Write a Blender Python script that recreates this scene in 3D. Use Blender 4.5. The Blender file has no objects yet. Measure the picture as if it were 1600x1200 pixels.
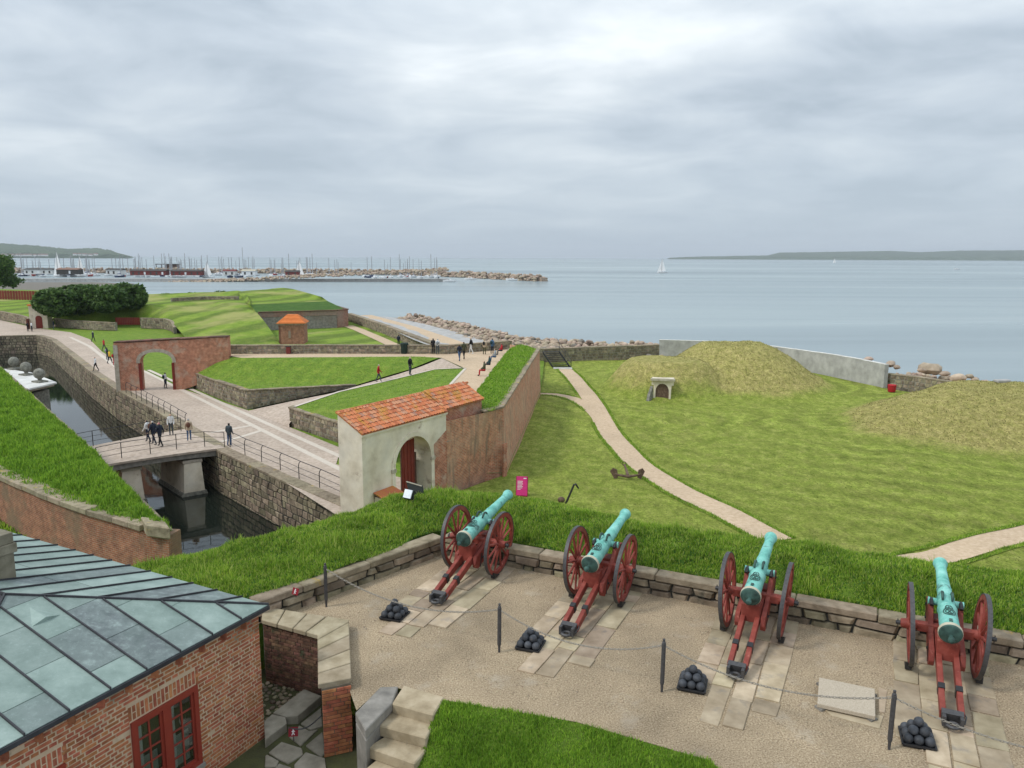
import bpy, bmesh, math, random
import numpy as np
from mathutils import Vector, Matrix, noise
random.seed(7); RN = np.random.default_rng(7)
S = bpy.context.scene
COL = S.collection
R = math.radians
# ------------------------------------------------------------------ camera
F_PX = 1200.0; CAM_H = 7.1
PITCH = math.atan(198.5/1200); ROLL = R(.235)
cd = bpy.data.cameras.new('camera'); cam = bpy.data.objects.new('camera', cd); COL.objects.link(cam)
cd.sensor_width = 36; cd.lens = 27.0; cd.clip_end = 60000; cd.clip_start = .1
cam.matrix_world = Matrix.Translation((0, 0, CAM_H)) @ Matrix.Rotation(R(90)-PITCH, 4, 'X') @ Matrix.Rotation(ROLL, 4, 'Z')
S.camera = cam
# ------------------------------------------------------------------ sky: thin blue seen through a grey overcast
SUN_EL, SUN_AZ = R(48), R(250)      # azimuth measured clockwise from +Y : light comes from the left, a little behind the camera
w = bpy.data.worlds.new('World'); S.world = w; w.use_nodes = True
nt = w.node_tree; N = nt.nodes; L = nt.links; N.clear()
def nd(t, **k):
    n = N.new(t)
    for a, b in k.items(): setattr(n, a, b)
    return n
out = nd('ShaderNodeOutputWorld'); bg = nd('ShaderNodeBackground'); L.new(bg.outputs[0], out.inputs[0])
tc = nd('ShaderNodeTexCoord'); sep = nd('ShaderNodeSeparateXYZ'); L.new(tc.outputs['Generated'], sep.inputs[0])
def mth(op, a, b=None, c=None, clamp=False):
    n = nd('ShaderNodeMath', operation=op, use_clamp=clamp)
    for i, v in enumerate((a, b, c)):
        if v is None: continue
        if isinstance(v, (int, float)): n.inputs[i].default_value = v
        else: L.new(v, n.inputs[i])
    return n.outputs[0]
zc = mth('MAXIMUM', sep.outputs[2], 0.0)
den = mth('ADD', zc, .17)
cu = mth('DIVIDE', sep.outputs[0], den); cv = mth('DIVIDE', sep.outputs[1], den)
cmb = nd('ShaderNodeCombineXYZ'); L.new(cu, cmb.inputs[0]); L.new(cv, cmb.inputs[1])
def wnoise(scale, detail, rough, off, sx=1, sy=1, dist=0):
    mp = nd('ShaderNodeMapping'); mp.inputs['Location'].default_value = off; mp.inputs['Scale'].default_value = (sx, sy, 1)
    L.new(cmb.outputs[0], mp.inputs[0])
    n = nd('ShaderNodeTexNoise'); n.inputs['Scale'].default_value = scale; n.inputs['Detail'].default_value = detail
    n.inputs['Roughness'].default_value = rough; n.inputs['Distortion'].default_value = dist
    L.new(mp.outputs[0], n.inputs[0]); return n.outputs[0]
n1 = wnoise(.62, 4, .5, (7.4, 2.2, 0), .9, 1.0, .6); n2 = wnoise(2.0, 6, .55, (9, 4, 0), .9, 1.0, .4)
cl = mth('ADD', mth('MULTIPLY', n1, .62), mth('MULTIPLY', n2, .38))
rmp = nd('ShaderNodeValToRGB'); L.new(cl, rmp.inputs[0])
e = rmp.color_ramp.elements
e[0].position = .38; e[0].color = (.335, .39, .445, 1)
e[1].position = .635; e[1].color = (.68, .72, .745, 1)
m = e.new(.455); m.color = (.425, .48, .535, 1)
m = e.new(.54); m.color = (.53, .58, .62, 1)
# towards the horizon the cloud deck is seen through more air: even pale blue grey
hz = mth('POWER', mth('SUBTRACT', 1.0, mth('MULTIPLY', zc, 4.2), clamp=True), 1.8)
mix = nd('ShaderNodeMix', data_type='RGBA'); L.new(hz, mix.inputs[0]); L.new(rmp.outputs[0], mix.inputs[6]); mix.inputs[7].default_value = (.44, .52, .60, 1)
# overcast luminance rises smoothly towards the zenith
ov = mth('ADD', .86, mth('MULTIPLY', zc, 1.05))
vm = nd('ShaderNodeVectorMath', operation='SCALE'); L.new(mix.outputs[2], vm.inputs[0]); L.new(ov, vm.inputs[3])
sky = nd('ShaderNodeTexSky', sky_type='NISHITA', sun_disc=False, sun_elevation=SUN_EL, sun_rotation=SUN_AZ)
sm = nd('ShaderNodeVectorMath', operation='SCALE'); L.new(sky.outputs[0], sm.inputs[0]); sm.inputs[3].default_value = .006
ad = nd('ShaderNodeVectorMath', operation='ADD'); L.new(vm.outputs[0], ad.inputs[0]); L.new(sm.outputs[0], ad.inputs[1])
L.new(ad.outputs[0], bg.inputs[0]); bg.inputs[1].default_value = 1.0
sd = bpy.data.lights.new('sun', 'SUN'); sd.energy = 1.5; sd.angle = R(10); sd.color = (1, .97, .92)
sun = bpy.data.objects.new('sun', sd); COL.objects.link(sun)
sdir = Vector((math.sin(SUN_AZ)*math.cos(SUN_EL), math.cos(SUN_AZ)*math.cos(SUN_EL), math.sin(SUN_EL)))
sun.rotation_euler = sdir.to_track_quat('Z', 'Y').to_euler(); sun.location = (0, 0, 60)
S.view_settings.view_transform = 'Standard'; S.view_settings.look = 'None'; S.view_settings.exposure = .36; S.view_settings.gamma = 1
S.render.engine = 'CYCLES'
# ------------------------------------------------------------------ surveying: a sight line from the camera met with a level or an upright plane
def ray(px, py):
    u = px-800; v = py-600; c, s = math.cos(-ROLL), math.sin(-ROLL); u, v = c*u-s*v, s*u+c*v
    cp, sp = math.cos(PITCH), math.sin(PITCH); yd = v/F_PX
    return (u/F_PX, cp-yd*sp, -sp-yd*cp)
def P(px, py, z):
    d = ray(px, py); t = (z-CAM_H)/d[2]; return Vector((d[0]*t, d[1]*t, z))
def PY(px, py, y):
    d = ray(px, py); t = y/d[1]; return Vector((d[0]*t, y, CAM_H+d[2]*t))
def PW(px, py, a, b):
    d = ray(px, py); tx, ty = b[0]-a[0], b[1]-a[1]; n = (ty, -tx)
    k = (n[0]*a[0]+n[1]*a[1])/(n[0]*d[0]+n[1]*d[1]); l = math.hypot(tx, ty)
    return Vector((d[0]*k, d[1]*k, CAM_H+d[2]*k)), ((d[0]*k-a[0])*tx+(d[1]*k-a[1])*ty)/l
# ------------------------------------------------------------------ materials
MATS = {}
class MN:
    def __init__(s, name):
        s.m = bpy.data.materials.new(name); s.m.use_nodes = True; s.t = s.m.node_tree; s.t.nodes.clear(); MATS[name] = s.m
    def n(s, t, **k):
        x = s.t.nodes.new(t)
        for a, b in k.items(): setattr(x, a, b)
        return x
    def l(s, a, b): s.t.links.new(a, b)
    def math(s, op, a, b=None, clamp=False):
        x = s.n('ShaderNodeMath', operation=op, use_clamp=clamp)
        for i, v in enumerate((a, b)):
            if v is None: continue
            if isinstance(v, (int, float)): x.inputs[i].default_value = v
            else: s.l(v, x.inputs[i])
        return x.outputs[0]
    def noise(s, vec, scale, detail=5, rough=.6, dist=0):
        x = s.n('ShaderNodeTexNoise'); x.inputs['Scale'].default_value = scale; x.inputs['Detail'].default_value = detail
        x.inputs['Roughness'].default_value = rough; x.inputs['Distortion'].default_value = dist
        if vec is not None: s.l(vec, x.inputs[0])
        return x.outputs[0]
    def ramp(s, fac, cols):
        x = s.n('ShaderNodeValToRGB'); e = x.color_ramp.elements
        while len(e) < len(cols): e.new(.5)
        for q, (p, c) in zip(e, cols): q.position = p; q.color = (*c, 1)
        s.l(fac, x.inputs[0]); return x.outputs[0]
    def mix(s, fac, a, b, bt='MIX'):
        x = s.n('ShaderNodeMix', data_type='RGBA', blend_type=bt)
        for i, v in ((0, fac), (6, a), (7, b)):
            if isinstance(v, (int, float)): x.inputs[i].default_value = v
            elif isinstance(v, tuple): x.inputs[i].default_value = (*v, 1)
            else: s.l(v, x.inputs[i])
        return x.outputs[2]
    def rnd(s):
        a = s.n('ShaderNodeAttribute', attribute_name='rnd'); o = s.n('ShaderNodeObjectInfo')
        return s.math('FRACT', s.math('ADD', a.outputs['Fac'], o.outputs['Random']))
    def done(s, color, rough=.85, bump=None, bstr=.4, bdist=.02, metal=0, spec=.35, transl=0, rnode=None):
        p = s.n('ShaderNodeBsdfPrincipled'); o = s.n('ShaderNodeOutputMaterial')
        if isinstance(color, tuple): p.inputs['Base Color'].default_value = (*color, 1)
        else: s.l(color, p.inputs['Base Color'])
        p.inputs['Roughness'].default_value = rough; p.inputs['Metallic'].default_value = metal
        if rnode is not None: s.l(rnode, p.inputs['Roughness'])
        p.inputs['Specular IOR Level'].default_value = spec
        if bump is not None:
            b = s.n('ShaderNodeBump'); b.inputs['Strength'].default_value = bstr; b.inputs['Distance'].default_value = bdist
            s.l(bump, b.inputs['Height']); s.l(b.outputs[0], p.inputs['Normal'])
        if transl:
            t = s.n('ShaderNodeBsdfTranslucent'); mx = s.n('ShaderNodeMixShader'); mx.inputs[0].default_value = transl
            s.l(color, t.inputs[0]); s.l(p.outputs[0], mx.inputs[1]); s.l(t.outputs[0], mx.inputs[2]); s.l(mx.outputs[0], o.inputs[0])
        else: s.l(p.outputs[0], o.inputs[0])
        s.p = p; return s.m
def pos(s, sc=None):
    g = s.n('ShaderNodeNewGeometry')
    if sc is None: return g.outputs['Position']
    mp = s.n('ShaderNodeMapping'); mp.inputs['Scale'].default_value = sc; s.l(g.outputs['Position'], mp.inputs[0]); return mp.outputs[0]
def mat(name, cols, scale=4, rough=.85, bstr=.3, bscale=40, bdist=.01, rnd=0, metal=0, spec=.3, big=0, bigscale=.4, detail=6, hue=0, spots=None):
    s = MN(name); v = pos(s)
    c = s.ramp(s.noise(v, scale, detail), [(.3+.4*i/max(1, len(cols)-1), q) for i, q in enumerate(cols)])
    if spots: # (colour, scale, threshold, softness)
        f = s.noise(v, spots[1], 6, .65); k = s.n('ShaderNodeMapRange'); k.inputs[1].default_value = spots[2]; k.inputs[2].default_value = spots[2]+spots[3]
        s.l(f, k.inputs[0]); c = s.mix(k.outputs[0], c, spots[0])
    if big:
        f = s.noise(v, bigscale, 3); c = s.mix(1.0, c, s.ramp(f, [(.3, (1-big,)*3), (.7, (1+big*.4,)*3)]), 'MULTIPLY')
    if rnd:
        h = s.n('ShaderNodeHueSaturation'); r = s.rnd(); s.l(c, h.inputs['Color'])
        s.l(s.math('ADD', 1-rnd, s.math('MULTIPLY', r, 2*rnd)), h.inputs['Value'])
        if hue: s.l(s.math('ADD', .5-hue, s.math('MULTIPLY', s.math('FRACT', s.math('MULTIPLY', r, 7.3)), 2*hue)), h.inputs['Hue'])
        c = h.outputs[0]
    return s.done(c, rough, s.noise(v, bscale, 5) if bstr else None, bstr, bdist, metal, spec)
# --- paint, metal, stone
mat('stone_pale', [(.30, .26, .20), (.42, .37, .29), (.50, .45, .37)], 3, .85, .5, 30, .01, rnd=.14, hue=.02, spots=((.16, .14, .11), 5, .62, .1))
mat('stone_coping', [(.155, .125, .08), (.245, .20, .135), (.33, .275, .195)], 4, .85, .8, 18, .02, rnd=.2, hue=.012, spots=((.42, .28, .05), 1.3, .62, .08))
mat('stone_slab', [(.27, .21, .135), (.37, .295, .20), (.47, .385, .27)], 2.5, .85, .4, 40, .006, rnd=.26, hue=.014, spots=((.28, .235, .18), 3, .56, .12))
mat('stone_wall', [(.13, .105, .068), (.225, .185, .125), (.33, .275, .195)], 3, .9, .7, 18, .02, rnd=.38, hue=.025, spots=((.09, .085, .06), 2.2, .6, .08))
mat('stone_step', [(.25, .195, .12), (.36, .29, .19), (.46, .38, .265)], 3, .9, .6, 45, .006, rnd=.05, spots=((.22, .185, .13), 8, .62, .1))
mat('stone_dark', [(.14, .13, .115), (.21, .195, .17), (.28, .26, .23)], 4, .8, .4, 40, .006, rnd=.1)
mat('stone_weathered', [(.10, .098, .08), (.19, .185, .155), (.28, .27, .23)], 5, .9, .6, 20, .01)
mat('granite', [(.33, .275, .205), (.42, .355, .27), (.51, .44, .345)], 60, .75, .3, 80, .003)
mat('mortar', [(.17, .155, .125), (.30, .275, .225)], 3, .95, .5, 30, .01)
mat('joint_dark', [(.035, .033, .028), (.07, .063, .05)], 3, .95, .5, 20, .02)
mat('limewash', [(.56, .48, .36), (.72, .64, .51), (.79, .72, .60)], .9, .9, .4, 12, .01, big=.22, bigscale=.7, spots=((.36, .27, .20), 1.1, .6, .12))
mat('concrete', [(.30, .295, .28), (.40, .39, .375), (.48, .47, .45)], 1.2, .85, .3, 10, .01, big=.15, bigscale=.5)
mat('concrete_pale', [(.45, .44, .42), (.60, .59, .56), (.68, .67, .64)], 1.5, .85, .2, 10, .01)
mat('gravel', [(.16, .11, .06), (.365, .28, .18), (.58, .47, .33)], 38, .95, 1.0, 50, .02, big=.3, bigscale=.6, spots=((.42, .355, .27), 1.3, .56, .2), detail=9)
mat('path', [(.43, .315, .205), (.51, .385, .26), (.58, .45, .32)], 5, .95, .4, 30, .01, big=.1)
mat('paving_pink', [(.33, .26, .20), (.44, .355, .285), (.53, .435, .355)], 3.5, .9, .7, 7, .02, big=.14, bigscale=.3, detail=8)
mat('paving_light', [(.50, .44, .365), (.60, .53, .45)], 3, .9, .2, 10, .01)
mat('earth', [(.05, .05, .025), (.08, .085, .03)], 3, .95, .5, 20, .02)
mat('red_paint', [(.165, .03, .021), (.22, .043, .03), (.29, .072, .052)], 5, .6, .3, 50, .003, spec=.3, rnd=.12, spots=((.42, .16, .115), 7, .62, .12))
mat('red_wood', [(.15, .022, .014), (.20, .03, .018)], 5, .6, .2, 30, .004, rnd=.12)
mat('red_window', [(.22, .03, .018), (.27, .04, .022)], 5, .45, .1, 40, .002, spec=.5)
mat('iron', [(.018, .018, .02), (.035, .034, .036)], 20, .5, .3, 60, .002, metal=.3, spec=.5)
mat('iron_grey', [(.06, .058, .06), (.10, .097, .098)], 20, .55, .3, 60, .002, metal=.4)
mat('iron_chain', [(.22, .20, .17), (.36, .33, .28)], 30, .5, .2, 60, .002, metal=.4, spec=.5)
mat('iron_rust', [(.06, .04, .03), (.12, .075, .05), (.17, .12, .085)], 6, .8, .4, 40, .004)
mat('cannonball_iron', [(.030, .033, .040), (.065, .07, .08)], 14, .6, .5, 40, .006, rnd=.35, spec=.35, spots=((.11, .085, .065), 9, .6, .12))
s = MN('verdigris'); v = pos(s)
c = s.ramp(s.noise(v, 5, 7, .65), [(.28, (.085, .30, .25)), (.48, (.17, .47, .40)), (.68, (.27, .58, .51))])
k = s.n('ShaderNodeMapRange'); k.inputs[1].default_value = .56; k.inputs[2].default_value = .68; k.inputs[4].default_value = .85; s.l(s.noise(pos(s, (1, 1, .45)), 4.5, 7, .7), k.inputs[0]); c = s.mix(k.outputs[0], c, (.035, .085, .07))
k = s.n('ShaderNodeMapRange'); k.inputs[1].default_value = .60; k.inputs[2].default_value = .70; k.inputs[4].default_value = .6; s.l(s.noise(v, 13, 5, .7), k.inputs[0]); c = s.mix(k.outputs[0], c, (.42, .62, .55))
s.done(c, .62, s.noise(v, 40, 5), .25, .004)
mat('verdigris_dark', [(.016, .034, .028), (.055, .12, .10)], 8, .55, .3, 40, .003)
mat('bronze_band', [(.38, .36, .26), (.50, .47, .36)], 8, .6, .2, 40, .002)
mat('lead', [(.035, .035, .04), (.065, .065, .07)], 5, .55, .2, 20, .004, metal=.3)
s = MN('copper_sheet'); v = pos(s); r = s.rnd()
c = s.ramp(s.noise(v, 2.2, 7, .65), [(.3, (.155, .215, .19)), (.5, (.215, .285, .255)), (.7, (.285, .36, .325))])
c2 = s.ramp(s.noise(v, 5, 8, .7), [(.35, (.08, .10, .10)), (.55, (.135, .16, .16)), (.72, (.27, .335, .315))])
k = s.n('ShaderNodeMapRange'); k.inputs[1].default_value = .70; k.inputs[2].default_value = .80; s.l(r, k.inputs[0])
edge = s.math('MULTIPLY', k.outputs[0], s.ramp(s.noise(v, 1.1, 3), [(.3, (.5,)*3), (.6, (1,)*3)]))
c = s.mix(edge, c, c2); h = s.n('ShaderNodeHueSaturation'); s.l(c, h.inputs['Color']); s.l(s.math('ADD', .88, s.math('MULTIPLY', s.math('FRACT', s.math('MULTIPLY', r, 5.7)), .24)), h.inputs['Value'])
k = s.n('ShaderNodeMapRange'); k.inputs[1].default_value = .55; k.inputs[2].default_value = .75; k.inputs[4].default_value = .5; s.l(s.noise(v, 14, 6, .75), k.inputs[0]); c = s.mix(k.outputs[0], h.outputs[0], (.36, .44, .42))
s.done(c, .5, s.noise(v, 3.0, 4), .22, .04, 0, .35)
# --- brick
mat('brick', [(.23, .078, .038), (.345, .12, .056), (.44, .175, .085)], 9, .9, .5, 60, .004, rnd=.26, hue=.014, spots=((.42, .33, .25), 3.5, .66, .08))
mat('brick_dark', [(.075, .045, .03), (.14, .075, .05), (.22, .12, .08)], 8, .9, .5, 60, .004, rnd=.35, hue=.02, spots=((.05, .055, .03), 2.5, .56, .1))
mat('brick_mortar', [(.43, .31, .20), (.54, .405, .28)], 7, .95, .4, 50, .005, spots=((.23, .20, .14), 1.4, .55, .12))
mat('brick_mortar_dark', [(.10, .085, .06), (.18, .15, .11)], 6, .95, .5, 40, .006)
def brickmat(name, a, b, mo, weather, wcol, wscale=.5, thr=.5, soft=.15, streak=None):
    s = MN(name); uv = s.n('ShaderNodeUVMap'); t = s.n('ShaderNodeTexBrick'); s.l(uv.outputs[0], t.inputs[0])
    t.inputs['Scale'].default_value = 1; t.inputs['Brick Width'].default_value = .26; t.inputs['Row Height'].default_value = .085
    t.inputs['Mortar Size'].default_value = .010; t.inputs['Color1'].default_value = (*a, 1); t.inputs['Color2'].default_value = (*b, 1); t.inputs['Mortar'].default_value = (*mo, 1)
    v = pos(s); c = t.outputs[0]
    c = s.mix(1.0, c, s.ramp(s.noise(v, 3, 6), [(.3, (.62,)*3), (.7, (1.25,)*3)]), 'MULTIPLY')
    k = s.n('ShaderNodeMapRange'); k.inputs[1].default_value = thr; k.inputs[2].default_value = thr+soft; k.inputs[4].default_value = weather; s.l(s.noise(v, wscale, 6, .65), k.inputs[0])
    c = s.mix(k.outputs[0], c, s.mix(s.noise(v, 4, 5), tuple(x*.55 for x in wcol), tuple(x*1.25 for x in wcol)))
    if streak:
        f = s.noise(pos(s, (2.2, 2.2, .25)), 1.4, 5, .6); q = s.n('ShaderNodeMapRange'); q.inputs[1].default_value = .52; q.inputs[2].default_value = .66; q.inputs[4].default_value = .75; s.l(f, q.inputs[0]); c = s.mix(q.outputs[0], c, streak)
    b_ = s.math('ADD', s.math('MULTIPLY', t.outputs[1], -.6), s.noise(v, 14, 5)); return s.done(c, .92, b_, .6, .02)
brickmat('brick_rampart', (.44, .15, .08), (.54, .22, .115), (.52, .41, .29), .65, (.50, .37, .25), .5, .44, .25, (.22, .165, .115))
brickmat('brick_gate', (.38, .11, .06), (.46, .165, .09), (.50, .37, .26), .85, (.50, .38, .29), .8, .52, .15)
brickmat('brick_far', (.30, .145, .105), (.34, .17, .12), (.32, .22, .17), .6, (.29, .25, .21), .08, .5, .1)
brickmat('brick_hut', (.30, .11, .065), (.36, .145, .085), (.40, .27, .2), .5, (.36, .19, .12), .5, .55, .2)
brickmat('brick_moat', (.25, .09, .05), (.34, .135, .07), (.32, .245, .17), .7, (.19, .145, .09), .6, .48, .15)
brickmat('render_far', (.28, .255, .225), (.29, .265, .235), (.285, .26, .23), .7, (.20, .15, .12), .15, .52, .15)
s = MN('roof_tile'); v = pos(s); r = s.rnd()
c = s.ramp(r, [(.0, (.36, .11, .05)), (.3, (.49, .155, .065)), (.65, (.56, .195, .085)), (.88, (.52, .25, .14)), (1, (.33, .17, .12))])
k = s.n('ShaderNodeMapRange'); k.inputs[1].default_value = .52; k.inputs[2].default_value = .62; k.inputs[4].default_value = .75; s.l(s.noise(v, .8, 6, .7), k.inputs[0])
c = s.mix(k.outputs[0], c, (.43, .22, .03))
q = s.n('ShaderNodeMapRange'); q.inputs[1].default_value = .60; q.inputs[2].default_value = .68; q.inputs[4].default_value = .6; s.l(s.noise(v, 3.1, 5, .7), q.inputs[0]); c = s.mix(q.outputs[0], c, (.33, .30, .25))
s.done(c, .85, s.noise(v, 20, 4), .3, .01)
mat('hut_tile', [(.50, .135, .03), (.62, .19, .05)], 2, .8, .2, 10, .01, rnd=.12)
# --- grass, soil, foliage
def grassmat(name, cols, stripes=None, dry=None, bs=.9, sc=1.2, rot=0):
    s = MN(name); v = pos(s)
    c = s.ramp(s.noise(v, sc, 8, .7), [(.28+.44*i/(len(cols)-1), q) for i, q in enumerate(cols)])
    c = s.mix(1.0, c, s.ramp(s.noise(v, 6, 6, .8), [(.32, (.55,)*3), (.68, (1.38,)*3)]), 'MULTIPLY')
    if stripes: # mowing lanes: (metres, strength, direction, distortion)
        mp = s.n('ShaderNodeMapping'); mp.inputs['Rotation'].default_value = (0, 0, stripes[2]); s.l(v, mp.inputs[0])
        wv = s.n('ShaderNodeTexWave', wave_type='BANDS', bands_direction='X'); wv.inputs['Scale'].default_value = .314/stripes[0]*1.0; wv.inputs['Distortion'].default_value = stripes[3]; wv.inputs['Detail'].default_value = 3
        wv.inputs['Detail Scale'].default_value = .6; s.l(mp.outputs[0], wv.inputs[0])
        c = s.mix(1.0, c, s.ramp(wv.outputs['Fac'], [(.25, (1-stripes[1],)*3), (.75, (1+stripes[1], 1+stripes[1], 1+stripes[1]*.3))]), 'MULTIPLY')
    if dry:
        k = s.n('ShaderNodeMapRange'); k.inputs[1].default_value = dry[1]; k.inputs[2].default_value = dry[1]+dry[3]; k.inputs[4].default_value = dry[4]; s.l(s.noise(v, dry[2], 7, .65), k.inputs[0])
        c = s.mix(k.outputs[0], c, dry[0])
    return s.done(c, .9, s.noise(v, 6, 8, .75), bs, .12, 0, .15)
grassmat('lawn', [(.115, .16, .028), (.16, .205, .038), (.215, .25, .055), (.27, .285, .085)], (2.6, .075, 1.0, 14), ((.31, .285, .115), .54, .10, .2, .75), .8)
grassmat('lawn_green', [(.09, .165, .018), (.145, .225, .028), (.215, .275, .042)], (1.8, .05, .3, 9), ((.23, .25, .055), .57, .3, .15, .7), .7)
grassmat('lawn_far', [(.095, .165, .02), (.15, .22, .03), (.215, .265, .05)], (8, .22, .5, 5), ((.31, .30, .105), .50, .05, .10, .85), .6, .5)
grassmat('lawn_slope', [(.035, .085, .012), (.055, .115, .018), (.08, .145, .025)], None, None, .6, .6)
grassmat('dry_mound', [(.17, .17, .05), (.26, .235, .085), (.33, .28, .115), (.38, .32, .14)], None, ((.14, .18, .038), .56, .16, .12, .75), 1.0, .9)
grassmat('bank_soil', [(.07, .12, .016), (.11, .18, .022), (.15, .22, .03)], None, None, .8, 2)
def blademat(name, cols):
    s = MN(name); v = pos(s); r = s.rnd()
    c = s.ramp(r, [(i/(len(cols)-1), q) for i, q in enumerate(cols)])
    c = s.mix(1.0, c, s.ramp(s.noise(v, 1.1, 5, .65), [(.3, (.62, .68, .6)), (.55, (1, 1, 1)), (.75, (1.3, 1.22, 1.1))]), 'MULTIPLY')
    return s.done(c, .55, None, spec=.25, transl=.45)
blademat('blades', [(.11, .20, .022), (.19, .345, .032), (.28, .45, .045), (.38, .52, .065), (.55, .56, .18)])
s = MN('lawn_mown'); v = pos(s); ad_ = s.n('ShaderNodeAttribute', attribute_name='dry'); al = s.n('ShaderNodeAttribute', attribute_name='lane')
fn = s.noise(v, 1.3, 8, .72); g_ = s.ramp(fn, [(.26, (.16, .22, .03)), (.42, (.225, .285, .044)), (.56, (.305, .35, .07)), (.74, (.41, .415, .125))])
d_ = s.ramp(s.noise(pos(s, (1, 1, 1.6)), 1.6, 9, .75), [(.28, (.20, .205, .05)), (.42, (.32, .30, .09)), (.58, (.45, .39, .145)), (.74, (.57, .48, .21))])
sn = s.math('SINE', s.math('ADD', s.math('MULTIPLY', al.outputs['Fac'], 2.5), s.math('MULTIPLY', s.noise(v, .35, 3), 5.0)))
amp = s.math('MULTIPLY', sn, s.math('MULTIPLY', s.ramp(s.noise(v, .05, 4, .6), [(.42, (0,)*3), (.62, (1,)*3)]), .20)); st_ = s.math('ADD', 1.0, amp)
vm_ = s.n('ShaderNodeVectorMath', operation='SCALE'); s.l(g_, vm_.inputs[0]); s.l(st_, vm_.inputs[3])
f_ = s.math('ADD', ad_.outputs['Fac'], s.math('MULTIPLY', s.math('SUBTRACT', s.noise(v, .45, 7, .7), .5), 1.3)); k = s.n('ShaderNodeMapRange'); k.inputs[1].default_value = .25; k.inputs[2].default_value = .75; s.l(f_, k.inputs[0])
c = s.mix(k.outputs[0], vm_.outputs[0], d_)
k2 = s.n('ShaderNodeMapRange'); k2.inputs[1].default_value = .57; k2.inputs[2].default_value = .74; k2.inputs[4].default_value = .7; s.l(s.noise(v, .09, 8, .7), k2.inputs[0]); c = s.mix(k2.outputs[0], c, d_)
c = s.mix(1.0, c, s.ramp(s.noise(v, 7, 6, .8), [(.32, (.5,)*3), (.68, (1.42,)*3)]), 'MULTIPLY'); c = s.mix(1.0, c, s.ramp(s.noise(pos(s, (1, .35, 1)), 2.2, 6, .75), [(.32, (.72,)*3), (.68, (1.22,)*3)]), 'MULTIPLY'); s.done(c, .92, s.noise(v, 5, 9, .8), 1.0, .2, 0, .12)
blademat('weed_leaf', [(.045, .125, .03), (.075, .185, .04), (.11, .25, .055), (.16, .32, .10)])
blademat('blades_lawn', [(.12, .18, .028), (.18, .25, .04), (.26, .31, .065), (.36, .37, .11)])
blademat('blades_lush', [(.105, .22, .022), (.18, .34, .032), (.26, .44, .042), (.34, .50, .06)])
blademat('blades_dry', [(.20, .20, .06), (.32, .28, .11), (.42, .35, .15), (.22, .25, .06)])
blademat('leaf', [(.045, .095, .025), (.075, .145, .035), (.11, .19, .048), (.15, .23, .065)])
s = MN('window_glass'); tr_ = s.n('ShaderNodeBsdfTransparent'); gl_ = s.n('ShaderNodeBsdfGlossy'); gl_.inputs['Roughness'].default_value = .03; tr_.inputs[0].default_value = (.8, .85, .83, 1); mx_ = s.n('ShaderNodeMixShader'); mx_.inputs[0].default_value = .22; o_ = s.n('ShaderNodeOutputMaterial'); s.l(tr_.outputs[0], mx_.inputs[1]); s.l(gl_.outputs[0], mx_.inputs[2]); s.l(mx_.outputs[0], o_.inputs[0])
mat('bark', [(.05, .04, .03), (.10, .08, .06)], 6, .9, .5, 20, .02)
mat('boulder', [(.22, .17, .125), (.345, .27, .20), (.46, .375, .29)], 1.2, .85, .6, 6, .05, rnd=.28, hue=.02)
mat('boulder_dark', [(.12, .105, .085), (.2, .18, .15)], 1.5, .85, .6, 6, .05, rnd=.2)
mat('forest', [(.03, .055, .025), (.05, .08, .035), (.075, .105, .05)], .01, .95, 0)
# --- water
s = MN('sea_water'); v = pos(s)
a = s.noise(pos(s, (.05, .12, .1)), 1, 6, .6); b_ = s.noise(pos(s, (.9, 1.5, 1)), 1, 5, .6)
bandn = s.noise(pos(s, (.0011, .0065, .01)), 1, 5, .6, .6)
c = s.ramp(bandn, [(.32, (.20, .245, .262)), (.5, (.265, .318, .335)), (.68, (.35, .405, .41))])
s.done(c, .16, s.math('ADD', s.math('MULTIPLY', a, 1.0), s.math('MULTIPLY', b_, .25)), .35, .5, 0, .5)
df_ = s.n('ShaderNodeBsdfDiffuse'); s.l(c, df_.inputs[0]); mx_ = s.n('ShaderNodeMixShader'); mx_.inputs[0].default_value = .52; o_ = [q for q in s.t.nodes if q.type == 'OUTPUT_MATERIAL'][0]; s.l(df_.outputs[0], mx_.inputs[1]); s.l(s.p.outputs[0], mx_.inputs[2]); s.l(mx_.outputs[0], o_.inputs[0])
rr = s.ramp(s.noise(pos(s, (.002, .012, .01)), 1, 5, .6, 1.0), [(.35, (.10,)*3), (.65, (.30,)*3)]); s.l(rr, s.p.inputs['Roughness'])
s = MN('moat_water'); v = pos(s)
s.done((.012, .016, .012), .03, s.noise(pos(s, (1.2, 2.2, 1)), 1, 4, .5), .05, .05, 0, .5)
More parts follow.
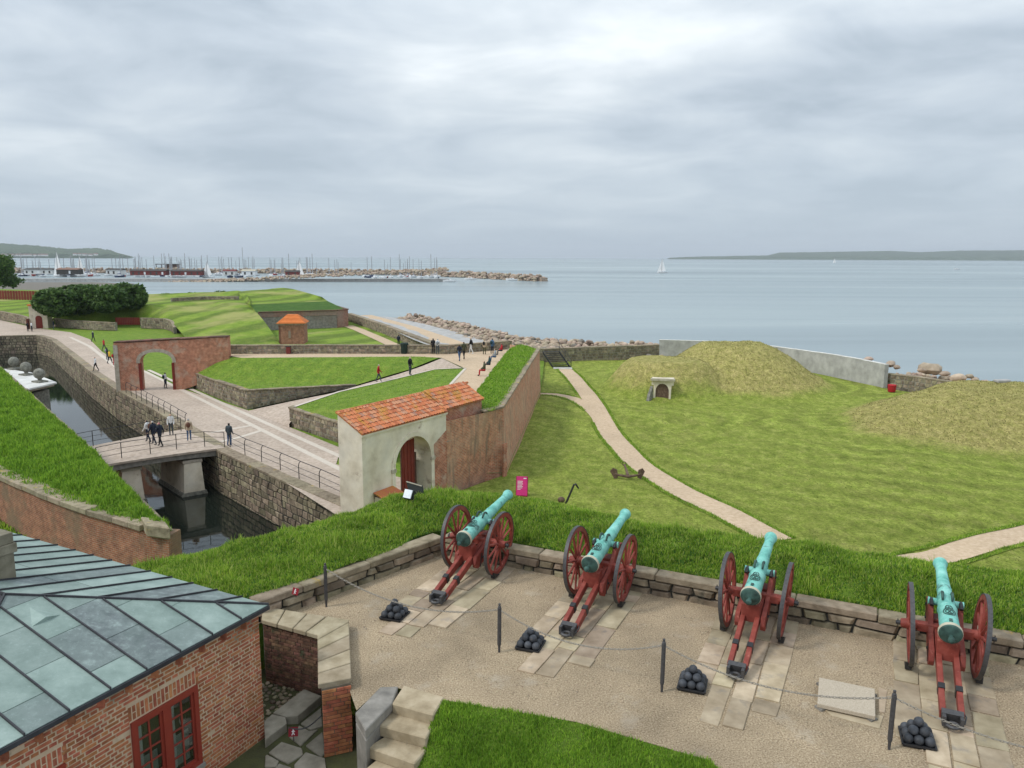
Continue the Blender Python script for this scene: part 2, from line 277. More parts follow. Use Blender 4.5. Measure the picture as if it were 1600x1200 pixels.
# --- flat colours for small things
def flat(name, c, rough=.7, metal=0, spec=.3): return mat(name, [tuple(x*.86 for x in c), tuple(min(1, x*1.1) for x in c)], 6, rough, 0, metal=metal, spec=spec)
for n_, c_ in dict(white_paint=(.75, .75, .74), lamp_glass=(.72, .75, .80), board_dark=(.02, .024, .022), magenta=(.62, .035, .20), sign_red=(.22, .012, .02), bin_green=(.012, .028, .022), shed_red=(.16, .03, .025), shed_dark=(.05, .045, .04), boat_white=(.68, .69, .70), boat_navy=(.03, .045, .10), boat_red=(.35, .05, .035), deck_tan=(.36, .31, .24), mast=(.34, .34, .35), sail=(.80, .80, .79), canvas_blue=(.05, .09, .2), glass_dark=(.02, .026, .025), curtain=(.42, .43, .40), skin=(.52, .33, .24), hair_dark=(.02, .014, .012), hair_brown=(.09, .05, .028), hair_grey=(.42, .40, .38), hair_blond=(.33, .22, .10), navy=(.012, .018, .035), black=(.01, .01, .012), jeans=(.06, .105, .2), white_cloth=(.62, .62, .62), grey_cloth=(.25, .27, .29), olive=(.06, .062, .03), red_cloth=(.40, .015, .022), beige=(.46, .37, .27), yellow=(.62, .38, .03), brown=(.13, .06, .038), teal=(.012, .05, .062), slate=(.045, .06, .07), blue=(.06, .13, .23), pink=(.5, .2, .2), house_white=(.6, .6, .58), house_roof=(.18, .10, .08), timber=(.20, .11, .075)).items(): flat(n_, c_)
MATS['glass_dark'].node_tree.nodes
for m_ in ('glass_dark',):
    for n_ in MATS[m_].node_tree.nodes:
        if n_.type == 'BSDF_PRINCIPLED': n_.inputs['Roughness'].default_value = .06; n_.inputs['Specular IOR Level'].default_value = .6
from mathutils.geometry import tessellate_polygon
# ------------------------------------------------------------------ mesh helpers
class MB:
    def __init__(s): s.v = []; s.f = []; s.uv = []; s.r = []; s.hasuv = False; s.mi = []
    def add(s, vs, fs, uvs=None, r=None, mi=0):
        o = len(s.v); s.v.extend([tuple(x) for x in vs])
        for i, f in enumerate(fs):
            s.f.append(tuple(o+k for k in f)); s.uv.append(uvs[i] if uvs else None); s.r.append(r if r is not None else 0.); s.mi.append(mi)
        if uvs: s.hasuv = True
        return s
    def box(s, c, sz, M=None, r=None, mi=0):
        x, y, z = (k/2 for k in sz); c = Vector(c)
        vs = [Vector((a*x, b*y, d*z)) for d in (-1, 1) for b in (-1, 1) for a in (-1, 1)]
        vs = [(M @ q if M is not None else q)+c for q in vs]
        return s.add(vs, [(0, 2, 3, 1), (4, 5, 7, 6), (0, 1, 5, 4), (2, 6, 7, 3), (0, 4, 6, 2), (1, 3, 7, 5)], None, r, mi)
    def extrude(s, poly, vec, r=None, mi=0):
        n = len(poly); a = [Vector(p) for p in poly]; b = [p+Vector(vec) for p in a]
        fs = [tuple(range(n)), tuple(range(2*n-1, n-1, -1))]+[(i, n+i, n+(i+1) % n, (i+1) % n) for i in range(n)]
        # outward orientation is fixed by build(recalc)
        return s.add(a+b, fs, None, r, mi)
    def tube(s, pts, rad, n=6, cap=True, r=None, mi=0):
        pts = [Vector(p) for p in pts]; rad = rad if hasattr(rad, '__len__') else [rad]*len(pts); vs = []; fs = []; up = None
        for i, p in enumerate(pts):
            d = (pts[min(i+1, len(pts)-1)]-pts[max(i-1, 0)]).normalized()
            if up is None: up = d.orthogonal().normalized()
            else: up = (up-d*up.dot(d)).normalized()
            q = d.cross(up)
            for k in range(n): a = 2*math.pi*k/n; vs.append(p+(up*math.cos(a)+q*math.sin(a))*rad[i])
        for i in range(len(pts)-1):
            for k in range(n): fs.append((i*n+k, i*n+(k+1) % n, (i+1)*n+(k+1) % n, (i+1)*n+k))
        if cap: fs += [tuple(range(n-1, -1, -1)), tuple((len(pts)-1)*n+k for k in range(n))]
        return s.add(vs, fs, None, r, mi)
    def lathe(s, prof, o, d, n=20, r=None, mi=0): # prof: (t, radius) along d from o
        d = Vector(d).normalized(); return s.tube([Vector(o)+d*t for t, _ in prof], [max(q, 1e-4) for _, q in prof], n, True, r, mi) if len({round(t, 5) for t, _ in prof}) == len(prof) else s.lathe([(t+i*1e-4, q) for i, (t, q) in enumerate(prof)], o, d, n, r, mi)
    def ball(s, c, rad, nu=12, nv=8, sc=(1, 1, 1), r=None, mi=0):
        c = Vector(c); vs = [c+Vector((0, 0, rad*sc[2]))]; fs = []
        for j in range(1, nv):
            t = math.pi*j/nv
            for i in range(nu): a = 2*math.pi*i/nu; vs.append(c+Vector((rad*sc[0]*math.sin(t)*math.cos(a), rad*sc[1]*math.sin(t)*math.sin(a), rad*sc[2]*math.cos(t))))
        vs.append(c-Vector((0, 0, rad*sc[2]))); m = len(vs)-1
        for i in range(nu): fs.append((0, 1+i, 1+(i+1) % nu)); fs.append((m, m-nu+(i+1) % nu, m-nu+i))
        for j in range(nv-2):
            for i in range(nu): a = 1+j*nu; fs.append((a+i, a+nu+i, a+nu+(i+1) % nu, a+(i+1) % nu))
        return s.add(vs, fs, None, r, mi)
    def mesh(s, name, mats, origin=(0, 0, 0), smooth=False, recalc=True, bevel=0):
        me = bpy.data.meshes.new(name); o = Vector(origin)
        me.from_pydata([tuple(Vector(q)-o) for q in s.v], [], s.f)
        for m_ in (mats if isinstance(mats, (list, tuple)) else [mats]): me.materials.append(MATS[m_])
        if any(s.mi): me.polygons.foreach_set('material_index', s.mi)
        if s.hasuv:
            ul = me.uv_layers.new(name='UVMap'); k = 0
            for f, u in zip(s.f, s.uv):
                for j in range(len(f)): ul.data[k].uv = u[j] if u else (0, 0); k += 1
        if any(s.r):
            at = me.attributes.new('rnd', 'FLOAT', 'FACE'); at.data.foreach_set('value', s.r)
        if recalc or bevel:
            bm = bmesh.new(); bm.from_mesh(me)
            if bevel: bmesh.ops.bevel(bm, geom=[e_ for e_ in bm.edges if len(e_.link_faces) == 2 and e_.calc_face_angle(0) > .5], offset=bevel, segments=1, affect='EDGES', clamp_overlap=True)
            if recalc: bmesh.ops.recalc_face_normals(bm, faces=bm.faces)
            bm.to_mesh(me); bm.free()
        if smooth is True: me.polygons.foreach_set('use_smooth', [True]*len(me.polygons))
        elif smooth: me.polygons.foreach_set('use_smooth', [True]*len(me.polygons)); me.set_sharp_from_angle(angle=smooth)
        me.update(); return me
    def build(s, name, mats, parent=None, origin=None, smooth=False, recalc=True, bevel=0):
        if origin is None: origin = parent.get('_o', (0, 0, 0)) if parent else (0, 0, 0)
        return link(name, s.mesh(name, mats, origin, smooth, recalc, bevel), parent, origin)
def link(name, me, parent=None, origin=(0, 0, 0)):
    o = bpy.data.objects.new(name, me); COL.objects.link(o)
    if parent: o.parent = parent
    else: o.location = origin
    if parent is not None and '_o' in parent.keys(): o['_o'] = tuple(parent['_o'])
    return o
def tag(o, label, cat, group=None):
    o['label'] = label; o['category'] = cat
    if group: o['group'] = group
    return o
def thing(name, label, cat, loc, rz=0, group=None, world=True):
    o = bpy.data.objects.new(name, None); COL.objects.link(o); o.location = loc; o.rotation_euler = (0, 0, rz); o.empty_display_size = .2
    if world: o['_o'] = tuple(loc)
    return tag(o, label, cat, group)
def struct(o, kind='structure'): o['kind'] = kind; return o
def copy_tree(o, parent=None):
    c = o.copy(); COL.objects.link(c); c.parent = parent
    for ch in o.children: copy_tree(ch, c)
    return c
def V2(a): return Vector((a[0], a[1]))
def lerp(a, b, t): return a+(b-a)*t
# a level or warped patch of ground from a ring of points
def patch(name, ring, matn, grid=0, amp=0, kind='structure', lift=0):
    pts = [Vector(p)+Vector((0, 0, lift)) for p in ring]; bm = bmesh.new(); vs = [bm.verts.new(p) for p in pts]
    for t_ in tessellate_polygon([[Vector((p.x, p.y, 0)) for p in pts]]):
        try: bm.faces.new([vs[k] for k in t_])
        except ValueError: pass
    if grid:
        for _ in range(7):
            ee = [q for q in bm.edges if q.calc_length() > grid]
            if not ee: break
            bmesh.ops.subdivide_edges(bm, edges=ee, cuts=1); bmesh.ops.triangulate(bm, faces=[f for f in bm.faces if len(f.verts) > 3])
        if amp:
            for q in bm.verts:
                if not q.is_boundary: q.co.z += amp*noise.noise(q.co*.25)+amp*.5*noise.noise(q.co*.9)
    for f in bm.faces:
        f.normal_update()
        if f.normal.z < 0: f.normal_flip()
        f.smooth = True
    me = bpy.data.meshes.new(name); bm.to_mesh(me); bm.free(); me.materials.append(MATS[matn])
    o = link(name, me)
    if kind: struct(o, kind)
    return o
# surface lofted between rows of points (same count each)
def loft(name, rows, matn, nu=6, nv=6, amp=0, asc=.4, edge=True):
    A = np.array([[tuple(p) for p in r_] for r_ in rows], float); nr, nc = A.shape[:2]
    U = np.linspace(0, nr-1, (nr-1)*nu+1); Vv = np.linspace(0, nc-1, (nc-1)*nv+1)
    def cr(a, t, ax):
        i = np.clip(np.floor(t).astype(int), 0, a.shape[ax]-2); f = (t-i)
        g = lambda k: np.take(a, np.clip(i+k, 0, a.shape[ax]-1), axis=ax)
        sh = [1, 1, 1]; sh[ax] = -1; f = f.reshape(sh)
        p0, p1, p2, p3 = g(-1), g(0), g(1), g(2)
        return .5*((2*p1)+(-p0+p2)*f+(2*p0-5*p1+4*p2-p3)*f**2+(-p0+3*p1-3*p2+p3)*f**3)
    B = cr(cr(A, U, 0), Vv, 1); H, W_ = B.shape[:2]
    if amp:
        for i in range(H):
            for j in range(W_):
                if edge and (i in (0, H-1) or j in (0, W_-1)): continue
                q = Vector(B[i, j]); B[i, j, 2] += amp*noise.noise(q*asc)+amp*.6*noise.noise(q*asc*3.1)
    m = MB(); m.add(B.reshape(-1, 3), [(i*W_+j, i*W_+j+1, (i+1)*W_+j+1, (i+1)*W_+j) for i in range(H-1) for j in range(W_-1)])
    o = m.build(name, matn, smooth=True, recalc=False); me = o.data
    if sum(p.normal.z for p in me.polygons) < 0: me.flip_normals()
    return o
# upright wall along a polyline: pts (x, y, zbottom, ztop)
def wall(mb, pts, thick, side=1, batter=0):
    n = len(pts); nrm = []
    for i in range(n):
        a = V2(pts[max(0, i-1)]); b = V2(pts[min(n-1, i+1)]); d = (b-a).normalized(); nrm.append(Vector((d.y, -d.x))*side)
    d = 0; acc = [0]
    for i in range(1, n): d += (V2(pts[i])-V2(pts[i-1])).length; acc.append(d)
    fr_b = [Vector((p[0]+q.x*batter, p[1]+q.y*batter, p[2])) for p, q in zip(pts, nrm)]; fr_t = [Vector((p[0], p[1], p[3])) for p in pts]
    bk_t = [Vector((p[0]-q.x*thick, p[1]-q.y*thick, p[3])) for p, q in zip(pts, nrm)]; bk_b = [Vector((p[0]-q.x*thick, p[1]-q.y*thick, p[2])) for p, q in zip(pts, nrm)]
    for i in range(n-1):
        u0, u1 = acc[i], acc[i+1]
        mb.add([fr_b[i], fr_b[i+1], fr_t[i+1], fr_t[i]], [(0, 1, 2, 3)], [[(u0, pts[i][2]), (u1, pts[i+1][2]), (u1, pts[i+1][3]), (u0, pts[i][3])]])
        mb.add([bk_b[i+1], bk_b[i], bk_t[i], bk_t[i+1]], [(0, 1, 2, 3)], [[(u1, pts[i+1][2]), (u0, pts[i][2]), (u0, pts[i][3]), (u1, pts[i+1][3])]])
        mb.add([fr_t[i], fr_t[i+1], bk_t[i+1], bk_t[i]], [(0, 1, 2, 3)], [[(u0, 0), (u1, 0), (u1, thick), (u0, thick)]])
    for k in (0, n-1):
        mb.add([fr_b[k], fr_t[k], bk_t[k], bk_b[k]], [(0, 1, 2, 3)], [[(0, pts[k][2]), (0, pts[k][3]), (thick, pts[k][3]), (thick, pts[k][2])]])
    return mb
def offs(pts, d):
    r_ = []; n = len(pts)
    for i in range(n):
        a = V2(pts[max(0, i-1)]); b = V2(pts[min(n-1, i+1)]); t = (b-a).normalized(); r_.append((pts[i][0]+t.y*d, pts[i][1]-t.x*d)+tuple(pts[i][2:]))
    return r_
# rubble stones laid on a wall face; each stone is (8 vertices)
def rubble(pts, side=1, rh=.38, sw=.55, proud=.05, gap=.022, seed=1):
    rg = random.Random(seed); st = []
    for (x0, y0, b0, t0), (x1, y1, b1, t1) in zip(pts[:-1], pts[1:]):
        Lg = math.hypot(x1-x0, y1-y0); d = Vector(((x1-x0)/Lg, (y1-y0)/Lg, 0)); n = Vector((d.y, -d.x, 0))*side; h = max(t0-b0, t1-b1); nr = max(1, round(h/rh))
        def zz(r_, s): 
            f = s/Lg; b = lerp(b0, b1, f); t = lerp(t0, t1, f); k = r_/nr
            if 0 < r_ < nr: k += (.32 if rh > .25 else .2)/nr*noise.noise(Vector((s*.9+seed*7.3, r_*3.7, 0)))
            return lerp(b, t, k)
        for r_ in range(nr):
            s = -rg.uniform(0, sw*.6); jt = 0
            while s < Lg:
                w_ = sw*rg.choice((.5, .7, .9, 1, 1.2, 1.5)); e_ = s+w_; j2 = rg.uniform(-.14, .14)*min(sw, rh*1.3)
                a0, a1, c0, c1 = max(0, s+jt), min(Lg, e_+j2), max(0, s-jt), min(Lg, e_-j2)
                if a1-a0 > .12 and c1-c0 > .12:
                    g = gap*rg.uniform(.6, 1.5); pr = proud*rg.uniform(.35, 1.2); ins = min(.06, .2*(a1-a0))*rg.uniform(.5, 1.1)
                    q = [(a0+g, zz(r_, a0)+g), (a1-g, zz(r_, a1)+g), (c1-g, zz(r_+1, c1)-g), (c0+g, zz(r_+1, c0)-g)]
                    if q[3][1]-q[0][1] > .08 and q[2][1]-q[1][1] > .08:
                        cx = sum(p[0] for p in q)/4; cz = sum(p[1] for p in q)/4; o = Vector((x0, y0, 0))
                        bk = [o+d*p[0]+Vector((0, 0, p[1]))-n*.03 for p in q]; fr = []
                        for p in q:
                            k = 1-ins/max(.1, math.hypot(p[0]-cx, p[1]-cz)); fr.append(o+d*(cx+(p[0]-cx)*k)+Vector((0, 0, cz+(p[1]-cz)*k))+n*pr*rg.uniform(.8, 1.1))
                        st.append(bk+fr)
                s = e_; jt = j2
    return st
STF = [(4, 5, 6, 7), (0, 1, 5, 4), (1, 2, 6, 5), (2, 3, 7, 6), (3, 0, 4, 7)]
def stones_joined(st, name, matn, parent):
    m = MB()
    for q in st: m.add(q, STF, None, random.random()*.98+.01)
    o = m.build(name, matn, parent); struct(o, 'stuff'); return o
def stones_single(st, name, matn, parent, most=300):
    st = sorted(st, key=lambda q: -((q[5]-q[4]).length*(q[7]-q[4]).length)/max(1, (q[4]-Vector((0, 0, 7.1))).length)**2)
    po = Vector(parent.get('_o', (0, 0, 0)))
    for q in st[:most]:
        m = MB(); c = sum(q, Vector())/8; m.add(q, STF); me = m.mesh(name, matn, c); o = link(name, me, parent); o.location = c-po
    if len(st) > most: stones_joined(st[most:], name+'_field', matn, parent)
def rubble_wall(name, label, pts, thick, side=1, rh=.38, sw=.55, cop=.16, single=False, seed=1, base='mortar', stone='stone_wall', copm='stone_coping', cop_single=False, seg=1.0, ch=.14, group=None):
    c = V2(pts[0]); t = thing(name, label, 'wall', (c.x, c.y, pts[0][2]), group=group)
    wall(MB(), pts, thick, side).build('core', base, t)
    m = MB(); wall(m, pts, thick, side); 
    st = rubble(pts, side, rh, sw, seed=seed)
    (stones_single if single else stones_joined)(st, 'stone', stone, t)
    if cop: coping(t, [(p[0], p[1], p[3]) for p in pts], -side, cop, thick+cop, ch, seg, copm, cop_single, seed)
    return t
def coping(t, pts, side, over, width, h, seg, matn, single, seed=3):
    rg = random.Random(seed); m = MB(); po = Vector(t.get('_o', (0, 0, 0)))
    for a, b in zip(pts[:-1], pts[1:]):
        a = Vector(a); b = Vector(b); Lg = (b-a).length; d = (b-a)/Lg; dh = Vector((d.x, d.y, 0)).normalized(); n = Vector((dh.y, -dh.x, 0))*side; s = 0
        while s < Lg-.05:
            e_ = min(Lg, s+seg*rg.uniform(.7, 1.3))
            if Lg-e_ < .3*seg: e_ = Lg
            g = .008; j = rg.uniform(-.012, .012); z = Vector((0, 0, rg.uniform(-.012, .012)))
            q = [a+d*(s+g)-n*(over+j)+z, a+d*(e_-g)-n*(over+j)+z, a+d*(e_-g)+n*(width-over+j)+z, a+d*(s+g)+n*(width-over+j)+z]
            if single:
                mm = MB(); mm.extrude(q, (0, 0, h)); c = sum(q, Vector())/4; o = link('coping_stone', mm.mesh('coping_stone', matn, c, bevel=min(.02, h*.15)), t); o.location = c-po
            else: m.extrude(q, (0, 0, h), rg.random()*.98+.01)
            s = e_
    if m.v: struct(m.build('coping', matn, t), 'stuff')
# grass blades scattered over a mesh object's faces
def blades(name, src, dens, hgt, wid, matn, lean=.5, label=None, parent=None, near=None, maxd=None, clump=.5, mask=None):
    me = src.data; me.calc_loop_triangles(); nv = len(me.vertices); co = np.empty(nv*3); me.vertices.foreach_get('co', co); co = co.reshape(-1, 3)+np.array(src.location)
    tr = np.empty(len(me.loop_triangles)*3, int); me.loop_triangles.foreach_get('vertices', tr); tr = tr.reshape(-1, 3)
    a, b, c = co[tr[:, 0]], co[tr[:, 1]], co[tr[:, 2]]; nr_ = np.cross(b-a, c-a); ar = np.linalg.norm(nr_, axis=1)/2; cen = (a+b+c)/3
    dd = np.linalg.norm(cen-np.array([0, 0, CAM_H]), axis=1); wgt = ar*dens
    if near: wgt = wgt*np.clip((near/dd), .12, 3)**1.6
    if mask is not None: wgt = wgt*mask(cen)
    cnt = RN.poisson(wgt); idx = np.repeat(np.arange(len(tr)), cnt); n = len(idx)
    u, v_ = RN.random(n), RN.random(n); fl = u+v_ > 1; u[fl] = 1-u[fl]; v_[fl] = 1-v_[fl]
    p = a[idx]+(b-a)[idx]*u[:, None]+(c-a)[idx]*v_[:, None]
    if mask is not None:
        kp = mask(p) > .5; p = p[kp]; idx = idx[kp]; n = len(idx)
    d = np.linalg.norm(p-np.array([0, 0, CAM_H]), axis=1)
    # clumping
    cl = np.array([noise.noise(Vector(q)*1.7)+.6*noise.noise(Vector(q)*5) for q in p]) if n < 400000 else np.zeros(n)
    h = hgt*(.55+.7*RN.random(n))*(1+clump*cl); h = np.maximum(h, hgt*.25); wd = wid*(.7+.6*RN.random(n))*(np.maximum(1, d/near) if near else 1)
    th = RN.random(n)*2*np.pi; ph = RN.random(n)*2*np.pi; ln = lean*RN.random(n)
    side = np.stack([np.cos(th), np.sin(th), np.zeros(n)], 1)*wd[:, None]/2
    tip = np.stack([np.cos(ph)*ln*h, np.sin(ph)*ln*h, h*np.sqrt(np.maximum(.1, 1-ln**2))], 1)
    mid = tip*np.array([.35, .35, .55]); p = p-np.array([0, 0, .01])
    V_ = np.stack([p-side, p+side, p+mid+side*.8, p+mid-side*.8, p+tip], 1).reshape(-1, 3)
    base = np.arange(n)*5
    quads = np.stack([base, base+1, base+2, base+3], 1); tris = np.stack([base+3, base+2, base+4], 1)
    m = bpy.data.meshes.new(name); m.vertices.add(len(V_)); m.vertices.foreach_set('co', V_.ravel())
    loops = np.concatenate([quads.ravel(), tris.ravel()]); m.loops.add(len(loops)); m.loops.foreach_set('vertex_index', loops)
    ls = np.concatenate([np.arange(n)*4, n*4+np.arange(n)*3]); m.polygons.add(2*n); m.polygons.foreach_set('loop_start', ls)
    m.materials.append(MATS[matn]); m.update(calc_edges=True)
    rv = RN.random(n); at = m.attributes.new('rnd', 'FLOAT', 'FACE'); at.data.foreach_set('value', np.concatenate([rv, rv])*.99)
    o = link(name, m); struct(o, 'stuff')
    if label: o['label'] = label; o['category'] = 'grass'
    return o
# ================================================================== THE SETTING
ZR = -6.0; ZL = -6.3; ZW = -9.0; ZP = -2.85
UU = Vector((.903, -.43, 0)); VV = Vector((.43, .903, 0))       # the battery's own axes: along the wall, out over the wall
# --- water
m = MB(); m.add([(-11900, 20, ZW-.2), (11900, 20, ZW-.2), (11900, 12200, ZW-.2), (-11900, 12200, ZW-.2)], [(0, 1, 2, 3)]); struct(m.build('sea', 'sea_water', recalc=False))
quay = [(-60, 530), (0, 525), (56, 524), (70, 527), (80, 531), (110, 555), (140, 580), (180, 608), (240, 640), (290, 671), (340, 703), (440, 750), (533, 790)]
Q = [P(x, y, ZR) for x, y in quay]
m = MB(); m.add([(-90, 20, ZW), (3, 20, ZW), (3, 60, ZW), (-25, 92, ZW), (-90, 140, ZW)], [(0, 1, 2, 3, 4)]); struct(m.build('moat', 'moat_water', recalc=False))
# --- outer ground under road, lawns and bastion
G0 = P(565, 678, -1.5); G1 = P(757, 626, -1.5); G0.z = G1.z = ZR; gd = (G1-G0).normalized(); gn = Vector((gd.y, -gd.x, 0)); GL = (G1-G0).length
COR = P(791, 744, ZL); FAR = P(845, 615, ZL)
seaw = [(543, 490), (600, 509), (690, 543)]
SW = [P(x, y, -4.6) for x, y in seaw]+[PY(850, 546, 98), PY(1030, 541, 103)]
for q in SW: q.z = -4.6
ring = Q+[G0-gn*.8, G0+gd*6, G1, COR, FAR, Vector((SW[3].x, 97, 0)), SW[3], SW[2], SW[1], SW[0], Vector((-46, 205, 0)), Vector((-110, 260, 0)), Vector((-260, 330, 0)), Vector((-260, 115, 0))]
patch('outer_ground', [(q.x, q.y, ZR-.06) for q in ring], 'lawn_green')
# --- road (cobbled, along the moat)
redge = [(533, 700), (452, 667), (387, 641), (283, 607), (271, 604), (222, 576), (180, 562), (160, 550), (140, 530), (110, 519), (60, 513), (0, 500), (-60, 490)]
road = patch('road', [(q.x, q.y, ZR) for q in Q[:12]]+[tuple(G0-gn*1.4-gd*.2+Vector((0, 0, .0))), tuple(G0+gd*7-gn*1.0), tuple(G0+gd*7-gn*9.0)]+[tuple(P(x, y, ZR)) for x, y in redge], 'paving_pink', 3)
def strip(name, pts, w_, matn, z=.006, kind='structure'):
    p = [Vector(q) for q in pts]; L_ = []; R_ = []
    for i in range(len(p)):
        d = (p[min(i+1, len(p)-1)]-p[max(0, i-1)]); d.z = 0; d.normalize(); n = Vector((d.y, -d.x, 0)); ww = w_[i] if hasattr(w_, '__len__') else w_
        L_.append(p[i]-n*ww/2+Vector((0, 0, z))); R_.append(p[i]+n*ww/2+Vector((0, 0, z)))
    m = MB(); k = len(p); m.add(L_+R_, [(i, i+1, k+i+1, k+i) for i in range(k-1)]); o = m.build(name, matn, smooth=True, recalc=False)
    if o.data.polygons[0].normal.z < 0: o.data.flip_normals()
    return struct(o, kind)
for i, (a, b) in enumerate((((226, 580), (545, 740)), ((232, 578), (600, 744)))):
    strip('paving_strip', [P(*a, ZR), P((a[0]+b[0])/2, (a[1]+b[1])/2, ZR), P(*b, ZR)], .42, 'paving_light')
strip('paving_strip', [P(411, 672, ZR), P(372, 684, ZR), P(345, 690, ZR)], .42, 'paving_light', .010)
strip('paving_strip', [P(398, 664, ZR), P(330, 676, ZR)], .42, 'paving_light', .010)
strip('paving_strip', [P(110, 527, ZR), P(140, 541, ZR), P(172, 566, ZR), P(181, 573, ZR)], .5, 'paving_light')
# --- raised lawns and the ramp between them
l1 = [(287, 577, -4.5), (335, 595, -4.45), (385, 611, -4.4), (420, 609, -4.4), (500, 605, -4.5), (555, 602, -4.6), (640, 577, -3.5), (685, 559, -2.83), (655, 557, -2.83), (520, 558, -2.83), (380, 559, -2.83), (340, 557, -3.0)]
lawn1 = patch('raised_lawn', [P(*q) for q in l1], 'lawn_green', 2.5, .05)
l2 = [(452, 638, -4.6), (460, 635, -4.58), (530, 612, -4.4), (605, 595, -4.0), (680, 577, -3.4), (727, 575, -2.88), (712, 592, -2.93), (691, 613, -2.95), (660, 645, -3.9), (600, 690, -4.6), (533, 663, -4.6)]
lawn2 = patch('raised_lawn', [P(*q) for q in l2], 'lawn_green', 2.5, .05)
rl = [(387, 642, -6), (455, 627, -5.4), (520, 614, -4.95), (552, 605, -4.65), (640, 579, -3.55), (692, 559, -2.86)]
a = [P(*q) for q in rl]; b = [P(452, 668, -6), P(460, 637, -4.6), P(530, 612, -4.4), P(605, 595, -4.0), P(680, 577, -3.4), P(728, 575, -2.88)]
for q, z in zip(b, (-5.99, -5.5, -4.95, -4.3, -3.5, -2.9)): q.z = z
for q in a+b: q.z += .004
ramp = struct(loft('ramp', [a, b], 'paving_pink', 3, 4))
wp = lambda pts, zb, zt: [(q.x, q.y, zb, zt) for q in pts]
def wl(pxs, zb=None): # (px,py,ztop[,zbot])
    r_ = []
    for q in pxs: p = P(q[0], q[1], q[2]); r_.append((p.x, p.y, q[3] if len(q) > 3 else zb, q[2]))
    return r_
rubble_wall('retaining_wall', 'rough stone retaining wall below the lawn right of the brick arch', wl([(287, 577, -4.52), (335, 595, -4.47), (385, 611, -4.42), (420, 609, -4.42, -5.75), (500, 605, -4.52, -5.15), (556, 602, -4.62, -4.75)], ZR-.05), .4, 1, .34, .5, .1, seed=11, ch=.1)
rubble_wall('retaining_wall', 'rough stone retaining wall between cobbled road and lawn behind the white gatehouse', wl([(460, 635, -4.62, -5.6), (452, 638, -4.62), (533, 663, -4.62), (600, 690, -4.62)], ZR-.05), .4, 1, .4, .6, .1, seed=12, ch=.1)
strip('kerb', [P(460, 635.5, -4.5), P(530, 612, -4.36), P(605, 595, -3.96), P(680, 577, -3.36), P(727, 575, -2.84)], .3, 'paving_light', .02)
# --- platform behind the rampart
pf = [(340, 553, ZP), (380, 559.5, ZP), (520, 558.5, ZP), (655, 557.5, ZP), (690, 559, ZP), (728, 576, ZP), (712, 592, ZP), (690, 614, ZP), (742, 616, ZP), (770, 580, ZP), (800, 540, ZP), (800, 534, ZP), (690, 547, ZP), (355, 546, ZP)]
patch('platform', [P(*q) for q in pf], 'path', 4)
strip('kerb', [P(727, 576, ZP), P(712, 592, ZP), P(692, 614, ZP)], .25, 'paving_light', .03)
pw = [P(352, 553, ZP), P(520, 552.5, ZP), P(700, 553, ZP), P(800, 545, ZP)]
rubble_wall('parapet_wall', 'long low stone parapet along the far side of the platform', [(q.x, q.y, ZL, -2.05) for q in pw], .6, 1, .3, .5, .05, seed=14, ch=.1, seg=1.4)
# back of the platform block (hidden fill so that the terrace is solid)
m = MB(); pr = [P(*q) for q in pf]
for a, b in zip(pr, pr[1:]+pr[:1]): m.add([a-Vector((0, 0, .02)), b-Vector((0, 0, .02)), b-Vector((0, 0, 3.4)), a-Vector((0, 0, 3.4))], [(0, 1, 2, 3)])
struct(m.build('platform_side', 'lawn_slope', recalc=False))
# --- grass-topped rampart between gatehouse and far corner
ZC = -2.1
C0 = P(757, 645, ZC); C1 = P(786, 638, ZC); C2 = P(843, 547, ZC); C3 = P(836, 541.5, ZC)
t = thing('rampart_wall', 'tall weathered brick rampart wall running from the gatehouse towards the sea', 'wall', (COR.x, COR.y, ZL))
bt = [(G0+gd*6.85), G1, COR, FAR, Vector((FAR.x-3, FAR.y+5, 0))]; tp = [G0+gd*6.85-gn*.05, Vector((C0.x, C0.y, 0)), C1, C2, Vector((C2.x-3, C2.y+5, 0))]
m = MB(); acc = 0
for i in range(4):
    lg = (bt[i+1]-bt[i]).length; ns = max(1, int(lg/3))
    for k in range(ns):
        f0, f1 = k/ns, (k+1)/ns; u0, u1 = acc+lg*f0, acc+lg*f1
        a = bt[i].lerp(bt[i+1], f0); b = bt[i].lerp(bt[i+1], f1); c = tp[i].lerp(tp[i+1], f1); d = tp[i].lerp(tp[i+1], f0)
        zt = ZC
        m.add([(a.x, a.y, ZL-.4), (b.x, b.y, ZL-.4), (c.x, c.y, zt), (d.x, d.y, zt)], [(0, 1, 2, 3)], [[(u0, 0), (u1, 0), (u1, 4.2), (u0, 4.2)]])
    acc += lg
m.build('brick_face', 'brick_rampart', t, recalc=False)
coping(t, [tuple(C0), tuple(C1), tuple(C1.lerp(C2, .5)), tuple(C2), tuple(C3)], -1, .06, .45, .13, .8, 'stone_coping', True, 5)
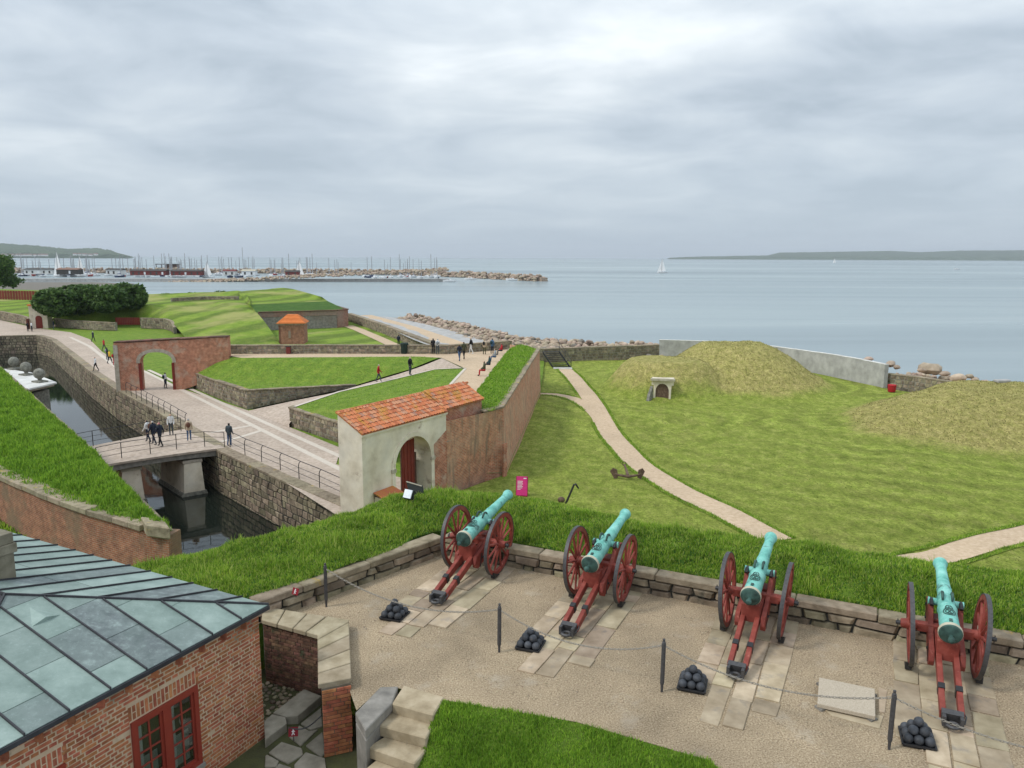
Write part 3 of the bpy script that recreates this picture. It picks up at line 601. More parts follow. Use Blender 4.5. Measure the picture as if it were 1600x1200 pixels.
# corner quoin of redder brick
m = MB(); d_ = (FAR-COR).normalized(); wall(m, [(COR.x-gd.x*.35, COR.y-gd.y*.35, ZL-.3, -4.2), (COR.x+.01, COR.y-.01, ZL-.3, -4.2)], .1, 1); o = m.build('brick_quoin', 'brick_gate', t)
o.location = gn*.04
ia = [P(744, 612, ZP+.25), P(770, 577, ZP+.25), P(797, 543, ZP+.25)]
ib = [ia[0], ia[0].lerp(ia[1], .35), ia[1], ia[1].lerp(ia[2], .5), ia[2]]; oc = [C0+Vector((-.05, .12, .1)), C1+Vector((-.2, .25, .1)), C1.lerp(C2, .4)+Vector((-.25, 0, .1)), C1.lerp(C2, .72)+Vector((-.25, 0, .1)), C2+Vector((-.3, -.1, .1))]
rows = [ib, [Vector((lerp(q.x, r_.x, .45), lerp(q.y, r_.y, .45), -1.95)) for q, r_ in zip(ib, oc)], oc]
ramp_grass = struct(loft('rampart_turf', rows, 'lawn_green', 6, 8, .05, 1.2, True))
m = MB(); wall(m, [(q.x, q.y, ZP-.1, ZP+.3) for q in ia], .3, -1); o = tag(m.build('stone_edging', 'paving_light', recalc=True), 'low pale stone edging where people sit along the rampart turf', 'edging')
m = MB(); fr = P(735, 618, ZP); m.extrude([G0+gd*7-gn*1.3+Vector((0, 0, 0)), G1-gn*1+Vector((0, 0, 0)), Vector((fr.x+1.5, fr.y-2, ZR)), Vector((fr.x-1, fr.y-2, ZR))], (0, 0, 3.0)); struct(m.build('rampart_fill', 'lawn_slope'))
# --- lower lawn with the two dry mounds : a height field
def bump2(x, y, cx, cy, rx, ry, rot, p=2.0):
    c, s = math.cos(rot), math.sin(rot); u = ((x-cx)*c+(y-cy)*s)/rx; v = (-(x-cx)*s+(y-cy)*c)/ry
    d = (abs(u)**p+abs(v)**p)**(1/p); return max(0., 1-d)
BQ = P(1034, 627, ZL-.02); M1 = PY(1125, 560, 84); M2 = PY(1570, 640, 64)
def sm(t): t = max(0, min(1, t)); return t*t*(3-2*t)
def lawn_z(x, y):
    z = ZL+.32*noise.noise(Vector((x*.06, y*.06, 3)))+.16*noise.noise(Vector((x*.16, y*.16, 8)))
    b1 = bump2(x, y, 24.3, 83.5, 11.0, 13, .15, 2.0); b3 = bump2(x, y, BQ.x+1.6, BQ.y+6.4, 7.0, 7.0, 0, 2.4); b2 = bump2(x, y, 41.5, 62.5, 18, 12, .45, 2.1)
    z += max(4.2*sm(b1*1.3), 3.1*sm(b3*1.9))+2.85*sm(b2*1.35)
    for b in (b1, b2):
        if b > 0: z += sm(b*4)*(.28*noise.noise(Vector((x*.35, y*.35, 0)))+.16*noise.noise(Vector((x*1.0, y*1.0, 0))))
    if y < 40: z += .5*(40-y)/15*0
    return z
CW = [PY(1030, 533, 103), PY(1120, 534, 101), PY(1200, 541, 96.3), PY(1250, 546, 92), PY(1300, 553, 87.8), PY(1345, 561, 83.4), PY(1383, 569, 79.5)]
lim = SW[3:]+CW[1:]+[PY(1500, 605, 74), PY(1700, 640, 66), PY(1950, 690, 60)]
def far_y(x):
    for a, b in zip(lim[:-1], lim[1:]):
        if a.x <= x <= b.x: return lerp(a.y, b.y, (x-a.x)/max(1e-6, b.x-a.x))
    return 60 if x > lim[-1].x else 98
def near_x(y): # left limit : the rampart's foot
    if y < COR.y: return -7.5 if y < 36.8 else lerp(G0.x, COR.x, max(0, min(1, (y-36.8)/(COR.y-36.8))))-.2
    return lerp(COR.x, FAR.x, (y-COR.y)/(FAR.y-COR.y))-.4 if y < FAR.y else FAR.x-3.5-(y-FAR.y)*.1
xs = np.arange(-14, 62, .8); ys = np.arange(17, 104, .8); m = MB(); ix = {}; mi = []
def gv(i, j):
    if (i, j) not in ix:
        x, y = xs[i], ys[j]; yy = min(y, far_y(x)-.05); xx = max(x, near_x(y)) if y > 30 else x
        ix[i, j] = len(m.v); m.v.append((xx, yy, lawn_z(xx, yy)))
    return ix[i, j]
for i in range(len(xs)-1):
    for j in range(len(ys)-1):
        x, y = xs[i]+.4, ys[j]+.4
        if y > far_y(x)+3 or (y > 30 and x < near_x(y)-.8): continue
        b = max(bump2(x, y, 24.3, 83.5, 11.0, 13, .15, 2.0), .8*bump2(x, y, BQ.x+1.6, BQ.y+6.4, 7.0, 7.0, 0, 2.4), bump2(x, y, 41.5, 62.5, 18, 12, .45, 2.1))+.05*noise.noise(Vector((x*.4, y*.4, 5)))
        m.f.append((gv(i, j), gv(i+1, j), gv(i+1, j+1), gv(i, j+1))); m.uv.append(None); m.r.append(0); m.mi.append(0)
lowlawn = struct(m.build('lower_lawn', 'lawn_mown', smooth=True, recalc=False))
dv, lv_ = [], []
for q in lowlawn.data.vertices:
    x, y = q.co.x, q.co.y; u1 = bump2(x, y, 24.3, 83.5, 11.0, 13, .15, 2.0); u2 = bump2(x, y, 41.5, 62.5, 18, 12, .45, 2.1); u3 = bump2(x, y, BQ.x+1.6, BQ.y+6.4, 7.0, 7.0, 0, 2.4)
    dv.append(max(sm(u1*3.2), sm(u2*3.2), .8*sm(u3*3))); d1 = math.hypot((x-24.3)/1.0, (y-83.5)/1.05); d2 = math.hypot((x-41.5)/1.35, y-62.5); lv_.append(min(d1, d2) if abs(d1-d2) > 4 else .5*(d1+d2)-abs(d1-d2)**2/16-.0)
lowlawn.data.attributes.new('dry', 'FLOAT', 'POINT').data.foreach_set('value', dv); lowlawn.data.attributes.new('lane', 'FLOAT', 'POINT').data.foreach_set('value', lv_)
def drape(pts, z=.02): return [Vector((q.x, q.y, lawn_z(q.x, q.y)+z)) for q in pts]
def smoothline(pts, k=6):
    r_ = []; p = [Vector(q) for q in pts]
    for i in range(len(p)-1):
        p0, p1, p2, p3 = p[max(0, i-1)], p[i], p[i+1], p[min(len(p)-1, i+2)]
        for j in range(k):
            f = j/k; r_.append(.5*((2*p1)+(-p0+p2)*f+(2*p0-5*p1+4*p2-p3)*f*f+(-p0+3*p1-3*p2+p3)*f**3))
    return r_+[p[-1]]
VERGES = []; PATHS = []
def gpath(name, pxs, w_): 
    global VERGES
    pts = smoothline([P(x, y, ZL) for x, y in pxs], 8); ww = [lerp(w_[0], w_[1], i/(len(pts)-1)) for i in range(len(pts))]; 
    PATHS.append((pts, w_[0]))
    return strip(name, drape(pts, .03), ww, 'path')
gpath('gravel_path', [(881, 574), (902, 597), (927, 630), (950, 667), (983, 709), (1030, 747), (1090, 785), (1150, 815), (1215, 848)], (1.7, 1.7))
gpath('gravel_path', [(840, 614), (870, 616), (900, 625), (925, 641), (940, 655)], (1.1, 1.3))
gpath('gravel_path', [(1400, 885), (1470, 866), (1540, 846), (1600, 832), (1700, 808)], (1.6, 1.6))
for i, (pts, w_) in enumerate(PATHS):
    for sd_ in (1, -1):
        run = []
        for a, b in offs([(q.x, q.y) for q in pts], sd_*(w_/2+.12))+[(1e6, 1e6)]:
            ok = a < 1e5 and all((Vector((a, b, ZL))-q).length > w2/2+.35 for j, (p2, w2) in enumerate(PATHS) if j != i for q in p2)
            if ok: run.append(Vector((a, b, 0)))
            else:
                if len(run) > 2: VERGES.append(strip('verge', drape(run, .02), .3, 'lawn_green'))
                run = []
# --- near battery : gravel terrace, grass banks
TW = Vector((.39, 16.75, 0)); TWc = Vector((-1.66, 17.68, 0)); TWe = TW+UU*14; TWl = Vector((-5.35, 12.95, 0)); TWl2 = Vector((-4.95, 14.05, 0))
PB = [P(410, 947, .2), P(545, 968, .2), P(549, 1060, .2), P(497, 1070, .2), P(496, 992, .2), P(408, 968, .2)]    # parapet coping outline
terr = patch('gravel_terrace', [TWc, TWe, TWe-VV*9, (3.6, 8.4, 0), P(1108, 1188, 0), P(900, 1128, 0), P(690, 1093, 0), P(627, 1076, 0), P(598, 1073, 0), P(557, 1110, 0), (PB[2].x, PB[2].y-.1, 0), (PB[1].x-.2, PB[1].y-.2, 0), (PB[0].x, PB[0].y-.2, 0), TWl2], 'gravel', 1.2, 0)
# grass bank beyond the coping
wi = [Vector((-9.6, 10.9, .5)), Vector((-5.3, 14.15, .47)), Vector((-3.65, 15.75, .47)), Vector((-2.75, 16.75, .47)), TWc+Vector((-.1, .33, .47)), TW+VV*.28+Vector((0, 0, .47)), TW+UU*4+VV*.28+Vector((0, 0, .47)), TW+UU*8+VV*.28+Vector((0, 0, .47)), TW+UU*14+VV*.28+Vector((0, 0, .47))]
cr = [P(215, 888, -.3), P(330, 864, .2), P(430, 839, .5), P(540, 813, .58), P(645, 775, .78), P(800, 779, .8), P(1010, 822, .8), P(1330, 868, .8), P(1760, 920, .8)]
r0 = [q-Vector((0, 0, .02)) for q in wi]; r1 = [a.lerp(b, .45)+Vector((0, 0, .12)) for a, b in zip(wi, cr)]; r2 = cr
outw = [Vector((-.75, .66, 0)), Vector((-.75, .66, 0)), Vector((-.7, .7, 0)), Vector((-.6, .8, 0)), Vector((-.2, .97, 0))]+[VV]*4
r3 = [q+o*1.1+Vector((0, 0, -.75)) for q, o in zip(cr, outw)]; r4 = [q+o*6+Vector((0, 0, -5.4-q.z*.6)) for q, o in zip(cr, outw)]; r5 = [q+o*9.5+Vector((0, 0, -9.6-q.z)) for q, o in zip(cr, outw)]
bank = struct(loft('grass_bank', [r0, r1, r2, r3, r4, r5], 'bank_soil', 6, 10, .06, .8, False))
# lawn beside the steps
sl = [P(690, 1094, .0), P(790, 1108, .0), P(900, 1129, .0), P(1000, 1158, 0), P(1108, 1188, .0), Vector((3.7, 8.3, 0)), Vector((2.2, 7.2, -.75)), Vector((.2, 8.0, -.9)), Vector((-1.5, 8.9, -.95)), P(655, 1185, -.42), P(676, 1120, -.06)]
steplawn = patch('lawn_slope', sl, 'bank_soil', .5, .04)
# courtyard below the steps
ZY = -1.12
patch('courtyard', [(-4.9, 14.5, ZY), (-2.4, 12.4, ZY), (-1.0, 11.6, ZY), (.2, 8, ZY), (-2.6, 6.5, ZY), (-8, 9, ZY)], 'earth', 0)
# --- grass-topped wall left of the moat
ZB = -2.95
Rl = [(-40, 540), (0, 575), (40, 611), (85, 652), (140, 702), (185, 752), (235, 800), (268, 834)]; Ll = [(-90, 706), (0, 748), (60, 774), (100, 790), (140, 804), (180, 815), (205, 823), (224, 829)]
RB = [P(x, y, ZB) for x, y in Rl]; LB = [P(x, y, -2.8) for x, y in Ll]
f0 = [q+Vector((0, 0, .02)) for q in RB]; f3 = [q+Vector((0, 0, .06)) for q in LB]
f1 = [a.lerp(b, .33)+Vector((0, 0, .55*(1 if i < 6 else .5))) for i, (a, b) in enumerate(zip(f0, f3))]; f2 = [a.lerp(b, .68)+Vector((0, 0, .6*(1 if i < 6 else .4))) for i, (a, b) in enumerate(zip(f0, f3))]
lbank = struct(loft('wall_turf', [f0, f1, f2, f3], 'bank_soil', 8, 8, .10, .8, False))
t = thing('moat_wall', 'brick wall with stone copings and overgrown grass top left of the footbridge', 'wall', (LB[-1].x, LB[-1].y, ZW))
m = MB(); wall(m, [(q.x, q.y, -7.0, -2.82) for q in LB], .5, 1); m.build('brick_face', 'brick_moat', t)
m = MB(); wall(m, [(q.x, q.y, ZW-.5, ZB) for q in RB], .5, -1); m.build('brick_face', 'brick_moat', t)
e0, e1 = LB[-1], RB[-1]; m = MB(); wall(m, [(e0.x, e0.y-.02, -7.2, -2.85), (e1.x+.12, e1.y-.55, -7.2, -2.85), (e1.x+.25, e1.y+.2, -7.2, -2.85)], .5, 1); m.build('brick_end', 'brick_moat', t)
coping(t, [tuple(q-Vector((0, 0, .0))) for q in LB], -1, .14, .75, .22, 1.5, 'stone_coping', True, 8)
coping(t, [tuple(q) for q in RB], 1, .1, .36, .14, 1.1, 'stone_coping', True, 9)
m = MB(); a = e0.lerp(e1, .35)+Vector((0, -.5, .0)); b = e1+Vector((.25, -.62, -.0)); dd = Vector((-.55, .8, 0)); m.extrude([a, b, b+dd*1.1, a+dd*1.1], (0, 0, .45)); m.build('end_stone', 'stone_coping', t, bevel=.04)
# ground between that wall and the brick building
pg = patch('wall_foot_turf', [(-40, 22, -4.8), (-9, 14, -4.8), (LB[-1].x+2.5, LB[-1].y-.6, -5.6), (LB[-1].x, LB[-1].y, -5.6), (LB[0].x, LB[0].y, -4.6)], 'bank_soil', 1.5, .2)
# --- quay walls of the moat
rubble_wall('quay_wall', 'quay wall of big rough granite blocks from footbridge to white gatehouse', [(q.x, q.y, ZW-.3, ZR-.125) for q in (P(340, 703, ZR), P(440, 750, ZR), P(533, 791, ZR))], .8, 1, .42, .62, .06, single=True, seed=21, ch=.16, cop_single=True, seg=1.6, base='joint_dark')
rubble_wall('quay_wall', 'rough stone quay wall curving beside the road past the brick arch', [(q.x, q.y, ZW-.3, ZR-.125) for q in Q[:10]]+[(P(340, 703, ZR).x+.0, P(340, 703, ZR).y+.02, ZW-.3, ZR-.125)], .8, 1, .45, .6, .04, seed=22, ch=.16, base='joint_dark', seg=1.8)
# --- shore : revetment, apron, boulders, sea wall
sp = SW[:4]
rubble_wall('sea_wall', 'long rough stone sea wall running from the far bastion to the metal stairs', [(q.x, q.y, ZL-.1, -4.62) for q in SW[:4]], .9, 1, .36, .55, .03, seed=31, ch=.12, seg=1.6)
rubble_wall('sea_wall', 'stone sea wall between the metal stairs and the grey concrete wall', [(q.x, q.y, ZL-.1, -4.62) for q in SW[3:]], .9, 1, .36, .55, .03, seed=32, ch=.12, seg=1.6)
ou = [Vector((-.0, 1, 0))]*5
sea1 = [SW[0]+Vector((10, 5, 0)), SW[1]+Vector((11, 7, 0)), SW[2]+Vector((9, 13, 0)), SW[3]+Vector((2, 12, 0)), SW[4]+Vector((4, 3, 0))]
sea2 = [q+Vector((11, 11, 0)) for q in sea1]
apr = loft('shore_apron', [[Vector((q.x, q.y+.5, -4.75)) for q in SW], [Vector((lerp(a.x, b.x, .5), lerp(a.y, b.y, .5), -5.3)) for a, b in zip(SW, sea1)], [Vector((q.x, q.y, -6.0)) for q in sea1], [Vector((q.x, q.y, -10)) for q in sea2]], 'concrete', 4, 8, .15, .3)
struct(apr)
st = strip('revetment', [SW[0]+Vector((3.0, 1.2, -.42)), SW[1]+Vector((3.2, 2.4, -.46)), SW[2]+Vector((2.6, 3.4, -.4)), SW[3]+Vector((-6, 3, -.2))], [3.6, 4.2, 4, 2.0], 'path', .02)
# ================================================================== THE BATTERY TERRACE
# --- retaining wall with coping, stones one by one
t = thing('retaining_wall', 'low stone retaining wall with thick coping slabs round the cannon terrace', 'wall', TWc)
runs = [[(TWc.x, TWc.y, -.05, .31), (TWe.x, TWe.y, -.05, .31)], [(TWl2.x, TWl2.y, -.05, .31), (TWc.x, TWc.y, -.05, .31)]]
for i, r_ in enumerate(runs):
    wall(MB(), [(a+ (VV.x if i == 0 else -.8)*.05, b+(VV.y if i == 0 else .6)*.05, c, d) for a, b, c, d in r_], .35, 1).build('core', 'joint_dark', t)
    stones_single([q for q in rubble(r_, 1, .15, .5, .06, .016, 41+i)], 'stone', 'stone_wall', t, 150)
coping(t, [(r_[0], r_[1], .31) for r_ in runs[0]], -1, .03, .36, .15, 1.25, 'stone_coping', True, 6)
coping(t, [(runs[1][0][0], runs[1][0][1], .31), (runs[1][1][0], runs[1][1][1], .31)], -1, .03, .36, .15, 1.15, 'stone_coping', True, 7)
# --- paving under each gun : rows of slabs, in the gun's own frame (a along the wall, b back from the axle)
AX = [Vector((-.76, 16.65, 0)), Vector((1.88, 15.27, 0)), Vector((4.68, 13.82, 0)), Vector((7.53, 12.45, 0))]
HEAD = [math.atan2(.43, .903)]*4
def slab(a0, a1, b0, b1, o, rg):
    j = lambda: rg.uniform(-.02, .02); g = .011
    q = [o+UU*(a0+g+j())+VV*(b0+g+j()), o+UU*(a1-g+j())+VV*(b0+g+j()), o+UU*(a1-g+j())+VV*(b1-g+j()), o+UU*(a0+g+j())+VV*(b1-g+j())]
    m = MB(); z = rg.uniform(.012, .03); c = sum(q, Vector())/4; m.extrude([p-Vector((0, 0, .08)) for p in q], (0, 0, .08+z)); ob = link('paving_slab', m.mesh('paving_slab', 'stone_slab', c, bevel=.006), terr); ob.location = c
for gi, o in enumerate(AX):
    rg = random.Random(60+gi)
    for ci, (a0, a1) in enumerate(((-.76, -.36), (-.36, -.02), (-.02, .33), (.33, .76))):
        b = .95; end = (-2.25, -3.4, -3.35, -2.75)[ci]-(.25 if gi == 3 else 0)
        while b > end+.12:
            ln = rg.choice((.32, .55, .75, .95, 1.25)); nb = max(end, b-ln)
            if nb-end < .25: nb = end
            slab(a0, a1, nb, b, o, rg); b = nb
# --- the gun, built once
def arcpts(c, r_, n, f): return [c+f(2*math.pi*k/n)*r_ for k in range(n)]
def make_cannon(label):
    t = thing('cannon', label, 'cannon', (0, 0, 0), 0, 'bronze cannons on the terrace', world=False)
    el = math.atan2(.37, 2.65); ad = Vector((0, math.cos(el), math.sin(el))); an = Vector((0, -math.sin(el), math.cos(el))); o = Vector((0, -.95, .95))
    m = MB(); prof = [(.0, .015), (.02, .045), (.06, .055), (.10, .045), (.12, .028), (.17, .03), (.19, .10), (.215, .165), (.24, .178)]
    m.lathe(prof, o, ad, 28); cas = m.build('cascabel', 'verdigris_dark', t, smooth=R(40))
    m = MB(); m.lathe([(.24, .178), (.255, .186), (.30, .186), (.315, .172)], o, ad, 28); m.build('base_ring', 'bronze_band', t, smooth=R(40))
    m = MB(); prof = [(.315, 0.1596), (.34, 0.1577), (.92, 0.1444), (.935, 0.1548), (.955, 0.1577), (.975, 0.1548), (.99, 0.1425), (1.30, 0.1316), (1.31, 0.1408), (1.335, 0.1435), (1.355, 0.1380), (1.365, 0.1233), (1.6, 0.1159), (1.61, 0.1224), (1.64, 0.1224), (1.65, 0.1141), (2.40, 0.0902), (2.41, 0.0957), (2.43, 0.0975), (2.45, 0.0920), (2.52, 0.1030), (2.58, 0.1214), (2.62, 0.1270), (2.66, 0.1214), (2.665, 0.1086), (2.67, 0.0570), (2.55, 0.0534), (2.5, 0.0009)]
    m.lathe(prof, o, ad, 32); br = m.build('barrel', 'verdigris', t, smooth=R(35))
    tr = o+ad*1.25
    for sx in (-1, 1):
        m = MB(); m.lathe([(0, .062), (.15, .062), (.16, .07), (.175, .07), (.18, .05)], tr+Vector((sx*.10, 0, -.03)), (sx, 0, 0), 16); m.build('trunnion', 'verdigris', br, smooth=R(40))
        pts = [o+ad*(1.06+.06*k)+an*(.135+.075*math.sin(math.pi*k/4))+Vector((sx*.075, 0, 0)) for k in range(5)]
        m = MB(); m.tube(pts, [.018, .024, .026, .024, .018], 8); m.build('lifting_handle', 'verdigris_dark', br, smooth=True)
    # raised crowned cipher on top of the first reinforce
    m = MB()
    def on(tq, a, h=.006): r_ = lerp(.166, .152, (tq-.34)/.58)+h; return o+ad*tq+(an*math.cos(a)+Vector((math.sin(a), 0, 0)))*r_
    for rr, h in ((.095, .004), (.06, .004)): m.tube([on(.68+rr*1.15*math.cos(k*math.pi/8), rr/.16*math.sin(k*math.pi/8), h) for k in range(17)], .007, 5)
    for kk in (-.35, 0, .35): m.tube([on(.79, kk), on(.84, kk*.8), on(.865, kk*.3)], .007, 5)
    m.tube([on(.62, -.2), on(.74, .2)], .007, 5); m.tube([on(.62, .2), on(.74, -.2)], .007, 5); m.build('cipher', 'verdigris_dark', br)
    m = MB(); m.box(o+ad*.40+an*.165, (.05, .07, .02), Matrix.Rotation(el, 3, 'X')); m.build('vent_cover', 'verdigris_dark', br)
    # carriage cheeks
    pl = [(.66, 1.02), (.68, .84), (.60, .66), (.20, .58), (.02, .50), (-.10, .40), (-.52, .28), (-.62, .33), (-.66, .42), (-.60, .58), (-.18, .70), (.02, .84), (.16, .96), (.22, 1.06), (.40, 1.08)]
    for sx in (-1, 1):
        m = MB(); m.extrude([Vector((sx*.185, y, z)) for y, z in pl], (sx*.085, 0, 0)); ck = m.build('cheek', 'red_paint', t, bevel=.008)
        m = MB()
        m.tube([Vector((sx*.2275, .14+.30*k/6, 1.075+.01*math.sin(k)+.055*math.sin(math.pi*k/6))) for k in range(7)], .035, 6); m.build('trunnion_cap', 'iron', ck); m = MB()
        m.box((sx*.2275, -.39, .44), (.094, .06, .30), Matrix.Rotation(-.3, 3, 'X')); m.build('iron_strap', 'iron', ck); m = MB(); m.box((sx*.2275, .50, .86), (.094, .05, .36)); m.build('iron_strap', 'iron', ck)
        for y, z in ((.42, .72), (.1, .66), (-.3, .48), (.55, .92)): m = MB(); m.lathe([(0, .028), (.016, .026), (.022, .01)], (sx*.27, y, z), (sx, 0, 0), 8); m.build('bolt', 'iron', ck)
        m = MB(); a = Vector((sx*.085, .02, .68)); b = Vector((sx*.085, -1.78, .13)); dz = Vector((0, 0, .085))
        m.extrude([a+dz, b+dz*.8, b-dz*.8, a-dz*1.2], (sx*.085, 0, 0)); tb = m.build('trail_beam', 'red_paint', t, bevel=.006)
        m = MB(); q = lerp(a, b, .72); m.box(q+Vector((sx*.04, 0, 0)), (.10, .11, .17), Matrix.Rotation(.297, 3, 'X')); m.build('iron_strap', 'iron', tb)
    m = MB(); m.box((0, -.50, .63), (.33, .24, .36), Matrix.Rotation(.1, 3, 'X')); m.build('breech_block', 'red_paint', t, bevel=.01)
    m = MB(); m.box((0, .30, .70), (.36, .30, .22)); m.build('transom', 'red_paint', t, bevel=.01)
    m = MB(); m.box((0, -1.80, .15), (.30, .10, .15), Matrix.Rotation(.297, 3, 'X')); m.box((-.12, -1.86, .12), (.05, .22, .16)); m.box((.12, -1.86, .12), (.05, .22, .16)); m.tube([Vector((.15, -1.72, .2)), Vector((.19, -1.78, .16)), Vector((.16, -1.9, .1))], .012, 6)
    m.tube([Vector((.085*math.cos(k*math.pi/6), -1.95+.075*math.sin(k*math.pi/6), .075)) for k in range(13)], .03, 7); m.build('trail_iron', 'iron_grey', t)
    m = MB(); m.box((0, 0, .72), (.86, .15, .15)); m.build('axle', 'red_paint', t, bevel=.012)
    m = MB(); m.box((0, .12, .56), (.74, .05, .05)); m.tube([Vector((-.3, .1, .58)), Vector((0, .5, .50)), Vector((.3, .1, .58))], .02, 6); m.build('axle_stay', 'iron', t)
    for sx in (-1, 1):
        wl_ = bpy.data.objects.new('wheel', None); COL.objects.link(wl_); wl_.parent = t; wl_.location = (sx*.535, 0, .725); wl_.rotation_euler = (0, sx*R(3.5), 0); wl_.empty_display_size = .1
        r_ = .70
        def ring(r0, r1, x0, x1, n=40):
            mm = MB(); vs = []
            for k in range(n):
                a = 2*math.pi*k/n
                for rr, x in ((r0, x0), (r1, x0), (r1, x1), (r0, x1)): vs.append(Vector((x, rr*math.cos(a), rr*math.sin(a))))
            fs = [(4*k+j, 4*k+(j+1) % 4, 4*((k+1) % n)+(j+1) % 4, 4*((k+1) % n)+j) for k in range(n) for j in range(4)]
            mm.add(vs, fs); return mm
        ring(.615, .705, -.032, .032).build('rim', 'red_paint', wl_, smooth=R(40)); ring(.7055, .722, -.036, .036).build('iron_tyre', 'iron_grey', wl_, smooth=R(40))
        m = MB(); m.lathe([(-.16, .05), (-.155, .075), (-.06, .09), (-.055, .105), (.055, .105), (.06, .09), (.15, .07), (.155, .05)], (0, 0, 0), (1, 0, 0), 18); hub = m.build('hub', 'red_paint', wl_, smooth=R(40))
        m = MB(); m.lathe([(0, .04), (.08, .036), (.085, .02)], (sx*.15, 0, 0), (sx, 0, 0), 12); m.box((sx*.2, 0, 0), (.015, .015, .14)); m.build('axle_pin', 'iron', wl_, smooth=R(40))
        sp = MB(); sp.tube([Vector((0, .09, 0)), Vector((0, .25, 0)), Vector((0, .62, 0))], [.033, .026, .022], 6); sm_ = sp.mesh('spoke', 'red_paint', smooth=R(50))
        for k in range(12): s_ = link('spoke', sm_, wl_); s_.rotation_euler = (2*math.pi*(k+.5)/12, 0, 0)
        m = MB(); m.extrude([Vector((sx*.535-.05, -.34, 0.03)), Vector((sx*.535-.05, -.06, 0.03)), Vector((sx*.535-.05, -.22, .10)), Vector((sx*.535-.05, -.34, .16))], (.1, 0, 0)); m.build('wheel_chock', 'iron', t)
    return t
lab = ['bronze cannon with green patina on red carriage, nearest the white gatehouse', 'second cannon from the left, green barrel on red wheeled carriage', 'third cannon from the left, between second and fourth guns', 'rightmost cannon, its long red trail pointing straight at the viewer']
gun = make_cannon(lab[0])
for i, o in enumerate(AX):
    g = gun if i == 0 else copy_tree(gun)
    g.location = (o.x, o.y, .025); g.rotation_euler = (0, 0, -HEAD[i]+(R(1.5), 0, R(-1), R(1))[i]); g['label'] = lab[i]
# --- pyramids of cannonballs on iron trays
bm_ = MB(); bm_.ball((0, 0, 0), .0725, 16, 11); ballme = bm_.mesh('cannonball', 'cannonball_iron', smooth=True)
bh = MB(); bh.ball((0, 0, 0), .08, 16, 11); 
which = ['beside the first cannon, leftmost', 'beside the trail of the second cannon', 'beside the trail of the third cannon', 'before the fourth cannon, rightmost']
for i, q in enumerate(((617, 962), (829, 1008), (1082, 1070), (1433, 1155))):
    c = P(*q, .03); an_ = math.atan2(UU.y, UU.x)+R(6); ux = Vector((math.cos(an_), math.sin(an_), 0)); uy = Vector((-ux.y, ux.x, 0))
    m = MB(); hw = .222
    for a, b in (((-1, -1), (1, -1)), ((1, -1), (1, 1)), ((1, 1), (-1, 1)), ((-1, 1), (-1, -1))):
        p0 = c+ux*a[0]*hw+uy*a[1]*hw; p1 = c+ux*b[0]*hw+uy*b[1]*hw; m.tube([p0+Vector((0, 0, .02)), p1+Vector((0, 0, .02))], .018, 4)
    m.extrude([c+ux*a*hw*.98+uy*b*hw*.98-Vector((0, 0, .02)) for a, b in ((-1, -1), (1, -1), (1, 1), (-1, 1))], (0, 0, .025))
    tag(m.build('ball_tray', 'iron', None, tuple(c)), 'square iron tray under the cannonballs '+which[i], 'tray', 'cannonball trays')
    for lv in range(3):
        k = 3-lv
        for a in range(k):
            for b in range(k):
                ob = link('cannonball', ballme, None, tuple(c+ux*(a-(k-1)/2)*.146+uy*(b-(k-1)/2)*.146+Vector((0, 0, .077+lv*.104)))); ob.rotation_euler = (random.random()*6, random.random()*6, random.random()*6)
                tag(ob, ('topmost iron cannonball of the pyramid ' if lv == 2 else 'iron cannonball in %s layer of pyramid ' % ('bottom', 'middle')[lv])+which[i], 'cannonball', ('top balls', 'bottom layer balls', 'middle layer balls')[0 if lv == 2 else lv+1]+' '+which[i])
# --- iron posts and the chain
pp = [P(510, 948, 0), P(780, 1019, 0), P(1034, 1081, 0), P(1389, 1171, 0)]; pp.append(pp[3]+(pp[3]-pp[2])*1.05+Vector((.1, .05, 0)))
plab = ['rusty dark iron chain post against the stone wall, farthest left', 'dark iron chain post between first and second cannonball pyramids', 'dark iron chain post left of the third cannonball pyramid', 'dark iron chain post in front of the stone slab, right side']
for i, q in enumerate(pp[:4]):
    t = thing('chain_post', plab[i], 'post', tuple(q), 0, 'iron posts carrying the chain')
    m = MB(); m.tube([q, q+Vector((0, 0, .12)), q+Vector((0, 0, .16)), q+Vector((.005, 0, .86)), q+Vector((.005, 0, .87))], [.02, .024, .036, .036, .03], 8); m.build('shaft', 'iron_grey', t)
    m = MB(); m.tube([q+Vector((.005, 0, .87)), q+Vector((.005, 0, .885)), q+Vector((.005, 0, .90)), q+Vector((.005, 0, .935)), q+Vector((.005, 0, .95))], [.02, .032, .018, .024, .004], 8); m.build('finial', 'iron_grey', t)
lk = []
for k in range(8): a = 2*math.pi*k/8; lk.append((.030*math.cos(a), .015*math.sin(a)))
clab = ['chain hanging between the first and second posts', 'chain hanging between the second and third posts', 'chain hanging between the third and fourth posts across the stone slab', 'chain hanging rightwards from the last post to the picture edge']
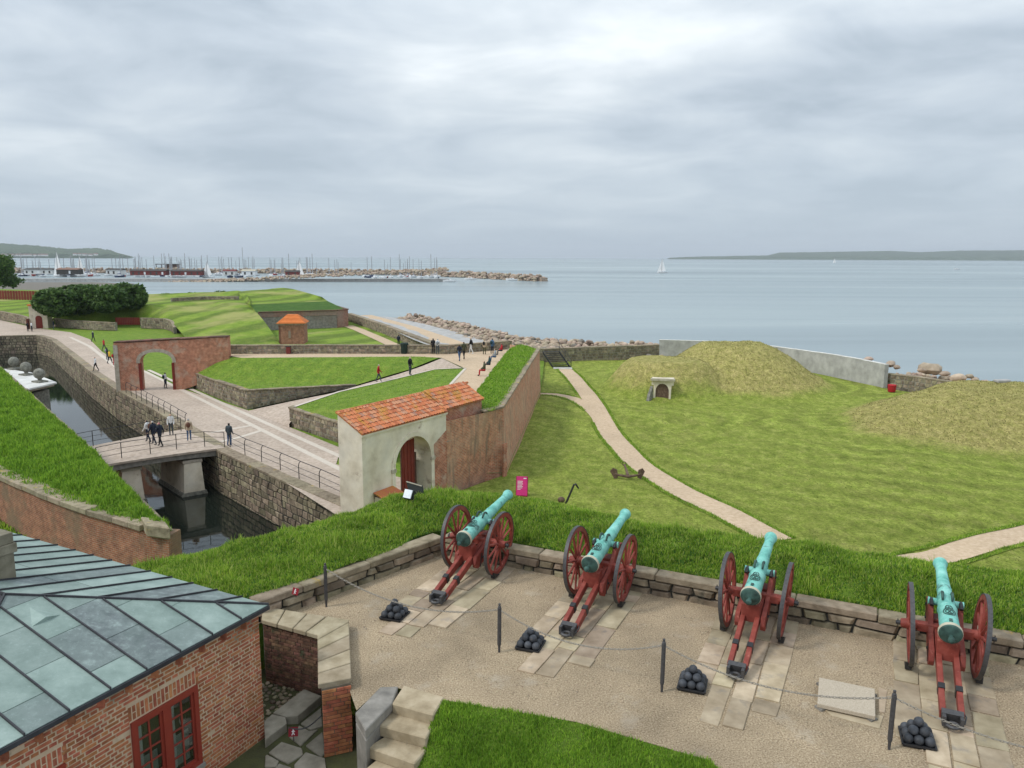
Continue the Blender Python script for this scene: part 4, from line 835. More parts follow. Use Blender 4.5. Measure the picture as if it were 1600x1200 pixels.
for i in range(4):
    a = pp[i]+Vector((0, 0, .83)); b = pp[i+1]+Vector((0, 0, .83)); d = b-a; Lg = d.length; sag = (.36, .33, .30, .32)[i]; n = int(Lg*1.06/.047); m = MB(); fl = Vector((d.x, d.y, 0)).normalized()
    f = lambda s: a+d*s-Vector((0, 0, sag*4*s*(1-s)))
    for k in range(n):
        s0, s1 = k/n, (k+1)/n; p0, p1 = f(s0), f(s1); tg = (p1-p0).normalized(); c = (p0+p1)/2; sd_ = tg.cross(Vector((0, 0, 1))).normalized(); up = sd_.cross(tg); ax = sd_ if k % 2 else up
        m.tube([c+tg*x+ax*y for x, y in lk]+[c+tg*lk[0][0]+ax*lk[0][1]], .0062, 4, False, None)
    tag(m.build('chain', 'iron_chain', None, tuple(a), smooth=True), clab[i], 'chain', 'barrier chains')
# --- raised granite slab
t = thing('stone_slab', 'rectangular granite slab raised on small blocks behind the chain', 'slab', tuple(P(1320, 1100, 0)))
sq = [P(1280, 1058, .11), P(1367, 1076, .11), P(1368, 1119, .11), P(1277, 1099, .11)]
m = MB(); m.extrude([q-Vector((0, 0, .07)) for q in sq], (0, 0, .07)); m.build('slab_top', 'granite', t, bevel=.006)
cc = sum(sq, Vector())/4
for k in (0.86,):
    for q in sq: p = cc.lerp(q, k); m = MB(); m.box((p.x, p.y, .013), (.14, .14, .05), Matrix.Rotation(.45, 3, 'Z')); m.build('support_block', 'stone_dark', t)
# flat stones set in the gravel round it
for q in ([(1270, 1100), (1330, 1118), (1380, 1125), (1374, 1145), (1300, 1125)], [(1372, 1080), (1386, 1085), (1382, 1120), (1373, 1118)]):
    m = MB(); pts = [P(*k, -.06) for k in q]; m.extrude(pts, (0, 0, .075)); c = sum(pts, Vector())/len(pts); ob = link('paving_slab', m.mesh('paving_slab', 'stone_slab', c, bevel=.006), terr); ob.location = c
# --- steps and their cheek stones
t = thing('stone_steps', 'flight of worn stone steps climbing to the gravel terrace', 'steps', tuple(P(640, 1150, ZY)))
stp = [([(627, 1076), (691, 1095), (677, 1117), (612, 1099)], 0.02), ([(620, 1104), (679, 1122), (666, 1153), (586, 1132)], -.155), ([(608, 1146), (668, 1164), (648, 1193), (573, 1167)], -.335), ([(590, 1185), (660, 1205), (640, 1240), (556, 1212)], -.52)]
for q, z in stp:
    p = [P(*k, z) for k in q]; d0 = (p[0]-p[3]).normalized(); p[0] += d0*.12; p[1] += d0*.12; m = MB(); m.extrude([k-Vector((0, 0, .19)) for k in p], (0, 0, .19)); m.build('step', 'stone_step', t, bevel=.018)
p = [P(594, 1073, .03), P(622, 1072, .03), P(613, 1098, .03), P(571, 1141, .03), P(555, 1113, .03)]
m = MB(); m.extrude([k-Vector((0, 0, .16)) for k in p], (0, 0, .16)); m.build('cheek_slab', 'stone_dark', t, bevel=.015)
m = MB(); p = [k-Vector((0, 0, .17)) for k in p]; p[2] -= UU*.02; m.extrude([k-Vector((0, 0, 1.0)) for k in p], (0, 0, 1.0)); m.build('cheek_base', 'stone_dark', t, bevel=.02)
m = MB(); p = [P(570, 1200, -.9), P(700, 1240, -.9), P(690, 1095, -.2), P(620, 1080, -.2)]; m.add([p[0], p[1], p[2], p[3]], [(0, 1, 2, 3)]); m.build('bedding', 'earth', t)
# --- parapet wall of old brick with flat coping slabs
t = thing('brick_parapet', 'old brick parapet wall with pale slab coping turning a corner beside the steps', 'wall', (PB[3].x, PB[3].y, ZY))
zc = .2
inset = lambda a, b, d: None
A0, A1, B0, B1 = PB[5], PB[4], PB[3], PB[2]      # inner line : A0 -> A1 (corner) -> B0 ; outer : PB0, PB1, PB2
core = [A0, A1, B0+VV*.04, B1+VV*.04, PB[1], PB[0]]
cen = Vector((-3.15, 12.6, 0))
cor2 = []
ins = .05
dA = (A1-A0).normalized(); nA = Vector((-dA.y, dA.x, 0)); dB = (B0-A1).normalized(); nB = Vector((-dB.y, dB.x, 0))
cor2 = [A0+nA*ins, A1+nA*ins+nB*ins, B0+nB*ins+VV*.0, B1-nB*.02, PB[1]-nB*.02, PB[0]-nA*.02]
m = MB(); m.extrude([Vector((q.x, q.y, ZY-.2)) for q in cor2], (0, 0, zc-.08-ZY+.2)); m.build('core', 'brick_mortar_dark', t)
# coping : slabs along both legs
def quadslab(q, parent, matn='stone_coping', h=.09, name='coping_slab'):
    m = MB(); c = sum(q, Vector())/len(q); m.extrude([Vector((k.x, k.y, zc-h)) for k in q], (0, 0, h)); o = link(name, m.mesh(name, matn, c, bevel=.012), parent); o.location = c-Vector(parent['_o'])
mat('stone_sand', [(.24, .195, .12), (.32, .265, .175), (.40, .34, .235)], 4, .85, .5, 35, .008, rnd=.08, hue=.01, spots=((.27, .235, .17), 3, .6, .1))
fs = [0, .29, .57, .80, 1]; g = .006
for k in range(4):
    f0, f1 = fs[k]+g, fs[k+1]-g
    if k < 3: quadslab([A0.lerp(A1, f0), A0.lerp(A1, f1), PB[0].lerp(PB[1], min(1, f1*.93)), PB[0].lerp(PB[1], f0*.93)], t, 'stone_sand')
    else: quadslab([A0.lerp(A1, f0), A1, A1.lerp(B0, .10), PB[1].lerp(PB[2], .04), PB[1], PB[0].lerp(PB[1], f0*.93+.01)], t, 'stone_sand')
fb = [.11, .33, .57, .79, 1.0]; fo = [.05, .29, .54, .77, 1.0]
for k in range(4): quadslab([A1.lerp(B0, fb[k]), A1.lerp(B0, fb[k+1]-.012), PB[1].lerp(PB[2], fo[k+1]-.012), PB[1].lerp(PB[2], fo[k])], t, 'stone_sand')
BRICKS = {}
def brick_mesh(w_, h, dep, matn):
    k = (round(w_, 3), h, dep, matn)
    if k not in BRICKS: m = MB(); m.box((w_/2, 0, h/2), (w_, dep, h)); BRICKS[k] = m.mesh('brick', matn, bevel=.004)
    return BRICKS[k]
def brickwork(parent, O, d, n, Lg, z0, z1, matn, holes=(), course=.067, bl=.228, joint=.012, most=300, seed=1, score=None, skip=0.):
    rg = random.Random(seed); d = Vector(d).normalized(); po = Vector(parent['_o']); items = []; r_ = 0; z = z0
    while z+course <= z1+1e-6:
        s = -rg.choice((0, .5))*bl if r_ % 2 else -.25*bl; hdr = r_ % 2
        while s < Lg:
            w_ = bl if not (hdr and rg.random() < .75) and rg.random() < .8 else (bl-joint)/2
            a, b = max(0, s), min(Lg, s+w_)
            segs = [(a, b)]
            for h0, h1, hz0, hz1 in holes:
                if z+course > hz0 and z < hz1: segs = [x for q in segs for x in ((q[0], min(q[1], h0)), (max(q[0], h1), q[1])) if x[1]-x[0] > 0]
            for a, b in segs:
                if b-a > .035 and rg.random() >= skip: items.append((a, z, round((b-a)/.019)*.019))
            s += w_+joint
        z += course; r_ += 1
    if score: items.sort(key=lambda q: score(O+d*q[0]+Vector((0, 0, q[1]))))
    ang = math.atan2(d.y, d.x); rest = MB(); h = round(course-joint, 4)
    for i, (s, z, w_) in enumerate(items):
        p = O+d*(s+joint/2)+n*(rg.uniform(-.003, .004))+Vector((0, 0, z+joint/2))
        if i < most: o = link('brick', brick_mesh(w_, h, .03, matn), parent); o.location = p-po; o.rotation_euler = (0, 0, ang)
        else: M3 = Matrix.Rotation(ang, 3, 'Z'); rest.box(p+d*w_/2+Vector((0, 0, h/2)), (w_, .03, h), M3, rg.random()*.98+.01)
    if rest.v: struct(rest.build('brick_field', matn, parent), 'stuff')
nf = (dA.cross(Vector((0, 0, 1)))); nf = Vector((dA.y, -dA.x, 0))
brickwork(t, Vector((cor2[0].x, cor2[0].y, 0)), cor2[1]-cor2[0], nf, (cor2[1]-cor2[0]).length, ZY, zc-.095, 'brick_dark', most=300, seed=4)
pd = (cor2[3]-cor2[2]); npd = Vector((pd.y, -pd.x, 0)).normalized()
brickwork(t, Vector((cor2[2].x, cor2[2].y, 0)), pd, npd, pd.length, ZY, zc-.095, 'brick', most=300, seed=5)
# --- courtyard paving : field stones, kerb slabs, flagstones
yard = bpy.data.objects['courtyard']
rg = random.Random(5)
cob = []
for k in range(900):
    px, py = rg.uniform(408, 505), rg.uniform(1068, 1145); q = P(px, py, ZY)
    if py > 1150-(px-412)*.52 - 6 or py < 1048+(px-410)*.33: continue
    if all((q-c).length > .095 for c in cob): cob.append(q)
rocks = []
for k in range(5):
    m = MB(); m.ball((0, 0, 0), .055, 8, 5, (1.15, .85, .5)); 
    m.v = [tuple(Vector(q)*(1+.22*noise.noise(Vector(q)*22+Vector((k*9, 0, 0))))) for q in m.v]; rocks.append(m.mesh('cobble', 'stone_wall', smooth=True))
for q in cob[:280]: o = link('cobble', rg.choice(rocks), yard); o.location = q+Vector((0, 0, .012)); o.rotation_euler = (0, 0, rg.random()*6); sc = rg.uniform(.75, 1.15); o.scale = (sc, sc, sc)
def flag(q, z=.03, name='flagstone', matn='stone_wall', h=.09):
    pts = [P(*k, ZY+z-h) for k in q]; c = sum(pts, Vector())/len(pts); m = MB(); m.extrude(pts, (0, 0, h)); o = link(name, m.mesh(name, matn, c, bevel=.01), yard); o.location = c
mat('stone_yard', [(.17, .15, .115), (.245, .22, .17), (.31, .28, .225)], 4, .85, .5, 35, .008, rnd=.15)
flag([(427, 1131), (476, 1093), (503, 1104), (466, 1136), (447, 1137)], .16, 'kerb_slab', 'stone_yard', .22); flag([(413, 1145), (426, 1133), (447, 1138), (449, 1148), (415, 1174)], .16, 'kerb_slab', 'stone_yard', .22)
for q in ([(470, 1137), (502, 1112), (504, 1141), (485, 1147)], [(452, 1158), (468, 1140), (484, 1149), (497, 1146), (470, 1172)], [(478, 1172), (504, 1150), (510, 1182), (502, 1190)], [(420, 1183), (440, 1166), (472, 1176), (474, 1186), (450, 1200), (434, 1192)], [(478, 1182), (508, 1192), (512, 1225), (462, 1225), (460, 1202)], [(415, 1188), (418, 1186), (436, 1196), (432, 1205), (414, 1205)], [(424, 1215), (436, 1200), (455, 1206), (456, 1230), (424, 1230)]): flag(q, .03, 'flagstone', 'stone_yard')
# --- two small red warning plaques
def plaque(c, rz, label, w_=.16, h=.14, stem=.1):
    t = thing('warning_sign', label, 'sign', tuple(c), rz, 'small red warning signs', world=False)
    m = MB(); m.box((0, 0, stem+h/2), (w_, .012, h), Matrix.Rotation(-.35, 3, 'X')); m.build('plate', 'sign_red', t)
    M3 = Matrix.Rotation(-.35, 3, 'X'); m = MB()
    def pt(x, z): return M3 @ Vector((x, -.009, z))+Vector((0, 0, stem+h/2))
    def bar(a, b, r_): m.tube([pt(*a), pt(*b)], r_, 5)
    k = h/.14
    m.lathe([(0, .012*k), (.002, .012*k)], pt(.0, .042*k), M3 @ Vector((0, -1, 0)), 10); bar((0, .028*k), (-.004, -.008*k), .010*k); bar((-.004, -.008*k), (-.02*k, -.05*k), .007*k); bar((-.002, -.008*k), (.02*k, -.045*k), .007*k); bar((0, .022*k), (.026*k, .0), .006*k); bar((-.002, .02*k), (-.024*k, .002*k), .006*k); m.build('pictogram', 'white_paint', t)
    m = MB(); m.tube([(0, .01, 0), (0, .01, stem+.02)], .008, 6); m.build('stake', 'iron', t)
plaque(P(462, 932, .53)+Vector((0, 0, -.02)), -.5, 'small red sign with white figure on the coping left of the iron post', .15, .13, .06)
plaque(P(459, 1158, ZY+.06), .1, 'small red sign with white figure on the flagstones beside the building', .16, .15, .10)
m = MB(); a = P(450, 1137, ZY+.30); b = P(502, 1118, ZY+.55); m.tube([a.lerp(b, k/10)-Vector((0, 0, .12*math.sin(math.pi*k/10))) for k in range(11)], .012, 5); tag(m.build('rope', 'iron_grey', None, tuple(a), smooth=True), 'thin grey barrier rope behind the red sign on the flagstones', 'rope')
# --- floodlight and its dark screen on the bank
bz = P(650, 783, .78)
t = thing('floodlight', 'white-faced floodlight on a bracket in the grass, behind the first cannon', 'floodlight', tuple(P(640, 779, .78)))
c = P(637, 775, 1.02)+Vector((0, .05, .04)); M3 = Matrix.Rotation(-.55, 3, 'Z') @ Matrix.Rotation(-.5, 3, 'X')
m = MB(); m.box(c, (.24, .03, .22), M3); m.build('glass', 'lamp_glass', t); m = MB(); m.box(c+M3 @ Vector((0, .06, 0)), (.27, .10, .25), M3); m.build('housing', 'board_dark', t, bevel=.01)
m = MB(); m.tube([c+M3 @ Vector((-.15, .05, 0)), c+M3 @ Vector((-.15, .15, -.16)), c+M3 @ Vector((.15, .15, -.16)), c+M3 @ Vector((.15, .05, 0))], .012, 5); m.tube([c+M3 @ Vector((0, .15, -.16)), c+Vector((0, .05, -.45))], .02, 6); m.build('bracket', 'iron_grey', t)
q = [P(635, 752, 1.28), P(659, 759, 1.24), P(664, 787, .78), P(640, 782, .78)]
y0 = 19.6; q = [PY(635, 753, y0+.15), PY(659, 760, y0-.05), PY(664, 788, y0-.25), PY(641, 781, y0-.02)]
t = thing('light_screen', 'dark board with pale top edge standing behind the floodlight', 'screen', tuple(q[2]))
m = MB(); m.extrude(q, (.02, .05, .01)); m.build('board', 'board_dark', t); m = MB(); m.tube([q[0]+Vector((0, -.01, .012)), q[1]+Vector((0, -.01, .012))], .016, 4); m.build('top_rail', 'stone_pale', t)
m = MB(); m.tube([q[0].lerp(q[3], .5)+Vector((.05, -.02, 0)), q[2].lerp(q[3], .4)+Vector((.1, -.12, .1)), q[1].lerp(q[2], .4)+Vector((0, -.03, 0))], .012, 5); m.build('stay', 'iron_grey', t)
# ================================================================== BRICK BUILDING WITH COPPER ROOF
ZE = 1.3; EC = P(420, 945, ZE); da = Vector((-.46, -.888, 0)).normalized(); db = Vector((-.888, .46, 0)).normalized(); SL = .257; WID = 5.38; LEN = 11.0
bld = thing('brick_building', 'brick building with green copper roof in the lower left corner', 'building', (EC.x, EC.y, ZY))
OV = .12
wc = EC+da*OV+db*OV; wc.z = 0
WL = WID-2*OV
wallp = MB(); wallp.extrude([Vector((q.x, q.y, ZY-.4)) for q in (wc+db*.3+da*.006, wc+da*WL+db*.3, wc+da*WL+db*LEN, wc+db*LEN+da*.006)], (0, 0, ZE-ZY+.4-.02))
def panel(s0, s1, z0, z1): wallp.extrude([wc+db*.006+da*s0+Vector((0, 0, z0)), wc+db*.006+da*s1+Vector((0, 0, z0)), wc+db*.006+da*s1+Vector((0, 0, z1)), wc+db*.006+da*s0+Vector((0, 0, z1))], tuple(db*.293))
panel(.006, 1.32, ZY-.4, ZE-.02); panel(2.46, 3.42, ZY-.4, ZE-.02); panel(4.55, WL, ZY-.4, ZE-.02)
for s0, s1 in ((1.32, 2.46), (3.42, 4.55)): panel(s0, s1, .57, ZE-.02); panel(s0, s1, ZY-.4, -.75)
wa = wallp.build('wall', 'brick_mortar', bld)
hs = [(1.32, 2.46, -.75, .57), (3.42, 4.55, -.75, .57)]
nA_ = Vector((-db.x, -db.y, 0))
wa_holes = [(a, b, c-.01, d+.27) for a, b, c, d in hs]
brickwork(wa, wc+db*.018, da, nA_, WL, ZY, ZE-.03, 'brick', wa_holes, most=300, seed=9, course=.064, bl=.215, joint=.017, score=lambda p: (p-Vector((-4.9, 10.8, .6))).length, skip=.02)
brickwork(wa, wc+da*.018, db, Vector((-da.x, -da.y, 0)), 3.0, ZY, ZE-.03, 'brick', most=0, seed=10, course=.064, bl=.215, joint=.013)
def onA(s, z, out=0): q = wc+da*s-db*out; return Vector((q.x, q.y, z))
for a, b, z0, z1 in hs:
    # soldier course arch : bricks on end
    n_ = int((b-a+.1)/.068)
    for k in range(n_):
        s_ = a-.05+k*.068; bw = brick_mesh(.054, .215, .03, 'brick') if k % 2 else None
        for zz, hh in (((z1+.025, .215),) if k % 2 else ((z1+.025, .10), (z1+.138, .10))):
            o = link('brick', brick_mesh(.053, hh, .03, 'brick'), wa); o.location = onA(s_, zz, -.018)-Vector(wa['_o']); o.rotation_euler = (0, 0, math.atan2(da.y, da.x))
    w_ = b-a
    wn = bpy.data.objects.new('window', None); COL.objects.link(wn); wn.parent = bld; wn['_o'] = tuple(bld['_o'])
    def bar(s0, s1, z0_, z1_, o0, o1, nm, mt): m = MB(); m.extrude([onA(s0, z0_, o0), onA(s1, z0_, o0), onA(s1, z1_, o0), onA(s0, z1_, o0)], tuple(-db*(o1-o0))); return m.build(nm, mt, wn)
    fw = .075
    for s0, s1, za, zb in ((a, a+fw, z0, z1), (b-fw, b, z0, z1), (a+fw, b-fw, z1-fw, z1), (a+fw, b-fw, z0, z0+fw), ((a+b)/2-.06, (a+b)/2+.06, z0+fw, z1-fw)): bar(s0, s1, za, zb, -.02, .03, 'frame_bar', 'red_window')
    bar(a, b, z0, z1, -.16, -.15, 'room_backing', 'glass_dark')
    for h0, h1 in ((a+fw, (a+b)/2-.06), ((a+b)/2+.06, b-fw)):
        sw_ = .04
        for s0, s1, za, zb in ((h0, h0+sw_, z0+fw, z1-fw), (h1-sw_, h1, z0+fw, z1-fw), (h0+sw_, h1-sw_, z1-fw-sw_, z1-fw), (h0+sw_, h1-sw_, z0+fw, z0+fw+sw_)): bar(s0, s1, za, zb, -.03, .0, 'sash', 'red_window')
        gz0, gz1 = z0+fw+sw_, z1-fw-sw_; g0, g1 = h0+sw_, h1-sw_; gm = g0+(g1-g0)*.5
        bar(gm-.012, gm+.012, gz0, gz1, -.028, -.004, 'glazing_bar', 'red_window')
        for k in range(1, 5): zz = lerp(gz0, gz1, k/5); bar(g0, gm-.012, zz-.011, zz+.011, -.027, -.005, 'glazing_bar', 'red_window'); bar(gm+.012, g1, zz-.011, zz+.011, -.027, -.005, 'glazing_bar', 'red_window')
        for p0, p1 in ((g0, gm-.012), (gm+.012, g1)):
            for k in range(5): bar(p0, p1, lerp(gz0, gz1, k/5)+.011, lerp(gz0, gz1, (k+1)/5)-.011, -.022, -.016, 'pane', 'window_glass')
        bar(h1-sw_-.11, h1-sw_, gz0, gz1, -.10, -.09, 'curtain', 'white_paint'); bar(h0+sw_, h1-sw_, gz0, gz0+.5, -.12, -.11, 'curtain', 'curtain')
    bar(a-.03, b+.03, z0-.06, z0-.002, -.02, .06, 'sill', 'stone_dark')
# dentil bricks under the eave
for k in range(12):
    m = MB(); q = onA(.35+k*.42, ZE-.18, -.0); m.box(q-db*.02, (.05, .09, .12), Matrix.Rotation(math.atan2(-db.y, -db.x)+R(90)+.5, 3, 'Z')); m.build('eave_bracket', 'brick', bld)
# roof : deck, copper sheets, standing seams
def onR(s, tt, face, up=0): # s along eave, tt horizontal distance up-slope
    q = EC+(da*s+db*tt if face == 'A' else db*s+da*tt); return Vector((q.x, q.y, ZE+tt*SL+up))
hw = WID/2
m = MB(); top = EC+da*hw+db*hw; top.z = ZE+hw*SL; ez = Vector((0, 0, -.05))
c0, c1, c2, c3 = EC.copy(), EC+da*WID, EC+da*WID+db*LEN, EC+db*LEN; rdg = top+db*(LEN-2*hw)
e_ = Vector((0, 0, -.012))
m.add([c0+e_, c1+e_, top+e_, rdg+e_, c2+e_, c3+e_, c0+ez, c1+ez, c2+ez, c3+ez], [(0, 1, 2), (0, 2, 3, 5), (1, 4, 3, 2), (4, 5, 3), (0, 6, 7, 1), (1, 7, 8, 4), (4, 8, 9, 5), (5, 9, 6, 0), (6, 9, 8, 7)])
roof = m.build('roof', 'lead', bld)
sA = [0, .6, 1.18, 1.77, 2.34, 2.9, 3.48, 4.05, 4.62, WID]; sB = [0, .62, 1.21, 1.82, 2.37, 2.95, 3.52, 4.06, 4.61, 5.17, 5.74, 6.34, 6.95, 7.5, 8.1]
def sheet(face, s0, s1, t0, t1):
    lim_ = (lambda s: min(s, WID-s)) if face == 'A' else (lambda s: min(s, hw))
    pts = []
    ss = sorted({s0, s1}|({hw} if s0 < hw < s1 else set()))
    lo = [(s, t0) for s in ss if lim_(s) >= t0-1e-6]; hi = [(s, min(t1, lim_(s))) for s in reversed(ss) if min(t1, lim_(s)) > t0+1e-4]
    # where the hip crosses t0
    poly = []
    if lim_(s0) < t0: lo = [(t0, t0)]+lo
    if lim_(s1) < t0: lo = lo+[(WID-t0, t0)]
    mid = []
    for a, b in zip(ss[:-1], ss[1:]):
        for sx in (t1, WID-t1):
            if face == 'A' or sx == t1:
                if a < sx < b: hi.append((sx, t1))
    hi = sorted(set(hi), key=lambda q: -q[0]); poly = lo+hi
    if len(poly) < 3: return
    cx = sum(q[0] for q in poly)/len(poly); cy = sum(q[1] for q in poly)/len(poly); g = .006
    poly = [(q[0]+(cx-q[0])*g/max(.05, abs(cx-q[0])+.01), q[1]+(cy-q[1])*g/max(.05, abs(cy-q[1])+.01)) for q in poly]
    m = MB(); z = random.uniform(0, .003); m.extrude([onR(*q, face, -.008) for q in poly], (0, 0, .010+z)); m.build('copper_sheet', 'copper_sheet', roof)
def seam(a, b, r_=.016): m = MB(); d = (b-a); n = Vector((d.y, -d.x, 0)).normalized()*r_*.7; h = Vector((0, 0, .034)); m.extrude([a-n, a+n, a+n*.8+h, a-n*.8+h], tuple(d)); m.build('standing_seam', 'lead', roof)
for i, (s0, s1) in enumerate(zip(sA[:-1], sA[1:])):
    cuts = [0]; q = (.45, .95, .5, .9)[i % 4]
    while q < hw: cuts.append(q); q += (.95, .9)[i % 2]
    cuts.append(hw+.01)
    for a, b in zip(cuts[:-1], cuts[1:]):
        if min(max(s0, 0), WID-s0) > a or min(s1, WID-s1) > a: sheet('A', s0, s1, a, b)
    if i: seam(onR(s0, .0, 'A'), onR(s0, max(.05, min(s0, WID-s0)-.05), 'A'))
for i, (s0, s1) in enumerate(zip(sB[:-1], sB[1:])):
    for a, b in ((0, 1.25+.2*(i % 3)), (1.25+.2*(i % 3), hw+.01)):
        if min(s1, hw) > a: sheet('B', s0, s1, a, b)
    if i: seam(onR(s0, .0, 'B'), onR(s0, min(s0, hw)-.04, 'B'))
seam(EC+Vector((0, 0, .0)), top, .022); seam(c1, top, .022); seam(top, rdg, .022)
m = MB(); m.extrude([EC+Vector((0, 0, -.012)), c1+Vector((0, 0, -.012)), c1+Vector((0, 0, -.075)), EC+Vector((0, 0, -.075))], tuple(-db*.02)); m.build('eave_flashing', 'lead', roof)
m = MB(); q = onR(2.62, 1.98, 'A', .004); a_, b_ = onR(2.42, 1.78, 'A', .004), onR(2.85, 1.78, 'A', .004); a2, b2 = a_+Vector((0, 0, .10)), b_+Vector((0, 0, .10)); pk = onR(2.62, 2.2, 'A', .004)
m.add([a_, b_, (a_+b_)/2+Vector((0, 0, .06)), pk], [(0, 1, 2), (0, 2, 3), (2, 1, 3), (0, 3, 1)]); m.build('roof_vent', 'copper_sheet', roof)
# chimney
cb = onR(4.6, 2.0, 'B'); M3 = Matrix.Rotation(math.atan2(da.y, da.x), 3, 'Z'); zb = cb.z-.2
cb = PW(-8, 918, onR(0, 2.25, 'B'), onR(5, 2.25, 'B'))[0]
ch = bpy.data.objects.new('chimney', None); COL.objects.link(ch); ch.parent = bld; ch['_o'] = tuple(bld['_o'])
def cbx(dx, dz, w_, h, nm, mt): m = MB(); m.box(Vector((cb.x, cb.y, cb.z-.25+dz+h/2)), (w_, w_, h), M3); m.build(nm, mt, ch, bevel=.01)
mat('stone_chimney', [(.13, .115, .08), (.20, .18, .13), (.26, .235, .175)], 4, .9, .5, 30, .01)
cbx(0, 0, .50, .28, 'lead_flashing', 'lead'); cbx(0, .28, .46, .55, 'shaft', 'stone_chimney'); cbx(0, .83, .54, .16, 'collar', 'stone_chimney'); cbx(0, .99, .48, .18, 'cap', 'stone_chimney')
# ================================================================== GATEHOUSE
zb_, ze_ = ZR-.2, -1.55; DEP = 1.6
gh = thing('gatehouse', 'whitewashed gatehouse with orange tiled lean-to roof and arched passage', 'gatehouse', (G0.x, G0.y, ZR))
def gp(s, z, dpt=0): q = G0+gd*s-gn*dpt; return Vector((q.x, q.y, z))
a0, a1, zs = 2.39, 5.39, -3.85; rad = (a1-a0)/2; ac = (a0+a1)/2
arc = [(ac-rad*math.cos(math.pi*k/16), zs+rad*.97*math.sin(math.pi*k/16)) for k in range(17)]
out_ = [(0, zb_), (0, ze_), (6.8, ze_), (6.8, zb_), (a1, zb_)]+[q for q in reversed(arc)]+[(a0, zb_)]
m = MB(); m.extrude([gp(s, z, 0) for s, z in out_], tuple(-gn*DEP)); m.build('plaster_wall', 'limewash', gh)
# gable ends under the sloping roof
zr_ = -.66
for s in (0.0, 6.6): m = MB(); m.extrude([gp(s, ze_+.001, .0), gp(s, zr_, DEP), gp(s, ze_+.001, DEP)], tuple(gd*.2)); m.build('gable', 'limewash', gh)
# moulded arch surround, a little proud
ring_o = [(ac-(rad+.26)*math.cos(math.pi*k/16), zs+(rad+.26)*.97*math.sin(math.pi*k/16)) for k in range(17)]
m = MB()
for k in range(16): m.extrude([gp(*arc[k], 0), gp(*arc[k+1], 0), gp(*ring_o[k+1], 0), gp(*ring_o[k], 0)], tuple(gn*.05))
m.build('arch_moulding', 'limewash', gh)
for s0, s1 in ((a0-.26, a0), (a1, a1+.26)):
    m = MB(); m.extrude([gp(s0, zb_), gp(s1, zb_), gp(s1, zs-.003), gp(s0, zs-.003)], tuple(gn*.05)); m.build('jamb', 'limewash', gh); m = MB(); m.extrude([gp(s0-.04, zs-.17), gp(s1+.03, zs-.17), gp(s1+.03, zs+.02), gp(s0-.04, zs+.02)], tuple(gn*.10)); m.build('impost', 'stone_pale', gh)
m = MB(); m.extrude([gp(-.06, ze_-.12), gp(6.85, ze_-.12), gp(6.85, ze_-.001), gp(-.06, ze_-.001)], tuple(gn*.09)); m.build('cornice', 'limewash', gh)
# brick part to the right
m = MB(); wall(m, [(*gp(6.81, 0, .25)[:2], -4.0, ze_+.06), (*gp(GL+.05, 0, .25)[:2], -4.0, ze_+.06)], 1.3, 1); m.build('brick_wall', 'brick_gate', gh)
m = MB(); wall(m, [(*gp(6.81, 0, -.03)[:2], ZR-.5, -3.3), (*gp(GL, 0, -.03)[:2], ZR-.5, -3.3)], .4, 1); m.build('rubble_face', 'brick_rampart', gh)
m = MB(); m.extrude([gp(6.82, -3.297, -.02), gp(GL, -3.297, -.02), gp(GL, -3.05, .25), gp(6.82, -3.05, .25)], tuple(-gn*.05)); m.build('weathering', 'stone_coping', gh)
# brick patches on the right of the arch
m = MB(); wall(m, [(*gp(a1+.27, 0, -.012)[:2], ZR-.2, -3.2), (*gp(6.81, 0, -.012)[:2], ZR-.2, -2.6)], .05, 1); m.build('bare_brick', 'brick_gate', gh)
# pan tiles : rows of curved tiles joined into one part
m = MB(); up = Vector((0, 0, zr_-ze_))-gn*(DEP+.1); sl = up.length; ud = up/sl; nn = gd.cross(ud).normalized(); nn = nn if nn.z > 0 else -nn
def tiles(m, s0, s1, o, tw=.23, tl=.30, rg=random.Random(3)):
    nr = int(sl/tl)+1
    for i in range(nr):
        for j in range(int((s1-s0)/tw)):
            b = o+gd*(s0+j*tw)+ud*(i*tl)+nn*.02+nn*rg.uniform(-.008, .008); e_ = min(tl*1.12, sl-i*tl+.05); vs = []
            for v_ in (0, 1):
                for k in range(5): f = k/4; vs.append(b+gd*(tw*1.04*f)+ud*(e_*v_)+nn*(.055*math.sin(f*math.pi*1.0)+(.028 if v_ == 0 else 0)))
            m.add(vs, [(k, k+1, 6+k, 5+k) for k in range(4)], None, rg.random()*.98+.01)
m2 = MB(); m2.extrude([gp(-.1, ze_+.0, -.12), gp(6.84, ze_, -.12), gp(6.84, zr_+.02, DEP), gp(-.1, zr_+.02, DEP)], (0, 0, .03)); rf = m2.build('roof', 'roof_tile', gh)
m2 = MB(); m2.extrude([gp(6.86, ze_+.08, .10), gp(GL+.12, ze_+.08, .10), gp(GL+.12, zr_+.06, DEP), gp(6.86, zr_+.06, DEP)], (0, 0, .03)); m2.build('roof', 'roof_tile', gh)
tiles(m, -.1, 6.9, gp(0, ze_+.03, -.14)); struct(m.build('roof_tiles', 'roof_tile', rf, recalc=False), 'stuff')
m = MB(); up = Vector((0, 0, zr_-ze_))-gn*(DEP-.06); sl = up.length; ud = up/sl; tiles(m, 6.87, GL+.2, gp(0, ze_+.11, .08), rg=random.Random(4)); struct(m.build('roof_tiles', 'roof_tile', rf, recalc=False), 'stuff')
m = MB()
for k in range(36):
    c = gp(-.05+k*.31, zr_+.06, DEP+.02); m.tube([c, c+gd*.34], [.085, .075], 8, True, random.random()*.98+.01)
struct(m.build('ridge_tiles', 'roof_tile', rf), 'stuff')
